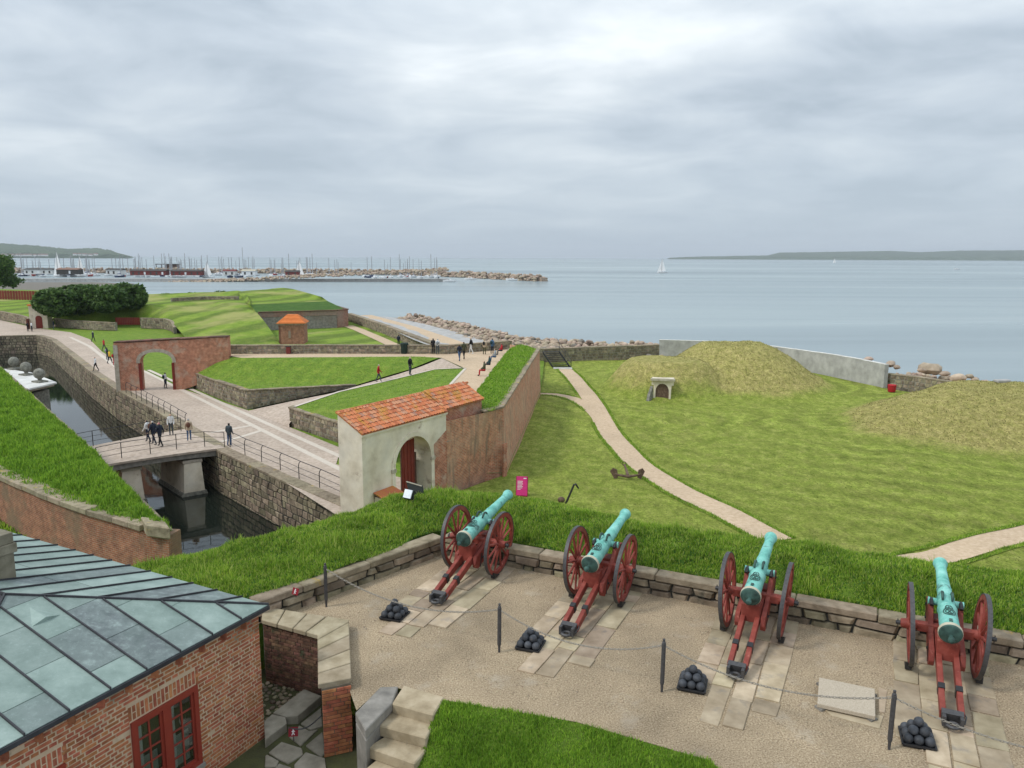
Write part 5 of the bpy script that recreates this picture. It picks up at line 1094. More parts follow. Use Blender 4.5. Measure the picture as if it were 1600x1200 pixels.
# red plank door standing open in the passage
dr = bpy.data.objects.new('door', None); COL.objects.link(dr); dr.parent = gh; dr['_o'] = tuple(gh['_o'])
hp = gp(a0+1.05, ZR, .45); dd_ = (gd*.98-gn*.2).normalized()
for k in range(7): q = hp+dd_*(.20*k); m = MB(); m.extrude([Vector((q.x, q.y, ZR+.05)), Vector((q.x, q.y, ZR))+dd_*.185+Vector((0, 0, .05)), Vector((q.x, q.y, -2.75))+dd_*.185, Vector((q.x, q.y, -2.75))], tuple(gn*(.05+.02*(k % 2)))); m.build('board', 'red_wood', dr)
m = MB(); m.extrude([hp+dd_*1.4+Vector((0, 0, .02)), hp+dd_*1.4-gn*1+Vector((0, 0, .02)), hp+dd_*1.4-gn*1+Vector((0, 0, 2.4)), hp+dd_*1.4+Vector((0, 0, 2.4))], tuple(gd*.2)); m.build('passage_pier', 'brick_dark', gh)
# little tiled roof over a buttress at the gate's foot
bq, bs = PW(600, 768, G0, G1)
t = thing('buttress_roof', 'small tiled buttress roof low on the gatehouse front, showing over the grass', 'roof', (bq.x, bq.y, ZR))
def bp(s, z, o): q = G0+gd*s+gn*o; return Vector((q.x, q.y, z))
m = MB(); m.extrude([bp(bs-.75, ZR-.3, .051), bp(bs+.55, ZR-.3, .051), bp(bs+.55, bq.z-.1, .051), bp(bs-.75, bq.z-.1, .051)], tuple(gn*.7)); m.build('base', 'limewash', t)
m = MB(); m.extrude([bp(bs-.85, bq.z+.12, .052), bp(bs+.62, bq.z+.12, .052), bp(bs+.62, bq.z-.12, .85), bp(bs-.85, bq.z-.12, .85)], (0, 0, .05)); m.build('tiles', 'roof_tile', t)
# ================================================================== BRICK ARCH OVER THE ROAD
AL = P(183, 611, ZR); AR = P(283, 608.5, ZR); ad_ = (AR-AL).normalized(); aN = Vector((ad_.y, -ad_.x, 0)); AW = PW(357, 540, AL, AR)[1]; ALn = (AR-AL).length
ag = thing('brick_arch_gate', 'ruinous brick archway spanning the cobbled road with a sloping wing wall', 'gate', tuple(AL))
sa = lambda px, py: PW(px, py, AL, AR)[1]
o0, o1 = sa(221, 600), sa(272, 600); zt0 = PW(183, 536, AL, AR)[0].z; zt1 = PW(357, 527, AL, AR)[0].z; zcr = PW(246, 550, AL, AR)[0].z; rz_ = 1.05
def ap(s, z, o=0): q = AL+ad_*s-aN*o; return Vector((q.x, q.y, z))
am = (o0+o1)/2; ar_ = (o1-o0)/2
arc2 = [(am-ar_*math.cos(math.pi*k/14), zcr-rz_+rz_*math.sin(math.pi*k/14)**.8) for k in range(15)]
zw = PW(357, 546, AL, AR)[0].z; zw1 = PW(285, 577, AL, AR)[0].z
outl = [(0, ZR-.1), (0, zt0)]+[(sa(px, 535), lerp(zt0, zt1, f)+random.uniform(-.06, .06)) for px, f in ((205, .12), (235, .3), (268, .5), (300, .66), (330, .83))]+[(AW, zt1), (AW, -4.5), (ALn, ZR-.1), (o1, ZR-.1)]+list(reversed(arc2))+[(o0, ZR-.1)]
m = MB(); TH = 1.15; pts = [ap(s, z) for s, z in outl]; n = len(pts); bk = [p-aN*TH for p in pts]
u = [(s, z) for s, z in outl]
tri = tessellate_polygon([[Vector((s, z, 0)) for s, z in outl]])
for t_ in tri: m.add([pts[k] for k in t_], [(0, 1, 2)], [[u[k] for k in t_]]); m.add([bk[k] for k in t_], [(2, 1, 0)], [[u[k] for k in t_]])
for k in range(n): j = (k+1) % n; m.add([pts[k], pts[j], bk[j], bk[k]], [(0, 1, 2, 3)], [[(0, u[k][1]+u[k][0]), (0, u[j][1]+u[j][0]), (TH, u[j][1]+u[j][0]), (TH, u[k][1]+u[k][0])]])
m.build('brick_wall', 'brick_gate', ag, recalc=False)
arc3 = [(am-(ar_+.32)*math.cos(math.pi*k/14), zcr-rz_+(rz_+.32)*math.sin(math.pi*k/14)**.8) for k in range(15)]
m = MB()
for k in range(14): m.extrude([ap(*arc2[k], -.001), ap(*arc2[k+1], -.001), ap(*arc3[k+1], -.001), ap(*arc3[k], -.001)], tuple(aN*.06))
m.build('arch_ring', 'stone_pale', ag)
m = MB(); wall(m, [(*ap(-.05, 0, -.04)[:2], ZR-.1, zt0-.2), (*ap(.35, 0, -.04)[:2], ZR-.1, zt0-.2)], .2, 1); m.build('pier_quoin', 'stone_pale', ag)
for s_ in (o0-.02, o1+.02): m = MB(); wall(m, [(*ap(s_-.13, 0, -.05)[:2], ZR-.1, zcr-1.1), (*ap(s_+.13, 0, -.05)[:2], ZR-.1, zcr-1.1)], .3, 1); m.build('door_post', 'red_wood', ag)
coping(ag, [tuple(ap(0, zt0+.02, 0)), tuple(ap(sa(268, 535), lerp(zt0, zt1, .5)+.05)), tuple(ap(AW, zt1+.02))], -1, .05, TH+.1, .09, .6, 'brick_dark', False, 13)
# ================================================================== FOOTBRIDGE AND RAILINGS
n0, n1, f0_, f1_ = P(352, 700, ZR), P(150, 729, ZR), P(288, 671, ZR), P(120, 702, ZR)
br = thing('footbridge', 'timber-decked footbridge on stone piers crossing the moat', 'bridge', tuple(n0))
def arch(f): return .05*math.sin(math.pi*max(0, min(1, f)))
m = MB(); K = 10
for k in range(K):
    a, b = n0.lerp(n1, k/K), n0.lerp(n1, (k+1)/K); c, d = f0_.lerp(f1_, k/K), f0_.lerp(f1_, (k+1)/K); za, zb2 = Vector((0, 0, arch(k/K)+.03)), Vector((0, 0, arch((k+1)/K)+.03)); dn = Vector((0, 0, -.14))
    m.add([a+za, b+zb2, d+zb2, c+za, a+za+dn, b+zb2+dn, d+zb2+dn, c+za+dn], [(0, 1, 2, 3), (7, 6, 5, 4), (0, 4, 5, 1), (3, 2, 6, 7)])
m.build('deck', 'paving_pink', br)
for e0_, e1_, s in ((n0, n1, -1), (f0_, f1_, 1)):
    m = MB(); w_ = Vector((0, .16*s, 0))
    for k in range(K):
        a, b = e0_.lerp(e1_, k/K)-w_, e0_.lerp(e1_, (k+1)/K)-w_; za, zb2 = Vector((0, 0, arch(k/K)-.112)), Vector((0, 0, arch((k+1)/K)-.112)); dp = lambda f: Vector((0, 0, -.32-.5*abs(f-.5)**2))
        m.extrude([a+za, b+zb2, b+zb2+dp((k+1)/K), a+za+dp(k/K)], (0, .12*s*-1, 0))
    m.build('girder', 'stone_dark', br)
for pxc, hw_, pt, pbx in ((302, 15, 715, 772), (207, 15, 733, 786)):
    c = P(pxc, pbx, ZW); d = (n0-n1).normalized(); e = (f0_-n0).normalized(); zt = ZR-.55; L0, W0 = 4.6, 1.25
    for nm, mt, z0, z1, k0, k1 in (('pier', 'limewash', ZW-.4, zt-.2, 1.15, .88), ('pier_cap', 'stone_pale', zt-.199, zt, 1.0, 1.0), ('pier_foot', 'stone_weathered', ZW-.4, ZW+.25, 1.5, 1.25)):
        vs = []
        for z, kk in ((z0, k0), (z1, k1)):
            for sx, sy in ((-1, -1), (1, -1), (1, 1), (-1, 1)): vs.append(c+d*sx*W0*kk/2+e*(L0/2+sy*(L0/2)*(.9+.1*kk)-.3)+Vector((0, 0, z-ZW)))
        m = MB(); m.add(vs, [(0, 1, 2, 3), (4, 5, 6, 7)]+[(i, (i+1) % 4, 4+(i+1) % 4, 4+i) for i in range(4)]); m.build(nm, mt, br)
def railing(name, label, pts, h=1.05, lean=0, hook=None, group='iron railings', closed=True):
    t = thing(name, label, 'railing', tuple(pts[0]), 0, group)
    tops = []
    for q in pts:
        q = Vector(q); m = MB(); hk = Vector(hook)*.14 if hook else Vector()
        tp_ = q+Vector((0, 0, h))+hk
        m.tube([q-Vector((0, 0, .1)), q+Vector((0, 0, h*.8)), q+Vector((0, 0, h*.94))+hk*.35, tp_], .028, 6); m.build('post', 'iron', t); tops.append(tp_)
    for f, r_ in ((1, .022), (.66, .014), (.33, .014)):
        m = MB(); m.tube([Vector(q)+(tp_-Vector(q))*f if f == 1 else Vector(q)+Vector((0, 0, h*f)) for q, tp_ in zip(pts, tops)], r_, 5); m.build('rail', 'iron', t)
nb = [P(x, y, ZR) for x, y in ((350, 700), (319, 699.5), (275, 704.5), (234, 711.5), (189, 718), (150, 726))]
for i, q in enumerate(nb): q.z = ZR+.03+arch(i/5); q.y += .12
railing('bridge_railing', 'iron railing on the near side of the footbridge', nb)
fb_ = [P(x, y, ZR) for x, y in ((284, 674), (240, 681), (190, 690), (147, 697), (115, 703))]
for i, q in enumerate(fb_): q.z = ZR+.03+arch(i/4); q.y -= .1
railing('bridge_railing', 'iron railing on the far side of the footbridge', fb_)
hk = (.72, .69, 0)
railing('quay_railing', 'iron railing with curved posts on the quay between footbridge and gatehouse', [P(x, y, ZR)+Vector((.25, .25, 0)) for x, y in ((352, 700), (375, 712), (401, 723), (430, 736), (459, 750), (491, 764), (526, 781))], hook=hk)
railing('quay_railing', 'iron railing with curved posts on the quay between brick arch and footbridge', [P(x, y, ZR)+Vector((.2, .25, 0)) for x, y in ((192, 615), (200, 620), (208, 624), (216, 628), (224, 633), (233, 638), (242, 643), (251, 648), (261, 654), (272, 661), (284, 668))], hook=hk)
# ================================================================== STONE BALLS ON THE LOOKOUT OVER THE MOAT
t = thing('lookout_ledge', 'pale flat stone lookout ledge projecting over the moat', 'ledge', tuple(P(50, 600, -3.1)))
lg = [P(-10, 580, -3.1), P(8, 576, -3.1), P(50, 582, -3.1), P(89, 597, -3.1), P(45, 607, -3.1), P(0, 600, -3.1)]
m = MB(); m.extrude([q-Vector((0, 0, .16)) for q in lg], (0, 0, .16)); m.build('slab', 'concrete_pale', t, bevel=.03)
cc = sum(lg, Vector())/6
m = MB(); m.extrude([cc.lerp(q, .92)-Vector((0, 0, .36)) for q in lg], (0, 0, .199)); m.build('cornice', 'stone_pale', t)
m = MB(); m.extrude([Vector((cc.lerp(q, .78).x, cc.lerp(q, .78).y, ZW-.3)) for q in lg], (0, 0, 5.5)); m.build('base', 'stone_weathered', t)
for i, (px, py) in enumerate(((22.5, 577), (41.5, 586), (62.5, 597))):
    q = P(px, py, -3.1); b = thing('stone_ball', ('lichened stone ball finial, farthest of the three on the ledge', 'lichened stone ball finial, middle of the three on the ledge', 'lichened stone ball finial, nearest of the three on the ledge')[i], 'stone ball', tuple(q), 0, 'stone balls over the moat')
    m = MB(); m.box(q+Vector((0, 0, .06)), (1.0, .8, .12), Matrix.Rotation(-.5, 3, 'Z')); m.build('plinth', 'stone_weathered', b)
    m = MB(); m.lathe([(.12, .24), (.18, .16), (.26, .15), (.32, .2)], q, (0, 0, 1), 14); m.build('neck', 'stone_weathered', b, smooth=R(40))
    m = MB(); m.ball(q+Vector((0, 0, .70)), .44, 20, 14); m.build('ball', 'stone_weathered', b, smooth=True)
# ================================================================== FAR BASTION
foot = [P(70, 508, -5.6), P(182, 503, -5.5), P(219, 502, -5.3), P(262, 500, -4.3), P(300, 536, ZR), P(355, 546, ZR), P(440, 541, ZR-.1)]
crst = [P(105, 484, -3.0), P(180, 479, -2.6), P(225, 477, -2.4), P(270, 474.5, -2.3), P(320, 472, -2.2), P(360, 474, -2.1), P(402, 489, -2.9)]
mid_ = [a.lerp(b, .55)+Vector((0, 0, .25)) for a, b in zip(foot, crst)]
e1 = struct(loft('bastion_slope', [foot, mid_, crst], 'lawn_far', 6, 6, .25, .15))
top_ = [P(90, 476, -3.0), P(180, 467, -2.4), P(232, 461.5, -1.9), P(290, 459, -1.6), P(335, 458, -1.4), P(380, 457, -1.3), P(392, 476, -2.0)]
struct(loft('bastion_top', [crst, [a.lerp(b, .5)+Vector((0, 0, -.25)) for a, b in zip(crst, top_)], top_, [q+Vector((-4, 14, -7)) for q in top_]], 'lawn_far', 5, 6, .12, .15))
gl = [P(402, 489, -2.9), P(450, 487, -2.9), P(500, 485.5, -2.9), P(541, 484, -2.9)]; g2 = [P(390, 476, -1.95), P(440, 474, -1.95), P(480, 472, -1.95), P(512, 470.5, -1.95)]; g3 = [P(382, 470, -2.0), P(430, 469, -2.0), P(475, 468.5, -2.0), P(510, 469, -2.0)]; g4 = [P(375, 457, -1.2), P(415, 453.5, -1.0), P(450, 451, -.9), P(505, 467, -1.9)]
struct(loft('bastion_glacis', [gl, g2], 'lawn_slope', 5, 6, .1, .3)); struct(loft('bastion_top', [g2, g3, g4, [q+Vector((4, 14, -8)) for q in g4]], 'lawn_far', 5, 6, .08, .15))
t = thing('bastion_wall', 'far bastion wall of red brick and grey render below a grass slope', 'wall', tuple(P(544, 515, ZL)))
cA, cB, cC = P(404, 489, -2.9), P(527, 485.5, -2.9), P(544, 484, -2.9); cD = cC+Vector((-10, 22, 0))
m = MB(); wall(m, [(cA.x, cA.y, ZL-.2, -2.9), (cB.x, cB.y, ZL-.2, -2.9)], 1, 1); m.build('rendered_face', 'render_far', t)
m = MB(); wall(m, [(cA.x, cA.y-.1, -3.7, -2.86), (cB.x, cB.y-.1, -3.7, -2.86)], 1, 1); m.build('brick_band', 'brick_far', t)
m = MB(); wall(m, [(cB.x, cB.y-.12, ZL-.2, -2.86), (cC.x, cC.y-.12, ZL-.2, -2.86), (cD.x, cD.y, ZL-.2, -2.86)], 1, 1); m.build('brick_face', 'brick_far', t)
coping(t, [(cA.x, cA.y-.1, -2.86), (cB.x, cB.y-.12, -2.86), (cC.x, cC.y-.12, -2.86), (cD.x, cD.y, -2.86)], -1, .15, .7, .15, 2, 'brick_dark', False, 15)
lf = patch('bastion_lawn', [(q.x, q.y, ZR-.03) for q in (P(440, 541, ZR), P(700, 552, ZR), P(690, 545, ZR), P(555, 506, ZR), P(544, 514, ZR), P(475, 520, ZR), P(430, 525, ZR))], 'lawn_far')
strip('gravel_path', [P(543, 509, ZR), P(560, 515, ZR), P(590, 528, ZR), P(618, 541, ZR)], 2.0, 'path', .03)
# guard hut with orange pyramid roof
hb = P(456, 537.5, ZR); t = thing('guard_hut', 'small brick hut with bright orange pyramid roof below the far bastion', 'hut', tuple(hb)); hw_ = 1.85; M3 = Matrix.Rotation(.12, 3, 'Z')
hh = 3.1; cs = [hb+M3 @ Vector((sx*hw_, hw_+sy*hw_, 0)) for sx, sy in ((-1, -1), (1, -1), (1, 1), (-1, 1))]
m = MB(); wall(m, [(c.x, c.y, ZR-.2, ZR+hh) for c in cs+[cs[0]]], .3, 1); m.build('wall', 'brick_hut', t)
m = MB(); m.extrude([hb+M3 @ Vector((sx*(hw_+.12), hw_+sy*(hw_+.12), hh-.25)) for sx, sy in ((-1, -1), (1, -1), (1, 1), (-1, 1))], (0, 0, .25)); m.build('cornice', 'brick_hut', t)
ev = [hb+M3 @ Vector((sx*(hw_+.3), hw_+sy*(hw_+.3), hh)) for sx, sy in ((-1, -1), (1, -1), (1, 1), (-1, 1))]; tpp = [hb+M3 @ Vector((sx*.75, hw_+sy*.25, hh+1.25)) for sx, sy in ((-1, -1), (1, -1), (1, 1), (-1, 1))]
m = MB(); rows_ = 7
for f in range(4):
    a, b, c, d = ev[f], ev[(f+1) % 4], tpp[(f+1) % 4], tpp[f]
    for r_ in range(rows_):
        f0, f1 = r_/rows_, (r_+1)/rows_; p0, p1, p2, p3 = a.lerp(d, f0), b.lerp(c, f0), b.lerp(c, f1), a.lerp(d, f1); lift = Vector((0, 0, .05))
        m.add([p0+lift, p1+lift, p2, p3], [(0, 1, 2, 3)], None, random.random()*.9+.05); m.add([p0+lift, p1+lift, p1, p0], [(0, 1, 2, 3)], None, .3)
m.add(tpp, [(0, 1, 2, 3)]); struct(m.build('roof', 'hut_tile', t), 'stuff'); m = MB(); m.extrude([hb+M3 @ Vector((x, -.01, z)) for x, z in ((-.45, .9), (-.1, .9), (-.1, 2.0), (-.45, 2.0))], tuple(M3 @ Vector((0, -.03, 0)))); m.build('shutter', 'brick_far', t)
# white gate pier, stone walls, red palings at the far left
t = thing('gate_tower', 'small whitewashed gate tower with arched red doors at the road bend', 'gate', tuple(P(60, 513, ZR)))
q = P(59, 513, ZR); m = MB(); m.box(q+Vector((0, 1.2, 2.0)), (2.9, 2.6, 4.2), Matrix.Rotation(.25, 3, 'Z')); m.build('wall', 'limewash', t); m = MB(); m.box(q+Vector((0, 1.2, 4.2)), (3.2, 3.0, .25), Matrix.Rotation(.25, 3, 'Z')); m.build('roof', 'hut_tile', t)
M3 = Matrix.Rotation(.25, 3, 'Z')
def dleaf(dx, w_, h): m = MB(); m.extrude([q+M3 @ Vector((dx+w_*.5*(-math.cos(math.pi*k/8)), -.16, h-.5+.5*math.sin(math.pi*k/8))) for k in range(9)]+[q+M3 @ Vector((dx+w_/2, -.16, 0)), q+M3 @ Vector((dx-w_/2, -.16, 0))], tuple(M3 @ Vector((0, .08, 0)))); m.build('door', 'red_wood', t)
dleaf(.35, 1.1, 2.3); m = MB(); m.box(q+M3 @ Vector((-1.2, -.9, .9)), (.08, 1.4, 1.8), M3); m.build('door', 'red_wood', t)
rubble_wall('field_wall', 'rough stone wall at the bastion foot right of the white gate tower', wl([(72, 497, -4.55, ZR), (110, 501, -4.6, ZR), (150, 503.5, -4.6, ZR), (180, 505, -4.7, ZR)]), .5, 1, .4, .6, .04, seed=51, ch=.1)
rubble_wall('field_wall', 'curved stone wall end beside the red paling gate', wl([(219, 497.5, -4.2, ZR), (255, 498.5, -4.2, ZR), (266, 502, -4.3, ZR), (271, 512, -5.0, ZR)]), .5, 1, .4, .6, .04, seed=52, ch=.1)
rubble_wall('field_wall', 'rough stone wall running left from the white gate tower', wl([(-40, 485, -4.2, ZR), (0, 487, -4.3, ZR), (30, 493, -4.5, ZR), (46, 498, -4.6, ZR)]), .5, 1, .4, .6, .04, seed=53, ch=.1)
lft = struct(loft('bank_slope', [[P(-40, 484, -4.2), P(0, 486, -4.3), P(46, 496, -4.6)], [P(-40, 466, -3.5), P(0, 468, -3.5), P(50, 470, -3.5)]], 'lawn_far', 4, 6, .1, .2))
def paling(name, label, a, b, h, n_, cat='fence', mt='red_wood'):
    t = thing(name, label, cat, tuple(a)); d = (b-a)
    for k in range(n_): q = a+d*(k/n_); m = MB(); m.extrude([q, q+d*(.86/n_), q+d*(.86/n_)+Vector((0, 0, h)), q+Vector((0, 0, h))], (0, .06, 0)); m.build('board', mt, t)
    for f in (.2, .75): m = MB(); m.extrude([a+Vector((0, .061, h*f)), b+Vector((0, .061, h*f)), b+Vector((0, .061, h*f+.12)), a+Vector((0, .061, h*f+.12))], (0, .06, 0)); m.build('rail', mt, t)
paling('paling_gate', 'red wooden paling gate between two field walls', P(181, 507.5, -5.6), P(219, 507.5, -5.6), 1.35, 14, 'gate')
paling('board_fence', 'long red board fence at the far left behind the grass', P(-30, 467, -3.6), P(64, 469.5, -3.6), 2.2, 22)
rubble_wall('field_wall', 'low dark stone revetment across the far bastion top', wl([(268, 466, -1.5, -2.2), (320, 463, -1.4, -2.1), (372, 463, -1.3, -2.0)]), .4, 1, .35, .6, 0, seed=54)
# ================================================================== SHORE THINGS
# concrete sea wall
t = thing('concrete_wall', 'curved pale grey concrete flood wall behind the dry mounds', 'wall', tuple(CW[-1]))
cwp = smoothline([Vector((q.x, q.y, 0)) for q in CW], 4)
m = MB(); wall(m, [(q.x, q.y, ZL-.3, -3.86) for q in cwp], .45, 1); m.build('wall', 'concrete', t)
coping(t, [(q.x, q.y, -3.86) for q in cwp], -1, .02, .5, .06, 4, 'concrete_pale', False, 16)
rw = [PY(1383, 585, 80.2), PY(1430, 590, 77.8), PY(1490, 599, 74.5)]
rubble_wall('shore_wall', 'short rough boulder wall at the end of the concrete wall', [(q.x, q.y, ZL-.3, q.z) for q in rw], .8, 1, .4, .55, .04, seed=33, ch=.1)
beach = [Vector((CW[-1].x+.9, CW[-1].y+1.8, -5.4))]+[Vector((q.x, q.y+.4, -5.2)) for q in rw]+[PY(1700, 640, 67)+Vector((0, 0, 0)), PY(1950, 690, 61)]
for q in beach[4:]: q.z = -5.6
struct(loft('beach', [beach, [q+Vector((6, 5, -1.2)) for q in beach], [q+Vector((16, 13, -4.6)) for q in beach]], 'path', 4, 5, .2, .5))
# metal stairs over the sea wall
sb, stp_ = P(880, 575, ZL), Vector((SW[3].x+2.2, 98, -4.6)); sb = P(879, 574.5, ZL); stp_ = PY(861, 548, 97.2); 
t = thing('metal_stairs', 'dark metal stairs with handrail climbing over the sea wall', 'stairs', tuple(sb)); wv = Vector((1.0, .12, 0)); nS = 9
for k in range(nS): q = sb.lerp(stp_, (k+.5)/nS); m = MB(); m.extrude([q-wv+Vector((0, -.16, -.03)), q+wv+Vector((0, -.16, -.03)), q+wv+Vector((0, .16, -.03)), q-wv+Vector((0, .16, -.03))], (0, 0, .05)); m.build('tread', 'iron', t)
for s in (-1, 1): m = MB(); m.extrude([sb+wv*s*1.03, stp_+wv*s*1.03, stp_+wv*s*1.03-Vector((0, 0, .3)), sb+wv*s*1.03-Vector((0, 0, .3))], tuple(wv*.06*s)); m.build('stringer', 'iron', t)
m = MB(); a, b = sb+wv*1.05, stp_+wv*1.05
for k in (0, .5, 1): m.tube([a.lerp(b, k), a.lerp(b, k)+Vector((0, 0, 1.05))], .035, 6)
m.tube([a+Vector((0, 0, 1.05)), b+Vector((0, 0, 1.05)), b+Vector((0, 6, 1.0))], .03, 6); m.tube([a+Vector((0, 0, .55)), b+Vector((0, 0, .55))], .025, 5); struct(m.build('handrail', 'iron', t), 'stuff')
m = MB(); m.box(sb+Vector((0, -.5, -.0)), (2.3, .7, .08)); m.build('landing', 'concrete_pale', t)
# bunker door in the first mound
bq = P(1034, 627, ZL-.02); bq.z = ZL-.1; M3 = Matrix.Rotation(-.22, 3, 'Z')
t = thing('bunker_entrance', 'limewashed bunker entrance with rusty arched door in the dry grass mound', 'bunker', tuple(bq))
def bw(x, y, z): return bq+M3 @ Vector((x, y, z))
hd = 1.02; ot = [(-.80, 0), (-.80, 1.6), (-1.0, 1.62), (-1.0, 2.12), (1.05, 2.12), (1.05, 1.62), (.84, 1.6), (.80, 0), (.62, 0)]+[(.62*math.cos(math.pi*k/10), 1.05+.72*math.sin(math.pi*k/10)) for k in range(11)]+[(-.62, 0)]
m = MB(); m.extrude([bw(x, 0, z) for x, z in ot], tuple(M3 @ Vector((0, 4.5, 0)))); m.build('facade', 'limewash', t)
m = MB(); m.extrude([bw(x, .10, z) for x, z in [(.62, 0)]+[(.62*math.cos(math.pi*k/10), 1.05+.72*math.sin(math.pi*k/10)) for k in range(11)]+[(-.62, 0)]], tuple(M3 @ Vector((0, .1, 0)))); m.build('door', 'iron_rust', t)
m = MB(); m.box(bw(.03, -.02, 2.15), (2.25, .5, .20), M3); m.build('lintel', 'stone_pale', t)
for s in (-1,): m = MB(); m.extrude([bw(s*.8, .02, 0), bw(s*1.2, -.8, 0), bw(s*1.1, -.4, .7), bw(s*.85, .02, 1.5)], tuple(M3 @ Vector((s*.25, .1, 0)))); m.build('wing_wall', 'stone_weathered', t)
# red bin at the wall's end
def bin_(q, label, mt, r_=.28, h=.9, cat='bin'):
    t = thing('litter_bin', label, cat, tuple(q)); m = MB(); m.lathe([(0, r_*.85), (.04, r_*.9), (h*.85, r_), (h*.86, r_*1.08), (h*.9, r_*1.08)], q, (0, 0, 1), 14); m.build('body', mt, t, smooth=R(40)); m = MB(); m.lathe([(h*.9, r_*1.0), (h*.97, r_*.9), (h, r_*.4)], q, (0, 0, 1), 14); m.build('lid', mt, t, smooth=R(40))
bin_(P(1393, 612, ZL+.05), 'small red bin on the grass by the end of the concrete wall', 'red_cloth', .4, .75)
bin_(P(632, 552.5, ZP), 'dark green litter bin against the low platform parapet', 'bin_green', .42, 1.15)
t = thing('red_post', 'small red box post against the parapet below the guard hut', 'post', tuple(P(451, 553, ZP))); q = P(451, 553, ZP); m = MB(); m.box(q+Vector((0, 0, .38)), (.42, .3, .76)); m.build('body', 'shed_red', t, bevel=.03); m = MB(); m.box(q+Vector((0, 0, .79)), (.48, .36, .06)); m.build('top', 'shed_dark', t)
t = thing('bench', 'wooden bench against the parapet between two groups of visitors', 'bench', tuple(P(705, 551, ZP))); q = P(703, 551.5, ZP)
m = MB(); m.box(q+Vector((0, .1, .45)), (2.2, .42, .07)); m.build('seat', 'timber', t); m = MB(); m.box(q+Vector((0, .34, .72)), (2.2, .06, .3)); m.build('backrest', 'timber', t)
for s in (-.9, .9): m = MB(); m.box(q+Vector((s, .12, .21)), (.1, .4, .415)); m.build('leg', 'iron', t)
# pink information board on the lawn
sq = P(815, 777, ZL); sq.z = lawn_z(sq.x, sq.y); t = thing('information_board', 'bright pink information board with white lines of text on the lawn', 'sign', tuple(sq)); M3 = Matrix.Rotation(-.12, 3, 'Z') @ Matrix.Rotation(-.18, 3, 'X')
m = MB(); m.box(sq+M3 @ Vector((0, 0, .60)), (.62, .03, 1.08), M3); m.build('panel', 'magenta', t)
m = MB(); m.box(sq+M3 @ Vector((0, .02, .56)), (.68, .03, 1.14), M3); m.build('frame', 'sign_red', t)
for k in range(7): m = MB(); wd_ = (.30, .28, .31, .25, .30, .27, .18)[k]; m.box(sq+M3 @ Vector((-.25+wd_/2, -.018, .86-k*.075)), (wd_, .004, .03), M3); m.build('text_line', 'white_paint', t)
m = MB(); m.box(sq+M3 @ Vector((.17, -.018, 1.03)), (.16, .004, .05), M3); m.build('logo', 'white_paint', t)
m = MB(); m.tube([sq+M3 @ Vector((.3, .03, .9)), sq+Vector((.3, .55, 0))], .02, 5); m.build('stay', 'iron', t)
# anchors
def anchor(q, sc, rz, tilt, label):
    t = thing('anchor', label, 'anchor', tuple(q), rz, 'old anchors on the lawn', world=False); t.rotation_euler = (tilt, 0, rz); t.scale = (sc, sc, sc)
    m = MB(); m.tube([(0, 0, .28), (.02, 1.0, .34), (.03, 2.3, .40)], [.10, .085, .06], 8); m.build('shank', 'iron_rust', t, smooth=R(40))
    m = MB(); m.tube([(-1.02, .28, .42), (-.6, .05, .30), (0, -.06, .24), (.6, .05, .30), (1.02, .28, .42)], [.03, .075, .10, .075, .03], 8); m.build('arms', 'iron_rust', t, smooth=R(40))
    for s in (-1, 1): m = MB(); m.extrude([(s*1.12, .34, .46), (s*.95, .16, .72), (s*.68, .10, .62), (s*.62, .10, .12), (s*.86, .14, .02)], (0, .05, .02)); m.build('fluke', 'iron_rust', t)
    m = MB(); m.tube([(.03+.13*math.cos(k*math.pi/6), 2.42, .42+.13*math.sin(k*math.pi/6)) for k in range(13)], .025, 6); m.build('ring', 'iron_rust', t)
q = P(981, 750, ZL); q.z = lawn_z(q.x, q.y)-.02; anchor(q, .95, -.03, 0, 'large rusty anchor lying on the lawn beside the gravel path')
q = P(886, 792, ZL+.1); t = thing('anchor', 'black anchor with upturned arm, half hidden behind the near grass bank', 'anchor', tuple(q), 0, 'old anchors on the lawn')
a_, b_, c_ = P(884, 787, ZL+.25), PY(897, 757, q.y+.2), PY(904, 763, q.y+.3)
m = MB(); m.tube([a_, b_, b_+Vector((.08, 0, .03)), c_], [.06, .055, .055, .045], 7); m.build('arm', 'iron', t); m = MB(); m.ball(PY(877, 781, q.y), .2, 10, 7, (1, .7, .9)); m.build('stock_ball', 'iron_rust', t, smooth=True); m = MB(); m.tube([a_, PY(877, 781, q.y), PY(868, 800, q.y)], .05, 6); m.build('shank', 'iron_rust', t)
# boulders along the shore
rk = []
for k in range(9):
    m = MB(); m.ball((0, 0, 0), .5, 9, 6, (1.15, .95, .72)); m.v = [tuple(Vector(q)*(1+.45*noise.noise(Vector(q)*2.1+Vector((k*11.3, 0, 4))))) for q in m.v]; rk.append(m.mesh('boulder', 'boulder' if k < 7 else 'boulder_dark', smooth=R(50)))
rg = random.Random(77); cand = []
sh = [Vector((q.x, q.y, -7.3)) for q in sea1]
for k in range(2300):
    f = rg.random()**.9*4; i = min(3, int(f)); q = sh[i].lerp(sh[i+1], f-i); o_ = rg.gauss(0, 1.0); q = q+Vector((2.0+2.2*o_, 2.4+2.6*o_, 0)); q.z = -5.9-max(0, o_)*.55+max(0, 1-abs(o_))*rg.uniform(0, 1.1); cand.append((q, rg.uniform(.4, 1.1)))
cand.sort(key=lambda c: -c[1]/c[0].length)
rest = MB()
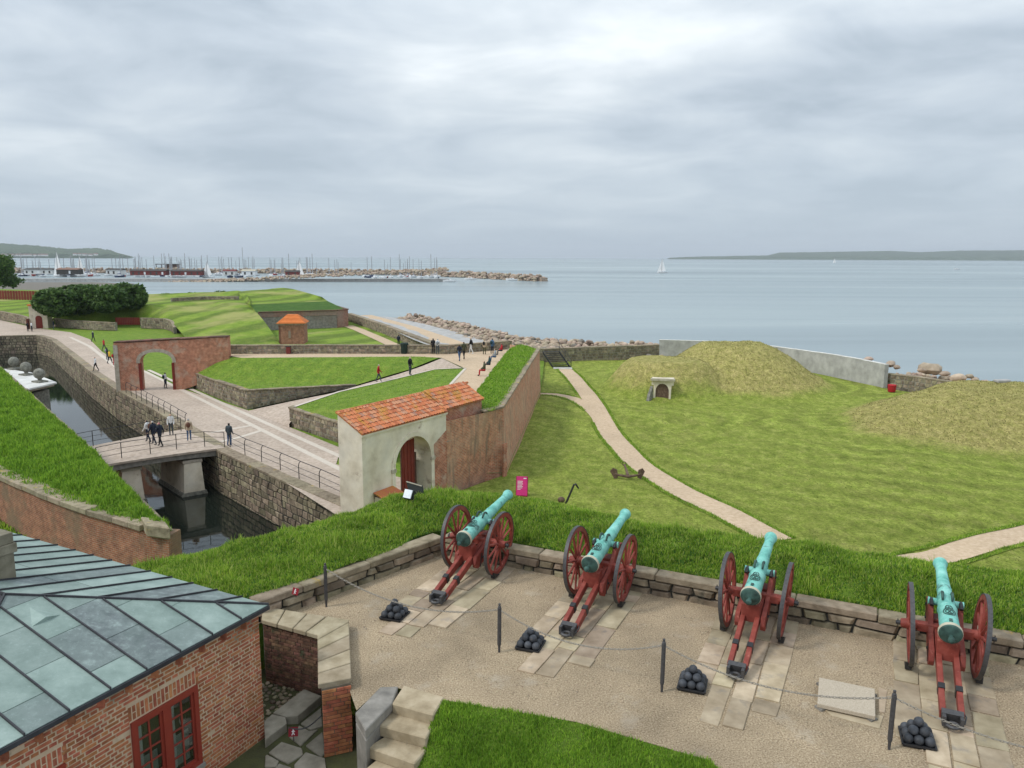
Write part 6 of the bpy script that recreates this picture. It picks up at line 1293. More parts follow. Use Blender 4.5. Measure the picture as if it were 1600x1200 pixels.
for i, (q, s) in enumerate(cand):
    if i < 290:
        o = link('boulder', rk[rg.randrange(9)], None, q); o.scale = (s*rg.uniform(.9, 1.25), s*rg.uniform(.9, 1.2), s*rg.uniform(.8, 1.1)); o.rotation_euler = (rg.uniform(-.4, .4), rg.uniform(-.4, .4), rg.random()*6.3); tag(o, 'rough tan boulder in the breakwater heap along the shore beyond the platform', 'boulder', 'boulders of the shore breakwater')
    else:
        me_ = rk[rg.randrange(9)]; M4 = Matrix.Rotation(rg.random()*6.3, 3, 'Z')*s; r_ = rg.random()*.98+.01; rest.add([M4 @ v_.co+q for v_ in me_.vertices], [tuple(p.vertices) for p in me_.polygons], None, r_)
o = rest.build('boulders', 'boulder', smooth=R(50)); struct(o, 'stuff')
bl = [((1357, 561), 1.7, 84, 'pinkish boulder showing above the end of the concrete wall'), ((1392, 569), 2.3, 82, 'tan boulder just right of the concrete wall end'), ((1402, 574), 1.6, 81, 'small tan boulder leaning near the concrete wall end'), ((1453, 577), 4.2, 82, 'biggest rounded pale boulder on the beach'), ((1497, 590), 2.6, 78, 'reddish boulder right of the biggest one on the beach'), ((1476, 584), 1.8, 80, 'flat grey boulder beside the biggest one on the beach'), ((1440, 578), 1.5, 81, 'dark small boulder left of the biggest one on the beach'), ((1524, 594), 1.6, 77, 'dark flat boulder farther right on the beach'), ((1515, 588), 1.5, 80, 'low grey rock at the waterline on the beach')]
for (px, py), s, y, lb in bl:
    o = link('boulder', rk[rg.randrange(7)], None, PY(px, py, y)); o.scale = (s*.5, s*.46, s*.42); o.rotation_euler = (0, 0, rg.random()*6); tag(o, lb, 'boulder', 'boulders on the beach')
m = MB()
for k in range(160):
    f = rg.random(); q = rw[0].lerp(rw[2], f*1.6)+Vector((2+rg.uniform(-1, 5), 2.2+rg.uniform(-1, 4), 0)); q.z = -5.5-rg.uniform(0, .6); me_ = rk[rg.randrange(9)]; s = rg.uniform(.3, .9); M4 = Matrix.Rotation(rg.random()*6.3, 3, 'Z')*s; m.add([M4 @ v_.co+q for v_ in me_.vertices], [tuple(p.vertices) for p in me_.polygons], None, rg.random()*.98+.01)
o = m.build('beach_stones', 'boulder', smooth=R(50)); struct(o, 'stuff')
sk = PY(1565, 602, 66); sk.z = lawn_z(sk.x, sk.y)+.1; m = MB(); m.box(sk, (1.3, .6, .25), Matrix.Rotation(.2, 3, 'Z')); tag(m.build('stone_block', 'concrete', None, tuple(sk), bevel=.05), 'flat grey stone block lying on top of the right-hand dry mound', 'stone')
# ================================================================== TREES
def foliage(m, c, rx, ry, rz, n_, size, rg):
    # leaf clumps through lumpy sub-volumes: small bent quads
    blobs = [(Vector((rg.uniform(-.72, .72)*rx, rg.uniform(-.72, .72)*ry, rg.uniform(-.7, .62)*rz)), rg.uniform(.24, .44)) for _ in range(34)]
    for _ in range(n_):
        b, s = rg.choice(blobs); d = Vector((rg.gauss(0, 1), rg.gauss(0, 1), rg.gauss(0, 1))).normalized(); q = b+Vector((d.x*rx, d.y*ry, d.z*rz))*s*rg.uniform(.7, 1.05)
        if (q.x/rx)**2+(q.y/ry)**2+(q.z/rz)**2 > 1.15: continue
        u = Vector((rg.gauss(0, 1), rg.gauss(0, 1), rg.gauss(0, .7))).normalized(); v = u.cross((d+Vector((rg.uniform(-.6, .6), rg.uniform(-.6, .6), rg.uniform(-.2, .8)))).normalized())
        if v.length < .1: continue
        v.normalize(); sz = size*rg.uniform(.6, 1.4); p = c+q
        m.add([p-u*sz, p-v*sz*.55, p+u*sz, p+v*sz*.55], [(0, 1, 2, 3)], None, rg.random()*.98+.01)
def tree(label, base, th, crown, n_, size, seed, name='tree', group=None, limbs=6):
    rg = random.Random(seed); t = thing(name, label, 'tree', tuple(base), 0, group); c, rx, ry, rz = crown; m = MB()
    tp = Vector((c.x, c.y, c.z-rz*.3)); m.tube([base, base.lerp(tp, .5)+Vector((.1, 0, 0)), tp], [th, th*.75, th*.4], 8)
    for k in range(limbs): a = rg.random()*6.3; o = base.lerp(tp, rg.uniform(.35, .9)); e = c+Vector((math.cos(a)*rx*.65, math.sin(a)*ry*.65, rg.uniform(-.2, .4)*rz)); m.tube([o, o.lerp(e, .5)+Vector((0, 0, .1*rz)), e], [th*.45, th*.28, th*.1], 6)
    struct(m.build('trunk', 'bark', t), 'stuff'); m = MB(); foliage(m, c, rx, ry, rz, n_, size, rg); struct(m.build('crown', 'leaf', t, recalc=False), 'stuff'); return t
def bush(px, top, bot, wpx, y, lb, seed):
    a = PY(px, bot, y); b = PY(px, top, y); rz = (b.z-a.z)/2; rx = wpx/2*y/1200; tree(lb, a, .25, (a+Vector((0, 0, rz*.9)), rx, rx*.85, rz*1.0), 8000, .34, seed, 'evergreen_tree', 'dark evergreen trees by the bastion')
bush(90, 445, 492, 66, 139, 'leftmost dark evergreen of the clump above the gate tower', 1)
bush(128, 438, 489, 74, 144, 'dark evergreen second from the left in the clump', 2)
bush(166, 440, 486, 72, 143, 'dark evergreen third from the left in the clump', 3)
bush(203, 437, 482, 54, 148, 'rightmost blue-green evergreen of the clump', 4)
b = PY(-22, 440, 210); tree('broadleaf tree cut by the left picture edge', b-Vector((0, 0, 3)), .5, (PY(-16, 418, 210), 9, 8, 6.2), 9000, .42, 9)
# low shrubs along the bastion's rear bank
rg = random.Random(4)
for i, (px, py, y) in enumerate(((262, 464, 190), (300, 462.5, 192), (345, 460, 195))):
    a = PY(px, py+3, y); tree(('small shrub left on the rear bank of the far bastion', 'small shrub midway along the rear bank of the far bastion', 'small shrub right on the rear bank of the far bastion')[i], a, .08, (a+Vector((0, 0, .7)), 1.6, 1.4, .8), 900, .22, 30+i, 'shrub', 'shrubs on the rear bank', 3)
# ================================================================== MARINA
ZS = ZW-.2
def mole(name, label, pts, w_, h, seed, mt='boulder', kind=None, dens=1.0, sz=1.6):
    m = MB(); rg = random.Random(seed)
    for a, b in zip(pts[:-1], pts[1:]):
        a = Vector(a); b = Vector(b); L_ = (b-a).length; d = (b-a)/L_; n = Vector((d.y, -d.x, 0)); 
        for k in range(int(L_*dens)):
            q = a+d*rg.uniform(0, L_); o_ = rg.uniform(-1, 1); q = q+n*o_*w_; q.z = ZS+h*(1-abs(o_)**1.5)*rg.uniform(.7, 1.0); me_ = rk[rg.randrange(9)]; s = sz*rg.uniform(.6, 1.4); M4 = Matrix.Rotation(rg.random()*6.3, 3, 'Z')*s
            m.add([M4 @ v_.co+q for v_ in me_.vertices], [tuple(p.vertices) for p in me_.polygons], None, rg.random()*.98+.01)
    t = thing(name, label, 'breakwater', tuple(pts[0])); struct(m.build('boulders', mt, t), 'stuff'); return t
mp = [PY(-30, 424, 700), PY(120, 425, 720), PY(330, 425.5, 740), PY(520, 426, 730), PY(640, 427, 690), PY(740, 430, 610), PY(800, 433.5, 555), PY(846, 436, 527)]
for q in mp: q.z = ZS
t = mole('breakwater', 'long outer boulder breakwater curving round the marina to its seaward tip', mp, 6, 4.6, 1, dens=2.6, sz=2.2)
m = MB(); core_ = [Vector((q.x, q.y, 0)) for q in mp]; wall(m, [(q.x, q.y-2.5, ZS-1, ZS+2.6) for q in core_], 5, 1); m.build('core', 'boulder', t)
qa, qb = PY(-20, 440, 548), PY(706, 438, 560); qa = P(-20, 440.5, ZS); qb = P(700, 440.5, ZS)
t = thing('marina_quay', 'long low inner quay with boulder facing in front of the yachts', 'quay', tuple(qb)); m = MB(); wall(m, [(qa.x, qa.y+4, ZS-1, ZS+1.9), (qb.x, qb.y+4, ZS-1, ZS+1.9)], 8, 1); m.build('deck', 'concrete', t)
m = MB(); rg = random.Random(3)
for k in range(1100):
    q = qa.lerp(qb, rg.random())+Vector((0, rg.uniform(0, 4.2), 0)); q.z = ZS+.1+(q.y-qa.lerp(qb, .5).y)*.42; me_ = rk[rg.randrange(9)]; s = rg.uniform(.9, 2.0); M4 = Matrix.Rotation(rg.random()*6.3, 3, 'Z')*s; m.add([M4 @ v_.co+q for v_ in me_.vertices], [tuple(p.vertices) for p in me_.polygons], None, rg.random()*.98+.01)
struct(m.build('facing_boulders', 'boulder', t), 'stuff')
# yacht : hull lofted from sections, deckhouse, mast, boom with furled sail
def make_yacht(hullm, mast_h, sail, label, ln=10.0, cover='canvas_blue'):
    t = thing('yacht', label, 'yacht', (0, 0, 0), 0, 'yachts moored in the marina', world=False); m = MB(); vs = []
    for f, bw_, zz in ((-.5, .72, 1.05), (-.3, .92, 1.0), (0, 1, 1.05), (.25, .82, 1.18), (.42, .42, 1.32), (.5, .04, 1.45)):
        for a, z in ((-1, zz), (-.9, .35), (-.45, -.35), (.45, -.35), (.9, .35), (1, zz)): vs.append((a*bw_*1.6*ln/10, f*ln, z))
    fs = [(i*6+k, i*6+k+1, (i+1)*6+k+1, (i+1)*6+k) for i in range(5) for k in range(5)]+[(i*6+5, i*6, (i+1)*6, (i+1)*6+5) for i in range(5)]+[(0, 1, 2, 3, 4, 5), (35, 34, 33, 32, 31, 30)]
    m.add(vs, fs); m.build('hull', hullm, t)
    m = MB(); m.add([(-.9, -.15*ln, 1.05), (.9, -.15*ln, 1.05), (.55, .22*ln, 1.15), (-.55, .22*ln, 1.15), (-.75, -.13*ln, 1.65), (.75, -.13*ln, 1.65), (.42, .16*ln, 1.55), (-.42, .16*ln, 1.55)], [(4, 5, 6, 7), (0, 1, 5, 4), (1, 2, 6, 5), (2, 3, 7, 6), (3, 0, 4, 7)]); ca = m.build('cabin', 'boat_white', t)
    m = MB(); m.box((0, .0, 1.45), (1.45, .2*ln, .16)); m.build('cabin_windows', 'glass_dark', ca)
    if mast_h:
        m = MB(); m.tube([(0, .08*ln, 1.1), (0, .08*ln, mast_h)], [.24, .2], 5); ms = m.build('mast', 'mast', t)
        m = MB(); m.box((0, .08*ln, mast_h*.55), (1.4, .1, .1)); m.build('spreader', 'mast', ms)
        if sail == 'up':
            m = MB(); m.extrude([Vector((.03, .07*ln, 2.2)), Vector((.45, -.30*ln, 2.3)), Vector((.1, .05*ln, mast_h-.3))], (.06, 0, 0)); m.extrude([Vector((.03, .48*ln, 1.7)), Vector((.5, .06*ln, 1.9)), Vector((.05, .09*ln, mast_h*.88))], (.06, 0, 0)); m.build('sails', 'sail', t); struct(t.children[-1], 'stuff')
        else: m = MB(); m.tube([(0, .07*ln, 2.3), (0, -.36*ln, 2.2)], [.2, .16], 6); m.build('furled_sail', cover, t)
    return t
kinds = [make_yacht('boat_white', 13, 0, 'x'), make_yacht('boat_white', 15.5, 0, 'x', 11.5, 'white_cloth'), make_yacht('boat_navy', 14, 0, 'x', 10.5), make_yacht('boat_white', 0, 0, 'x', 8), make_yacht('boat_red', 12, 0, 'x', 9, 'white_cloth')]
kl = ['white yacht with blue furled sail moored behind the inner quay', 'long white yacht with white furled sail moored behind the inner quay', 'navy-hulled yacht moored among the white ones behind the quay', 'small white motorboat without a mast moored behind the quay', 'small red-hulled yacht moored behind the inner quay']
rg = random.Random(12); used = set(); slots = []
for i in range(165):
    f = rg.random(); px = lerp(28, 690, f); y = rg.uniform(585, 690)
    if px > 560: y = rg.uniform(580, 640)
    slots.append((px, y))
for px, y in slots:
    k = rg.choices(range(5), (5, 4, 2, 4, 1))[0]; o = kinds[k] if k not in used else copy_tree(kinds[k]); used.add(k)
    q = PY(px, 430, y); o.location = (q.x, q.y, ZS); o.rotation_euler = (0, 0, rg.choice((0, math.pi))+rg.uniform(-.3, .3)+(.5 if rg.random() < .2 else 0)); s = rg.uniform(.85, 1.2); o.scale = (s, s, s); o['label'] = kl[k]; o['group'] = 'yachts in the marina, kind: '+kl[k][:24]
for (px, y, mh, lb) in ((92, 590, 19, 'tall-masted white yacht with a hoisted sail at the left end of the marina'), (127, 600, 16, 'white yacht with hoisted sail second from the left end of the marina'), (325, 580, 12, 'small yacht with bright white hoisted sail at mid marina'), (469, 600, 13, 'small yacht with narrow white sail right of mid marina'), (382, 620, 23, 'yacht with one very tall pale mast at mid marina')):
    o = make_yacht('boat_white', mh, 'up' if mh < 20 else 0, lb, 11); q = PY(px, 430, y); o.location = (q.x, q.y, ZS); o.rotation_euler = (0, 0, 1.2); o['group'] = 'yachts in the marina'
for px, py, mh, lb, ln, rz in ((1035, 426.5, 15.5, 'white sailing yacht under full sail on the open water', 11, 1.35), (1304, 411, 17, 'distant sailing yacht heeling far out on the right', 12, 1.2)):
    q = P(px, py, ZS); o = make_yacht('boat_white', mh, 'up', lb, ln); o.location = q; o.rotation_euler = (.0, .06, rz); o['group'] = 'yachts sailing on open water'
for px, py, lb in ((880, 409.5, 'small distant motorboat near the horizon right of the breakwater tip'), (735, 437.5, 'small white motorboat leaving the marina entrance'), (702, 440.5, 'white motorboat with red trim at the tip of the inner quay'), (1495, 421, 'small distant motorboat far right on open water'), (800, 438.5, 'white workboat lying off the breakwater tip')):
    q = P(px, py, ZS); o = copy_tree(kinds[3]); o.location = q; o.rotation_euler = (0, 0, 1.4); o['label'] = lb; o['category'] = 'motorboat'; o['group'] = 'motorboats under way'; o.scale = (1.1, 1.1, 1.1)
# marina sheds
def shed(px, y, w_, d_, h, mt, rm, lb, rise=1.2, name='shed'):
    q = PY(px, 430, y); q.z = ZS+1.9; t = thing(name, lb, 'shed', tuple(q), 0, 'marina sheds'); m = MB(); m.box(q+Vector((0, d_/2, h/2)), (w_, d_, h)); m.build('wall', mt, t)
    a = q+Vector((0, 0, h)); e = .4; m = MB(); m.extrude([a+Vector((-w_/2-e, -e, 0)), a+Vector((-w_/2-e, d_+e, 0)), a+Vector((-w_/2-e, d_/2, rise))], (w_+2*e, 0, 0)); m.build('roof', rm, t)
    for k in range(max(2, int(w_/4))): x = -w_/2+w_*(k+.5)/max(2, int(w_/4)); m = MB(); m.box(q+Vector((x, -.03, h*.45)), (1.3, .06, h*.62)); m.build('door', 'boat_white' if k % 3 == 2 else 'shed_dark', t)
shed(231, 572, 26, 7, 3.2, 'shed_red', 'shed_dark', 'long dark red boathouse on the quay right of the trees'); shed(290, 574, 22, 7, 3.0, 'shed_red', 'shed_dark', 'long dark red boathouse in the middle of the quay'); shed(178, 590, 12, 7, 3.4, 'house_white', 'shed_dark', 'low white shed on the quay above the evergreens'); shed(358, 585, 9, 6, 3.0, 'house_white', 'shed_red', 'white cabin with red roof on the quay'); shed(388, 583, 10, 6, 3.2, 'boat_white', 'stone_pale', 'pale boat hall beside the white cabin on the quay'); shed(456, 590, 10, 5, 2.6, 'shed_red', 'shed_dark', 'small dark red hut right of mid quay'); shed(60, 600, 22, 8, 3.2, 'house_white', 'shed_dark', 'long white shed at the left end of the marina'); shed(105, 585, 16, 8, 3.6, 'shed_dark', 'timber', 'brown boathouse near the left end of the marina')
q = PY(262, 427, 735); q.z = ZS+3; t = thing('pavilion', 'flat-roofed dark pavilion on stilts on the outer breakwater', 'pavilion', tuple(q)); m = MB(); m.box(q+Vector((0, 3, 5.2)), (22, 8, .6)); m.build('roof', 'shed_dark', t); m = MB(); m.box(q+Vector((3, 4, 3.4)), (12, 5, 2.9)); m.build('room', 'timber', t); m = MB(); m.box(q+Vector((0, 3, 1.7)), (24, 9, .5)); m.build('floor', 'shed_dark', t)
for x in (-10, -5, 0, 5, 10): m = MB(); m.box(q+Vector((x, -.8, 2.3)), (.5, .5, 5.4)); m.build('stilt', 'shed_dark', t)
# quay strip on the left shore : mud, hulls, low wall
struct(patch('left_shore', [P(-80, 456, -6.6), P(60, 459, -6.8), P(150, 452, -7.6), P(212, 443, -8.9), P(150, 440.8, -8.9), P(-80, 440.8, -8.6)], 'boulder_dark', 12, .3))
# ================================================================== FAR COASTS
def coast(name, pxs, dist, depth, seed, mt='forest', tr=6):
    # pxs : (px, py of skyline); ridge of wooded land rising behind the waterline
    rg = random.Random(seed); rows = [[], [], [], []]
    pts = []
    for a, b in zip(pxs[:-1], pxs[1:]):
        n_ = max(2, int((b[0]-a[0])/1.2))
        for k in range(n_): f = k/n_; pts.append((lerp(a[0], b[0], f), lerp(a[1], b[1], f)))
    pts.append(pxs[-1])
    for px, py in pts:
        s = PY(px, py, dist+depth*.5); h = max(.5, s.z+rg.uniform(-tr, tr)*min(1, (s.z-ZS)/20)*.6); w_ = PY(px, 402, dist); b = PY(px, 402, dist+depth)
        rows[0].append(Vector((w_.x, w_.y+rg.uniform(-40, 40), ZS-1))); rows[1].append(Vector((w_.x, w_.y+depth*.08, ZS+(h-ZS)*.30+rg.uniform(0, tr)))); rows[2].append(Vector((s.x, s.y, h))); rows[3].append(Vector((b.x, b.y, ZS-1)))
    m = MB(); n_ = len(pts); m.add(rows[0]+rows[1]+rows[2]+rows[3], [(r_*n_+i, r_*n_+i+1, (r_+1)*n_+i+1, (r_+1)*n_+i) for r_ in range(3) for i in range(n_-1)]); return struct(m.build(name, mt, recalc=False))
coast('far_coast', [(-300, 374), (-60, 378), (0, 380), (60, 384), (105, 389), (130, 388), (150, 387.5), (172, 391), (180, 395), (190, 397.5), (192, 399)], 4200, 1500, 1)
coast('far_coast', [(1048, 402.5), (1090, 400.8), (1200, 399), (1218, 394.5), (1300, 393.5), (1390, 392), (1440, 394), (1500, 391.5), (1600, 391), (1800, 388), (2000, 386)], 7800, 2500, 2, tr=4)
rg = random.Random(8)
for i in range(16):
    px = (6, 14, 20, 27, 33, 40, 47, 55, 62, 118, 125, 133, 142, 150, 66, 72)[i]; q = PY(px, 400.3-(3 if 9 <= i < 14 else 0)*rg.random(), 4190); q.z = max(q.z, ZS+2)
    t = thing('shore_house', 'tiny white house on the far left shore', 'house', tuple(q), 0, 'houses on the far left shore'); w_ = rg.uniform(12, 24); m = MB(); m.box(q+Vector((0, 0, 4)), (w_, 10, 8)); m.build('wall', 'house_white', t); m = MB(); m.extrude([q+Vector((-w_/2-1, -6, 8)), q+Vector((-w_/2-1, 6, 8)), q+Vector((-w_/2-1, 0, 13))], (w_+2, 0, 0)); m.build('roof', 'house_roof', t)
# ================================================================== PEOPLE
BONES = [('pelvis', (0, 0, .95), .135), ('spine', (0, .0, 1.16), .13), ('chest', (0, .01, 1.36), .155), ('neck', (0, .015, 1.50), .062), ('head', (0, .035, 1.60), .092), ('crown', (0, .03, 1.70), .085)]
def person(label, loc, face, cols, pose='stand', h=1.72, bag=None, coat=0, group='visitors'):
    top, leg, hair, shoe = cols; rgp = random.Random(hash(label) % 9999); st = {'stand': .03, 'walk': .24, 'sit': 0}[pose]
    v = {n_: (Vector(p), r_) for n_, p, r_ in BONES}; E = [('pelvis', 'spine'), ('spine', 'chest'), ('chest', 'neck'), ('neck', 'head'), ('head', 'crown')]
    for s, sd_ in ((-1, 'l'), (1, 'r')):
        f = st*s
        if pose == 'sit': kn, an, to = (.10*s, .42, .93), (.10*s, .46, .50), (.11*s, .60, .45)
        else: kn, an, to = (.095*s, f*.55+.02, .51), (.10*s, f-.02 if f > 0 else f-.08, .09), (.11*s, f+.13, .045)
        v['hip'+sd_] = (Vector((.09*s, 0, .90)), .095); v['knee'+sd_] = (Vector(kn), .066); v['ank'+sd_] = (Vector(an), .045); v['toe'+sd_] = (Vector(to), .04)
        a = -f*.9 if pose == 'walk' else .06
        el = (.235*s, a*.35-.02, 1.13); wr = (.22*s, a*.8+.10, .90); ha = (.21*s, a*.9+.14, .82)
        if pose == 'sit': el, wr, ha = (.24*s, .06, 1.14), (.16*s, .28, 1.02), (.10*s, .34, 1.0)
        v['sho'+sd_] = (Vector((.175*s, 0, 1.42)), .075); v['elb'+sd_] = (Vector(el), .052); v['wri'+sd_] = (Vector(wr), .038); v['hand'+sd_] = (Vector(ha), .032)
        E += [('pelvis', 'hip'+sd_), ('hip'+sd_, 'knee'+sd_), ('knee'+sd_, 'ank'+sd_), ('ank'+sd_, 'toe'+sd_), ('chest', 'sho'+sd_), ('sho'+sd_, 'elb'+sd_), ('elb'+sd_, 'wri'+sd_), ('wri'+sd_, 'hand'+sd_)]
    nm = list(v); me = bpy.data.meshes.new('person_frame'); me.from_pydata([v[k][0] for k in nm], [(nm.index(a), nm.index(b)) for a, b in E], []); o = bpy.data.objects.new('person', me); COL.objects.link(o)
    md = o.modifiers.new('skin', 'SKIN'); sk_ = me.skin_vertices[0].data; puff = 1.12 if coat else 1.0
    for i, k in enumerate(nm): r_ = v[k][1]*(puff if k in ('spine', 'chest', 'shol', 'shor', 'elbl', 'elbr') else 1); sk_[i].radius = (r_*1.12 if k in ('pelvis', 'spine', 'chest') else r_, r_*.82 if k in ('pelvis', 'spine', 'chest') else r_); sk_[i].use_root = (k == 'pelvis')
    sb_ = o.modifiers.new('sub', 'SUBSURF'); sb_.levels = 1; sb_.render_levels = 1
    PEOPLE.append((o, v, E, cols, coat, label, loc, face, h, bag, pose, group))
PEOPLE = []
RD = ZR+.0
def pt_(px, py, z): return P(px, py, z)
bz_ = ZR+.1
ppl = [
 ('person in white top with tan bag at the left of the bridge group', (232, 691, bz_), -1.3, ('white_cloth', 'navy', 'hair_dark', 'black'), 'walk', 'brown', 0),
 ('person in dark coat with grey hair, in the middle of the bridge group', (241, 695, bz_), -1.2, ('navy', 'navy', 'hair_grey', 'black'), 'walk', None, 1),
 ('person in long black coat striding across the footbridge', (251, 698, bz_), -1.2, ('navy', 'black', 'pink', 'black'), 'walk', None, 1),
 ('person in pale blue top with long dark hair near the bridge end', (268, 680, bz_), 2.8, ('white_cloth', 'slate', 'hair_dark', 'black'), 'stand', 'black', 0),
 ('person in beige jacket and jeans with brown backpack on the bridge', (296, 689, bz_), -.3, ('beige', 'jeans', 'hair_grey', 'brown'), 'stand', 'brown', 1),
 ('person in dark slate hooded jacket and jeans standing at the bridge end', (359, 697, RD), .2, ('slate', 'jeans', 'hair_dark', 'black'), 'stand', None, 1),
 ('person with dark backpack and white sleeves walking under the brick arch', (259, 607, RD), .6, ('white_cloth', 'navy', 'hair_dark', 'black'), 'stand', 'navy', 0),
 ('person in white top and black trousers alone on the road edge', (150, 580, RD), -2.4, ('white_cloth', 'black', 'hair_dark', 'black'), 'walk', None, 0),
 ('person in yellow jacket left of the brick arch', (172, 568, RD), .6, ('yellow', 'navy', 'hair_dark', 'black'), 'walk', None, 0),
 ('person in red and black left of the brick arch, nearest it', (179, 571, RD), .6, ('black', 'red_cloth', 'hair_dark', 'black'), 'stand', 'red_cloth', 0),
 ('person in navy jacket behind the yellow one left of the arch', (168, 562, RD), .6, ('navy', 'slate', 'hair_dark', 'black'), 'stand', 'grey_cloth', 0),
 ('person in red top walking on the road towards the gate tower', (163, 548, RD), .5, ('red_cloth', 'slate', 'hair_brown', 'black'), 'walk', None, 0),
 ('person in dark blue walking where the road bends', (146, 534, RD), .4, ('navy', 'navy', 'hair_grey', 'black'), 'walk', None, 0),
 ('person in dark clothes bending by the red gate doors', (44, 518, RD), .4, ('black', 'black', 'hair_dark', 'black'), 'stand', 'black', 0),
 ('person in white top by the red gate doors', (50, 518, RD), .6, ('white_cloth', 'navy', 'hair_brown', 'black'), 'stand', None, 0),
 ('person in dark jacket beside the stone wall right of the gate tower', (84, 515, RD), 1.2, ('navy', 'slate', 'hair_dark', 'black'), 'stand', None, 1),
 ('person in red jacket and dark jeans walking down the ramp', (592, 597, -4.05), 1.5, ('red_cloth', 'slate', 'hair_grey', 'black'), 'walk', None, 1),
 ('person in grey and black standing at the lawn edge on the ramp', (641, 586, -3.6), 2.2, ('black', 'slate', 'hair_grey', 'black'), 'stand', None, 0),
 ('person in dark jacket behind the platform parapet, left of the bin', (623, 541.5, -5.6), .2, ('navy', 'black', 'hair_dark', 'black'), 'stand', None, 1),
 ('person in black beside the bench at its left end', (677, 553, ZP), .1, ('black', 'black', 'hair_dark', 'black'), 'stand', None, 1),
 ('person in white top with grey backpack at the bench left end', (684, 554, ZP), .1, ('white_cloth', 'slate', 'hair_grey', 'black'), 'stand', 'grey_cloth', 0),
 ('person in dark jacket and bright blue jeans on the platform', (718, 564, ZP), -.5, ('navy', 'jeans', 'hair_brown', 'black'), 'walk', None, 0),
 ('person in olive coat beside the one in blue jeans', (725, 561, ZP), -.5, ('olive', 'black', 'hair_brown', 'black'), 'walk', None, 1),
 ('person in black top and white trousers on the platform', (736, 553, ZP), -1.2, ('black', 'white_cloth', 'hair_blond', 'white_cloth'), 'walk', None, 0),
 ('person in light brown jacket with long fair hair on the platform', (757, 554, ZP), .4, ('beige', 'olive', 'hair_blond', 'black'), 'stand', 'black', 1),
 ('person in blue jacket with backpack at the far end of the platform', (769, 552.5, ZP), .6, ('blue', 'navy', 'hair_dark', 'black'), 'stand', 'teal', 1),
 ('person in dark green jacket sitting nearest on the rampart edging', (757, 587, ZP), -1.75, ('olive', 'red_cloth', 'hair_dark', 'black'), 'sit', None, 1),
 ('person in dark teal jacket sitting second along the rampart edging', (765, 577, ZP), -1.75, ('teal', 'navy', 'hair_dark', 'black'), 'sit', None, 1),
 ('person in grey jacket sitting third along the rampart edging', (774, 565, ZP), -1.75, ('grey_cloth', 'jeans', 'hair_dark', 'black'), 'sit', None, 1),
 ('person in red jacket sitting farthest along the rampart edging', (784, 554.5, ZP), -1.75, ('red_cloth', 'navy', 'hair_dark', 'black'), 'sit', None, 1),
]
for lb, (px, py, z), face, cols, pose, bag, coat in ppl: person(lb, P(px, py, z), face, cols, pose, 1.66+.14*random.random(), bag, coat)
bpy.context.view_layer.update(); dg = bpy.context.evaluated_depsgraph_get()
newm = []
for o, *_ in PEOPLE: newm.append(bpy.data.meshes.new_from_object(o.evaluated_get(dg), preserve_all_data_layers=False, depsgraph=dg))
for (o, v, E, cols, coat, lb, loc, face, h, bag, pose, group), me in zip(PEOPLE, newm):
    old = o.data; o.modifiers.clear(); o.data = me; bpy.data.meshes.remove(old); me.name = 'person'; me.materials.clear(); top, leg, hair, shoe = cols
    for k in (top, leg, hair, shoe, 'skin'): me.materials.append(MATS[k])
    segs = [(v[a][0], v[b][0], a, b) for a, b in E]
    for p in me.polygons:
        c = p.center; best = None; bd = 9
        for a, b, na, nb_ in segs:
            ab = b-a; f = max(0, min(1, (c-a).dot(ab)/ab.length_squared)); d = (c-a-ab*f).length/(.5*(v[na][1]+v[nb_][1])+.02)
            if d < bd: bd = d; best = (na, nb_, f)
        na, nb_, f = best; k = 0
        if na.startswith('hip') or na.startswith('knee') or nb_.startswith('hip'): k = 1
        if coat and c.z > .82 and pose != 'sit': k = 0
        if na.startswith('ank'): k = 3
        if na.startswith('wri'): k = 4
        if na in ('neck', 'head'): k = 4 if (c.y > .055 and c.z < 1.70) or c.z < 1.53 else 2
        p.material_index = k; p.use_smooth = True
    sc = h/1.79; o.scale = (sc,)*3; o.rotation_euler = (0, 0, -face); o.location = loc
    if pose == 'sit': o.location = (loc[0], loc[1], loc[2]-.42*sc)
    o.name = 'person'; tag(o, lb, 'person', group)
    if bag:
        m = MB(); m.ball((0, -.19, 1.26), .16, 10, 7, (1.0, .62, 1.35)); m.build('backpack' if bag != 'black' else 'shoulder_bag', bag, o, (0, 0, 0), smooth=True)
# ================================================================== GRASS
dry = lambda c: np.array([1.0 if (bump2(x, y, 24.3, 83.5, 11.0, 13, .15, 2.0) > .18 or bump2(x, y, 41.5, 62.5, 18, 12, .45, 2.1) > .18) else 0. for x, y in c[:, :2]])
nearm = lambda c: ((c[:, 2] > -1.6) & (c[:, 1] < 24)).astype(float)
blades('grass', bank, 3000, .105, .016, 'blades', .8, 'rough green grass covering the bank round the cannon terrace', near=17, mask=nearm, clump=.9)
for i_, vg in enumerate(VERGES): blades('verge_grass', vg, 420, .12, .03, 'blades', .7, 'longer grass fringe along the gravel path edge', near=45)
blades('lawn_grass', lowlawn, 20, .05, .05, 'blades_lawn', 1.0, 'short mown grass of the lower lawn', near=50, mask=lambda c: (dry(c) < .5).astype(float)*np.array([1.0 if all((q-Vector((x, y, ZL))).length > w2/2+.25 for p2, w2 in PATHS for q in p2[::2]) else 0. for x, y in c[:, :2]]) if len(c) < 30000 else np.ones(len(c)), clump=.6)
for l_ in (lawn1, lawn2): blades('lawn_grass', l_, 40, .06, .05, 'blades_lush', 1.0, 'short green grass of the raised lawn', near=60, clump=.6)
tuft = lambda c: nearm(c)*np.array([1.0 if noise.noise(Vector(q)*.9)+.5*noise.noise(Vector(q)*3) > .18 else 0. for q in c])
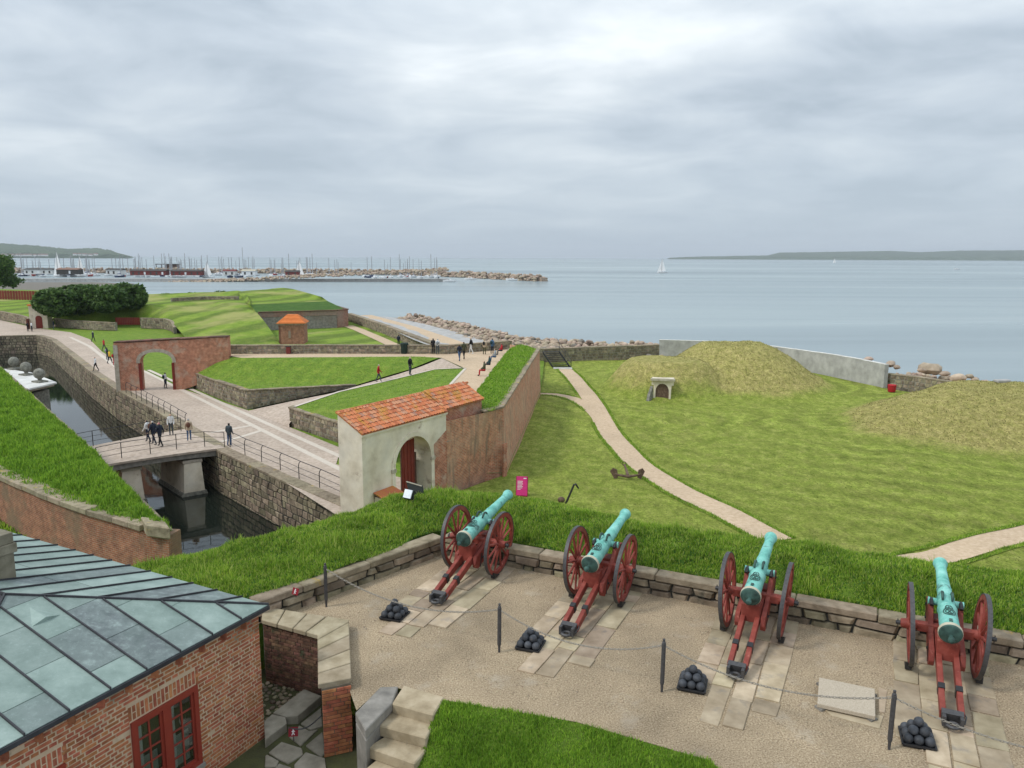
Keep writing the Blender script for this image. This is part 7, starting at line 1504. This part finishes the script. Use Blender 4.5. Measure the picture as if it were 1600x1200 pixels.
blades('tall_grass', bank, 650, .19, .014, 'blades', .9, 'taller grass tufts and stalks scattered over the bank', near=17, mask=tuft, clump=1.0)
blades('weeds', bank, 800, .07, .045, 'weed_leaf', 1.0, 'broad weed leaves among the bank grass', near=17, mask=nearm, clump=.9)
blades('grass', steplawn, 5200, .07, .010, 'blades_lush', .7, 'lush short grass beside the stone steps', near=11, clump=.7)
blades('grass', lbank, 420, .20, .045, 'blades_lush', .7, 'thick tussocky grass on top of the brick moat wall', near=34, clump=.9)
blades('grass', pg, 160, .25, .05, 'blades', .7, 'dark weedy grass at the foot of the brick moat wall', near=25)
blades('dry_grass', lowlawn, 26, .10, .06, 'blades_dry', .95, 'long dry grass tufts on the two mounds', near=70, mask=dry, clump=1.0)
blades('grass', ramp_grass, 120, .12, .05, 'blades_lush', .7, 'short grass on top of the rampart', near=55)
# loose pebbles on the terrace gravel
rg = random.Random(21); m = MB(); oc_ = [(1, 0, 0), (0, 1, 0), (-1, 0, 0), (0, -1, 0), (0, 0, .7), (0, 0, -.7)]
for k in range(9000):
    q = Vector((rg.uniform(-3.6, 9.5), rg.uniform(8.6, 17.2), 0)); d = q-TW
    if d.dot(VV) > -.1 or (q.x < -1.4 and (q.x+3.1)*.8-(q.y-16.0)*.6 < .1) or q.x < -2.55 and q.y < 13.6 or q.y < 12.2-.32*(q.x+2): continue
    s = rg.uniform(.008, .022); a = rg.random()*6.3; ca, sa_ = math.cos(a)*s, math.sin(a)*s
    m.add([(q.x+x*ca-y*sa_, q.y+x*sa_+y*ca*rg.uniform(.6, 1), .004+z*s) for x, y, z in oc_], [(0, 1, 4), (1, 2, 4), (2, 3, 4), (3, 0, 4)], None, rg.random()*.98+.01)
o = m.build('gravel_pebbles', 'stone_slab', recalc=False); struct(o, 'stuff')
# ================================================================== HAZE
m = MB(); m.box((0, 6000, 84.5), (24000, 12600, 191)); 
hz_ = m.build('haze', 'black'); hz_['kind'] = 'stuff'; hm = bpy.data.materials.new('haze'); hm.use_nodes = True; hm.node_tree.nodes.clear(); ho = hm.node_tree.nodes.new('ShaderNodeOutputMaterial'); hv = hm.node_tree.nodes.new('ShaderNodeVolumePrincipled'); hv.inputs['Color'].default_value = (.86, .92, 1, 1); hv.inputs['Density'].default_value = 7e-5; hv.inputs['Anisotropy'].default_value = .2; hm.node_tree.links.new(hv.outputs[0], ho.inputs['Volume']); hz_.data.materials[0] = hm; hz_.display_type = 'WIRE'
for o in bpy.data.objects:
    if '_o' in o.keys(): del o['_o']
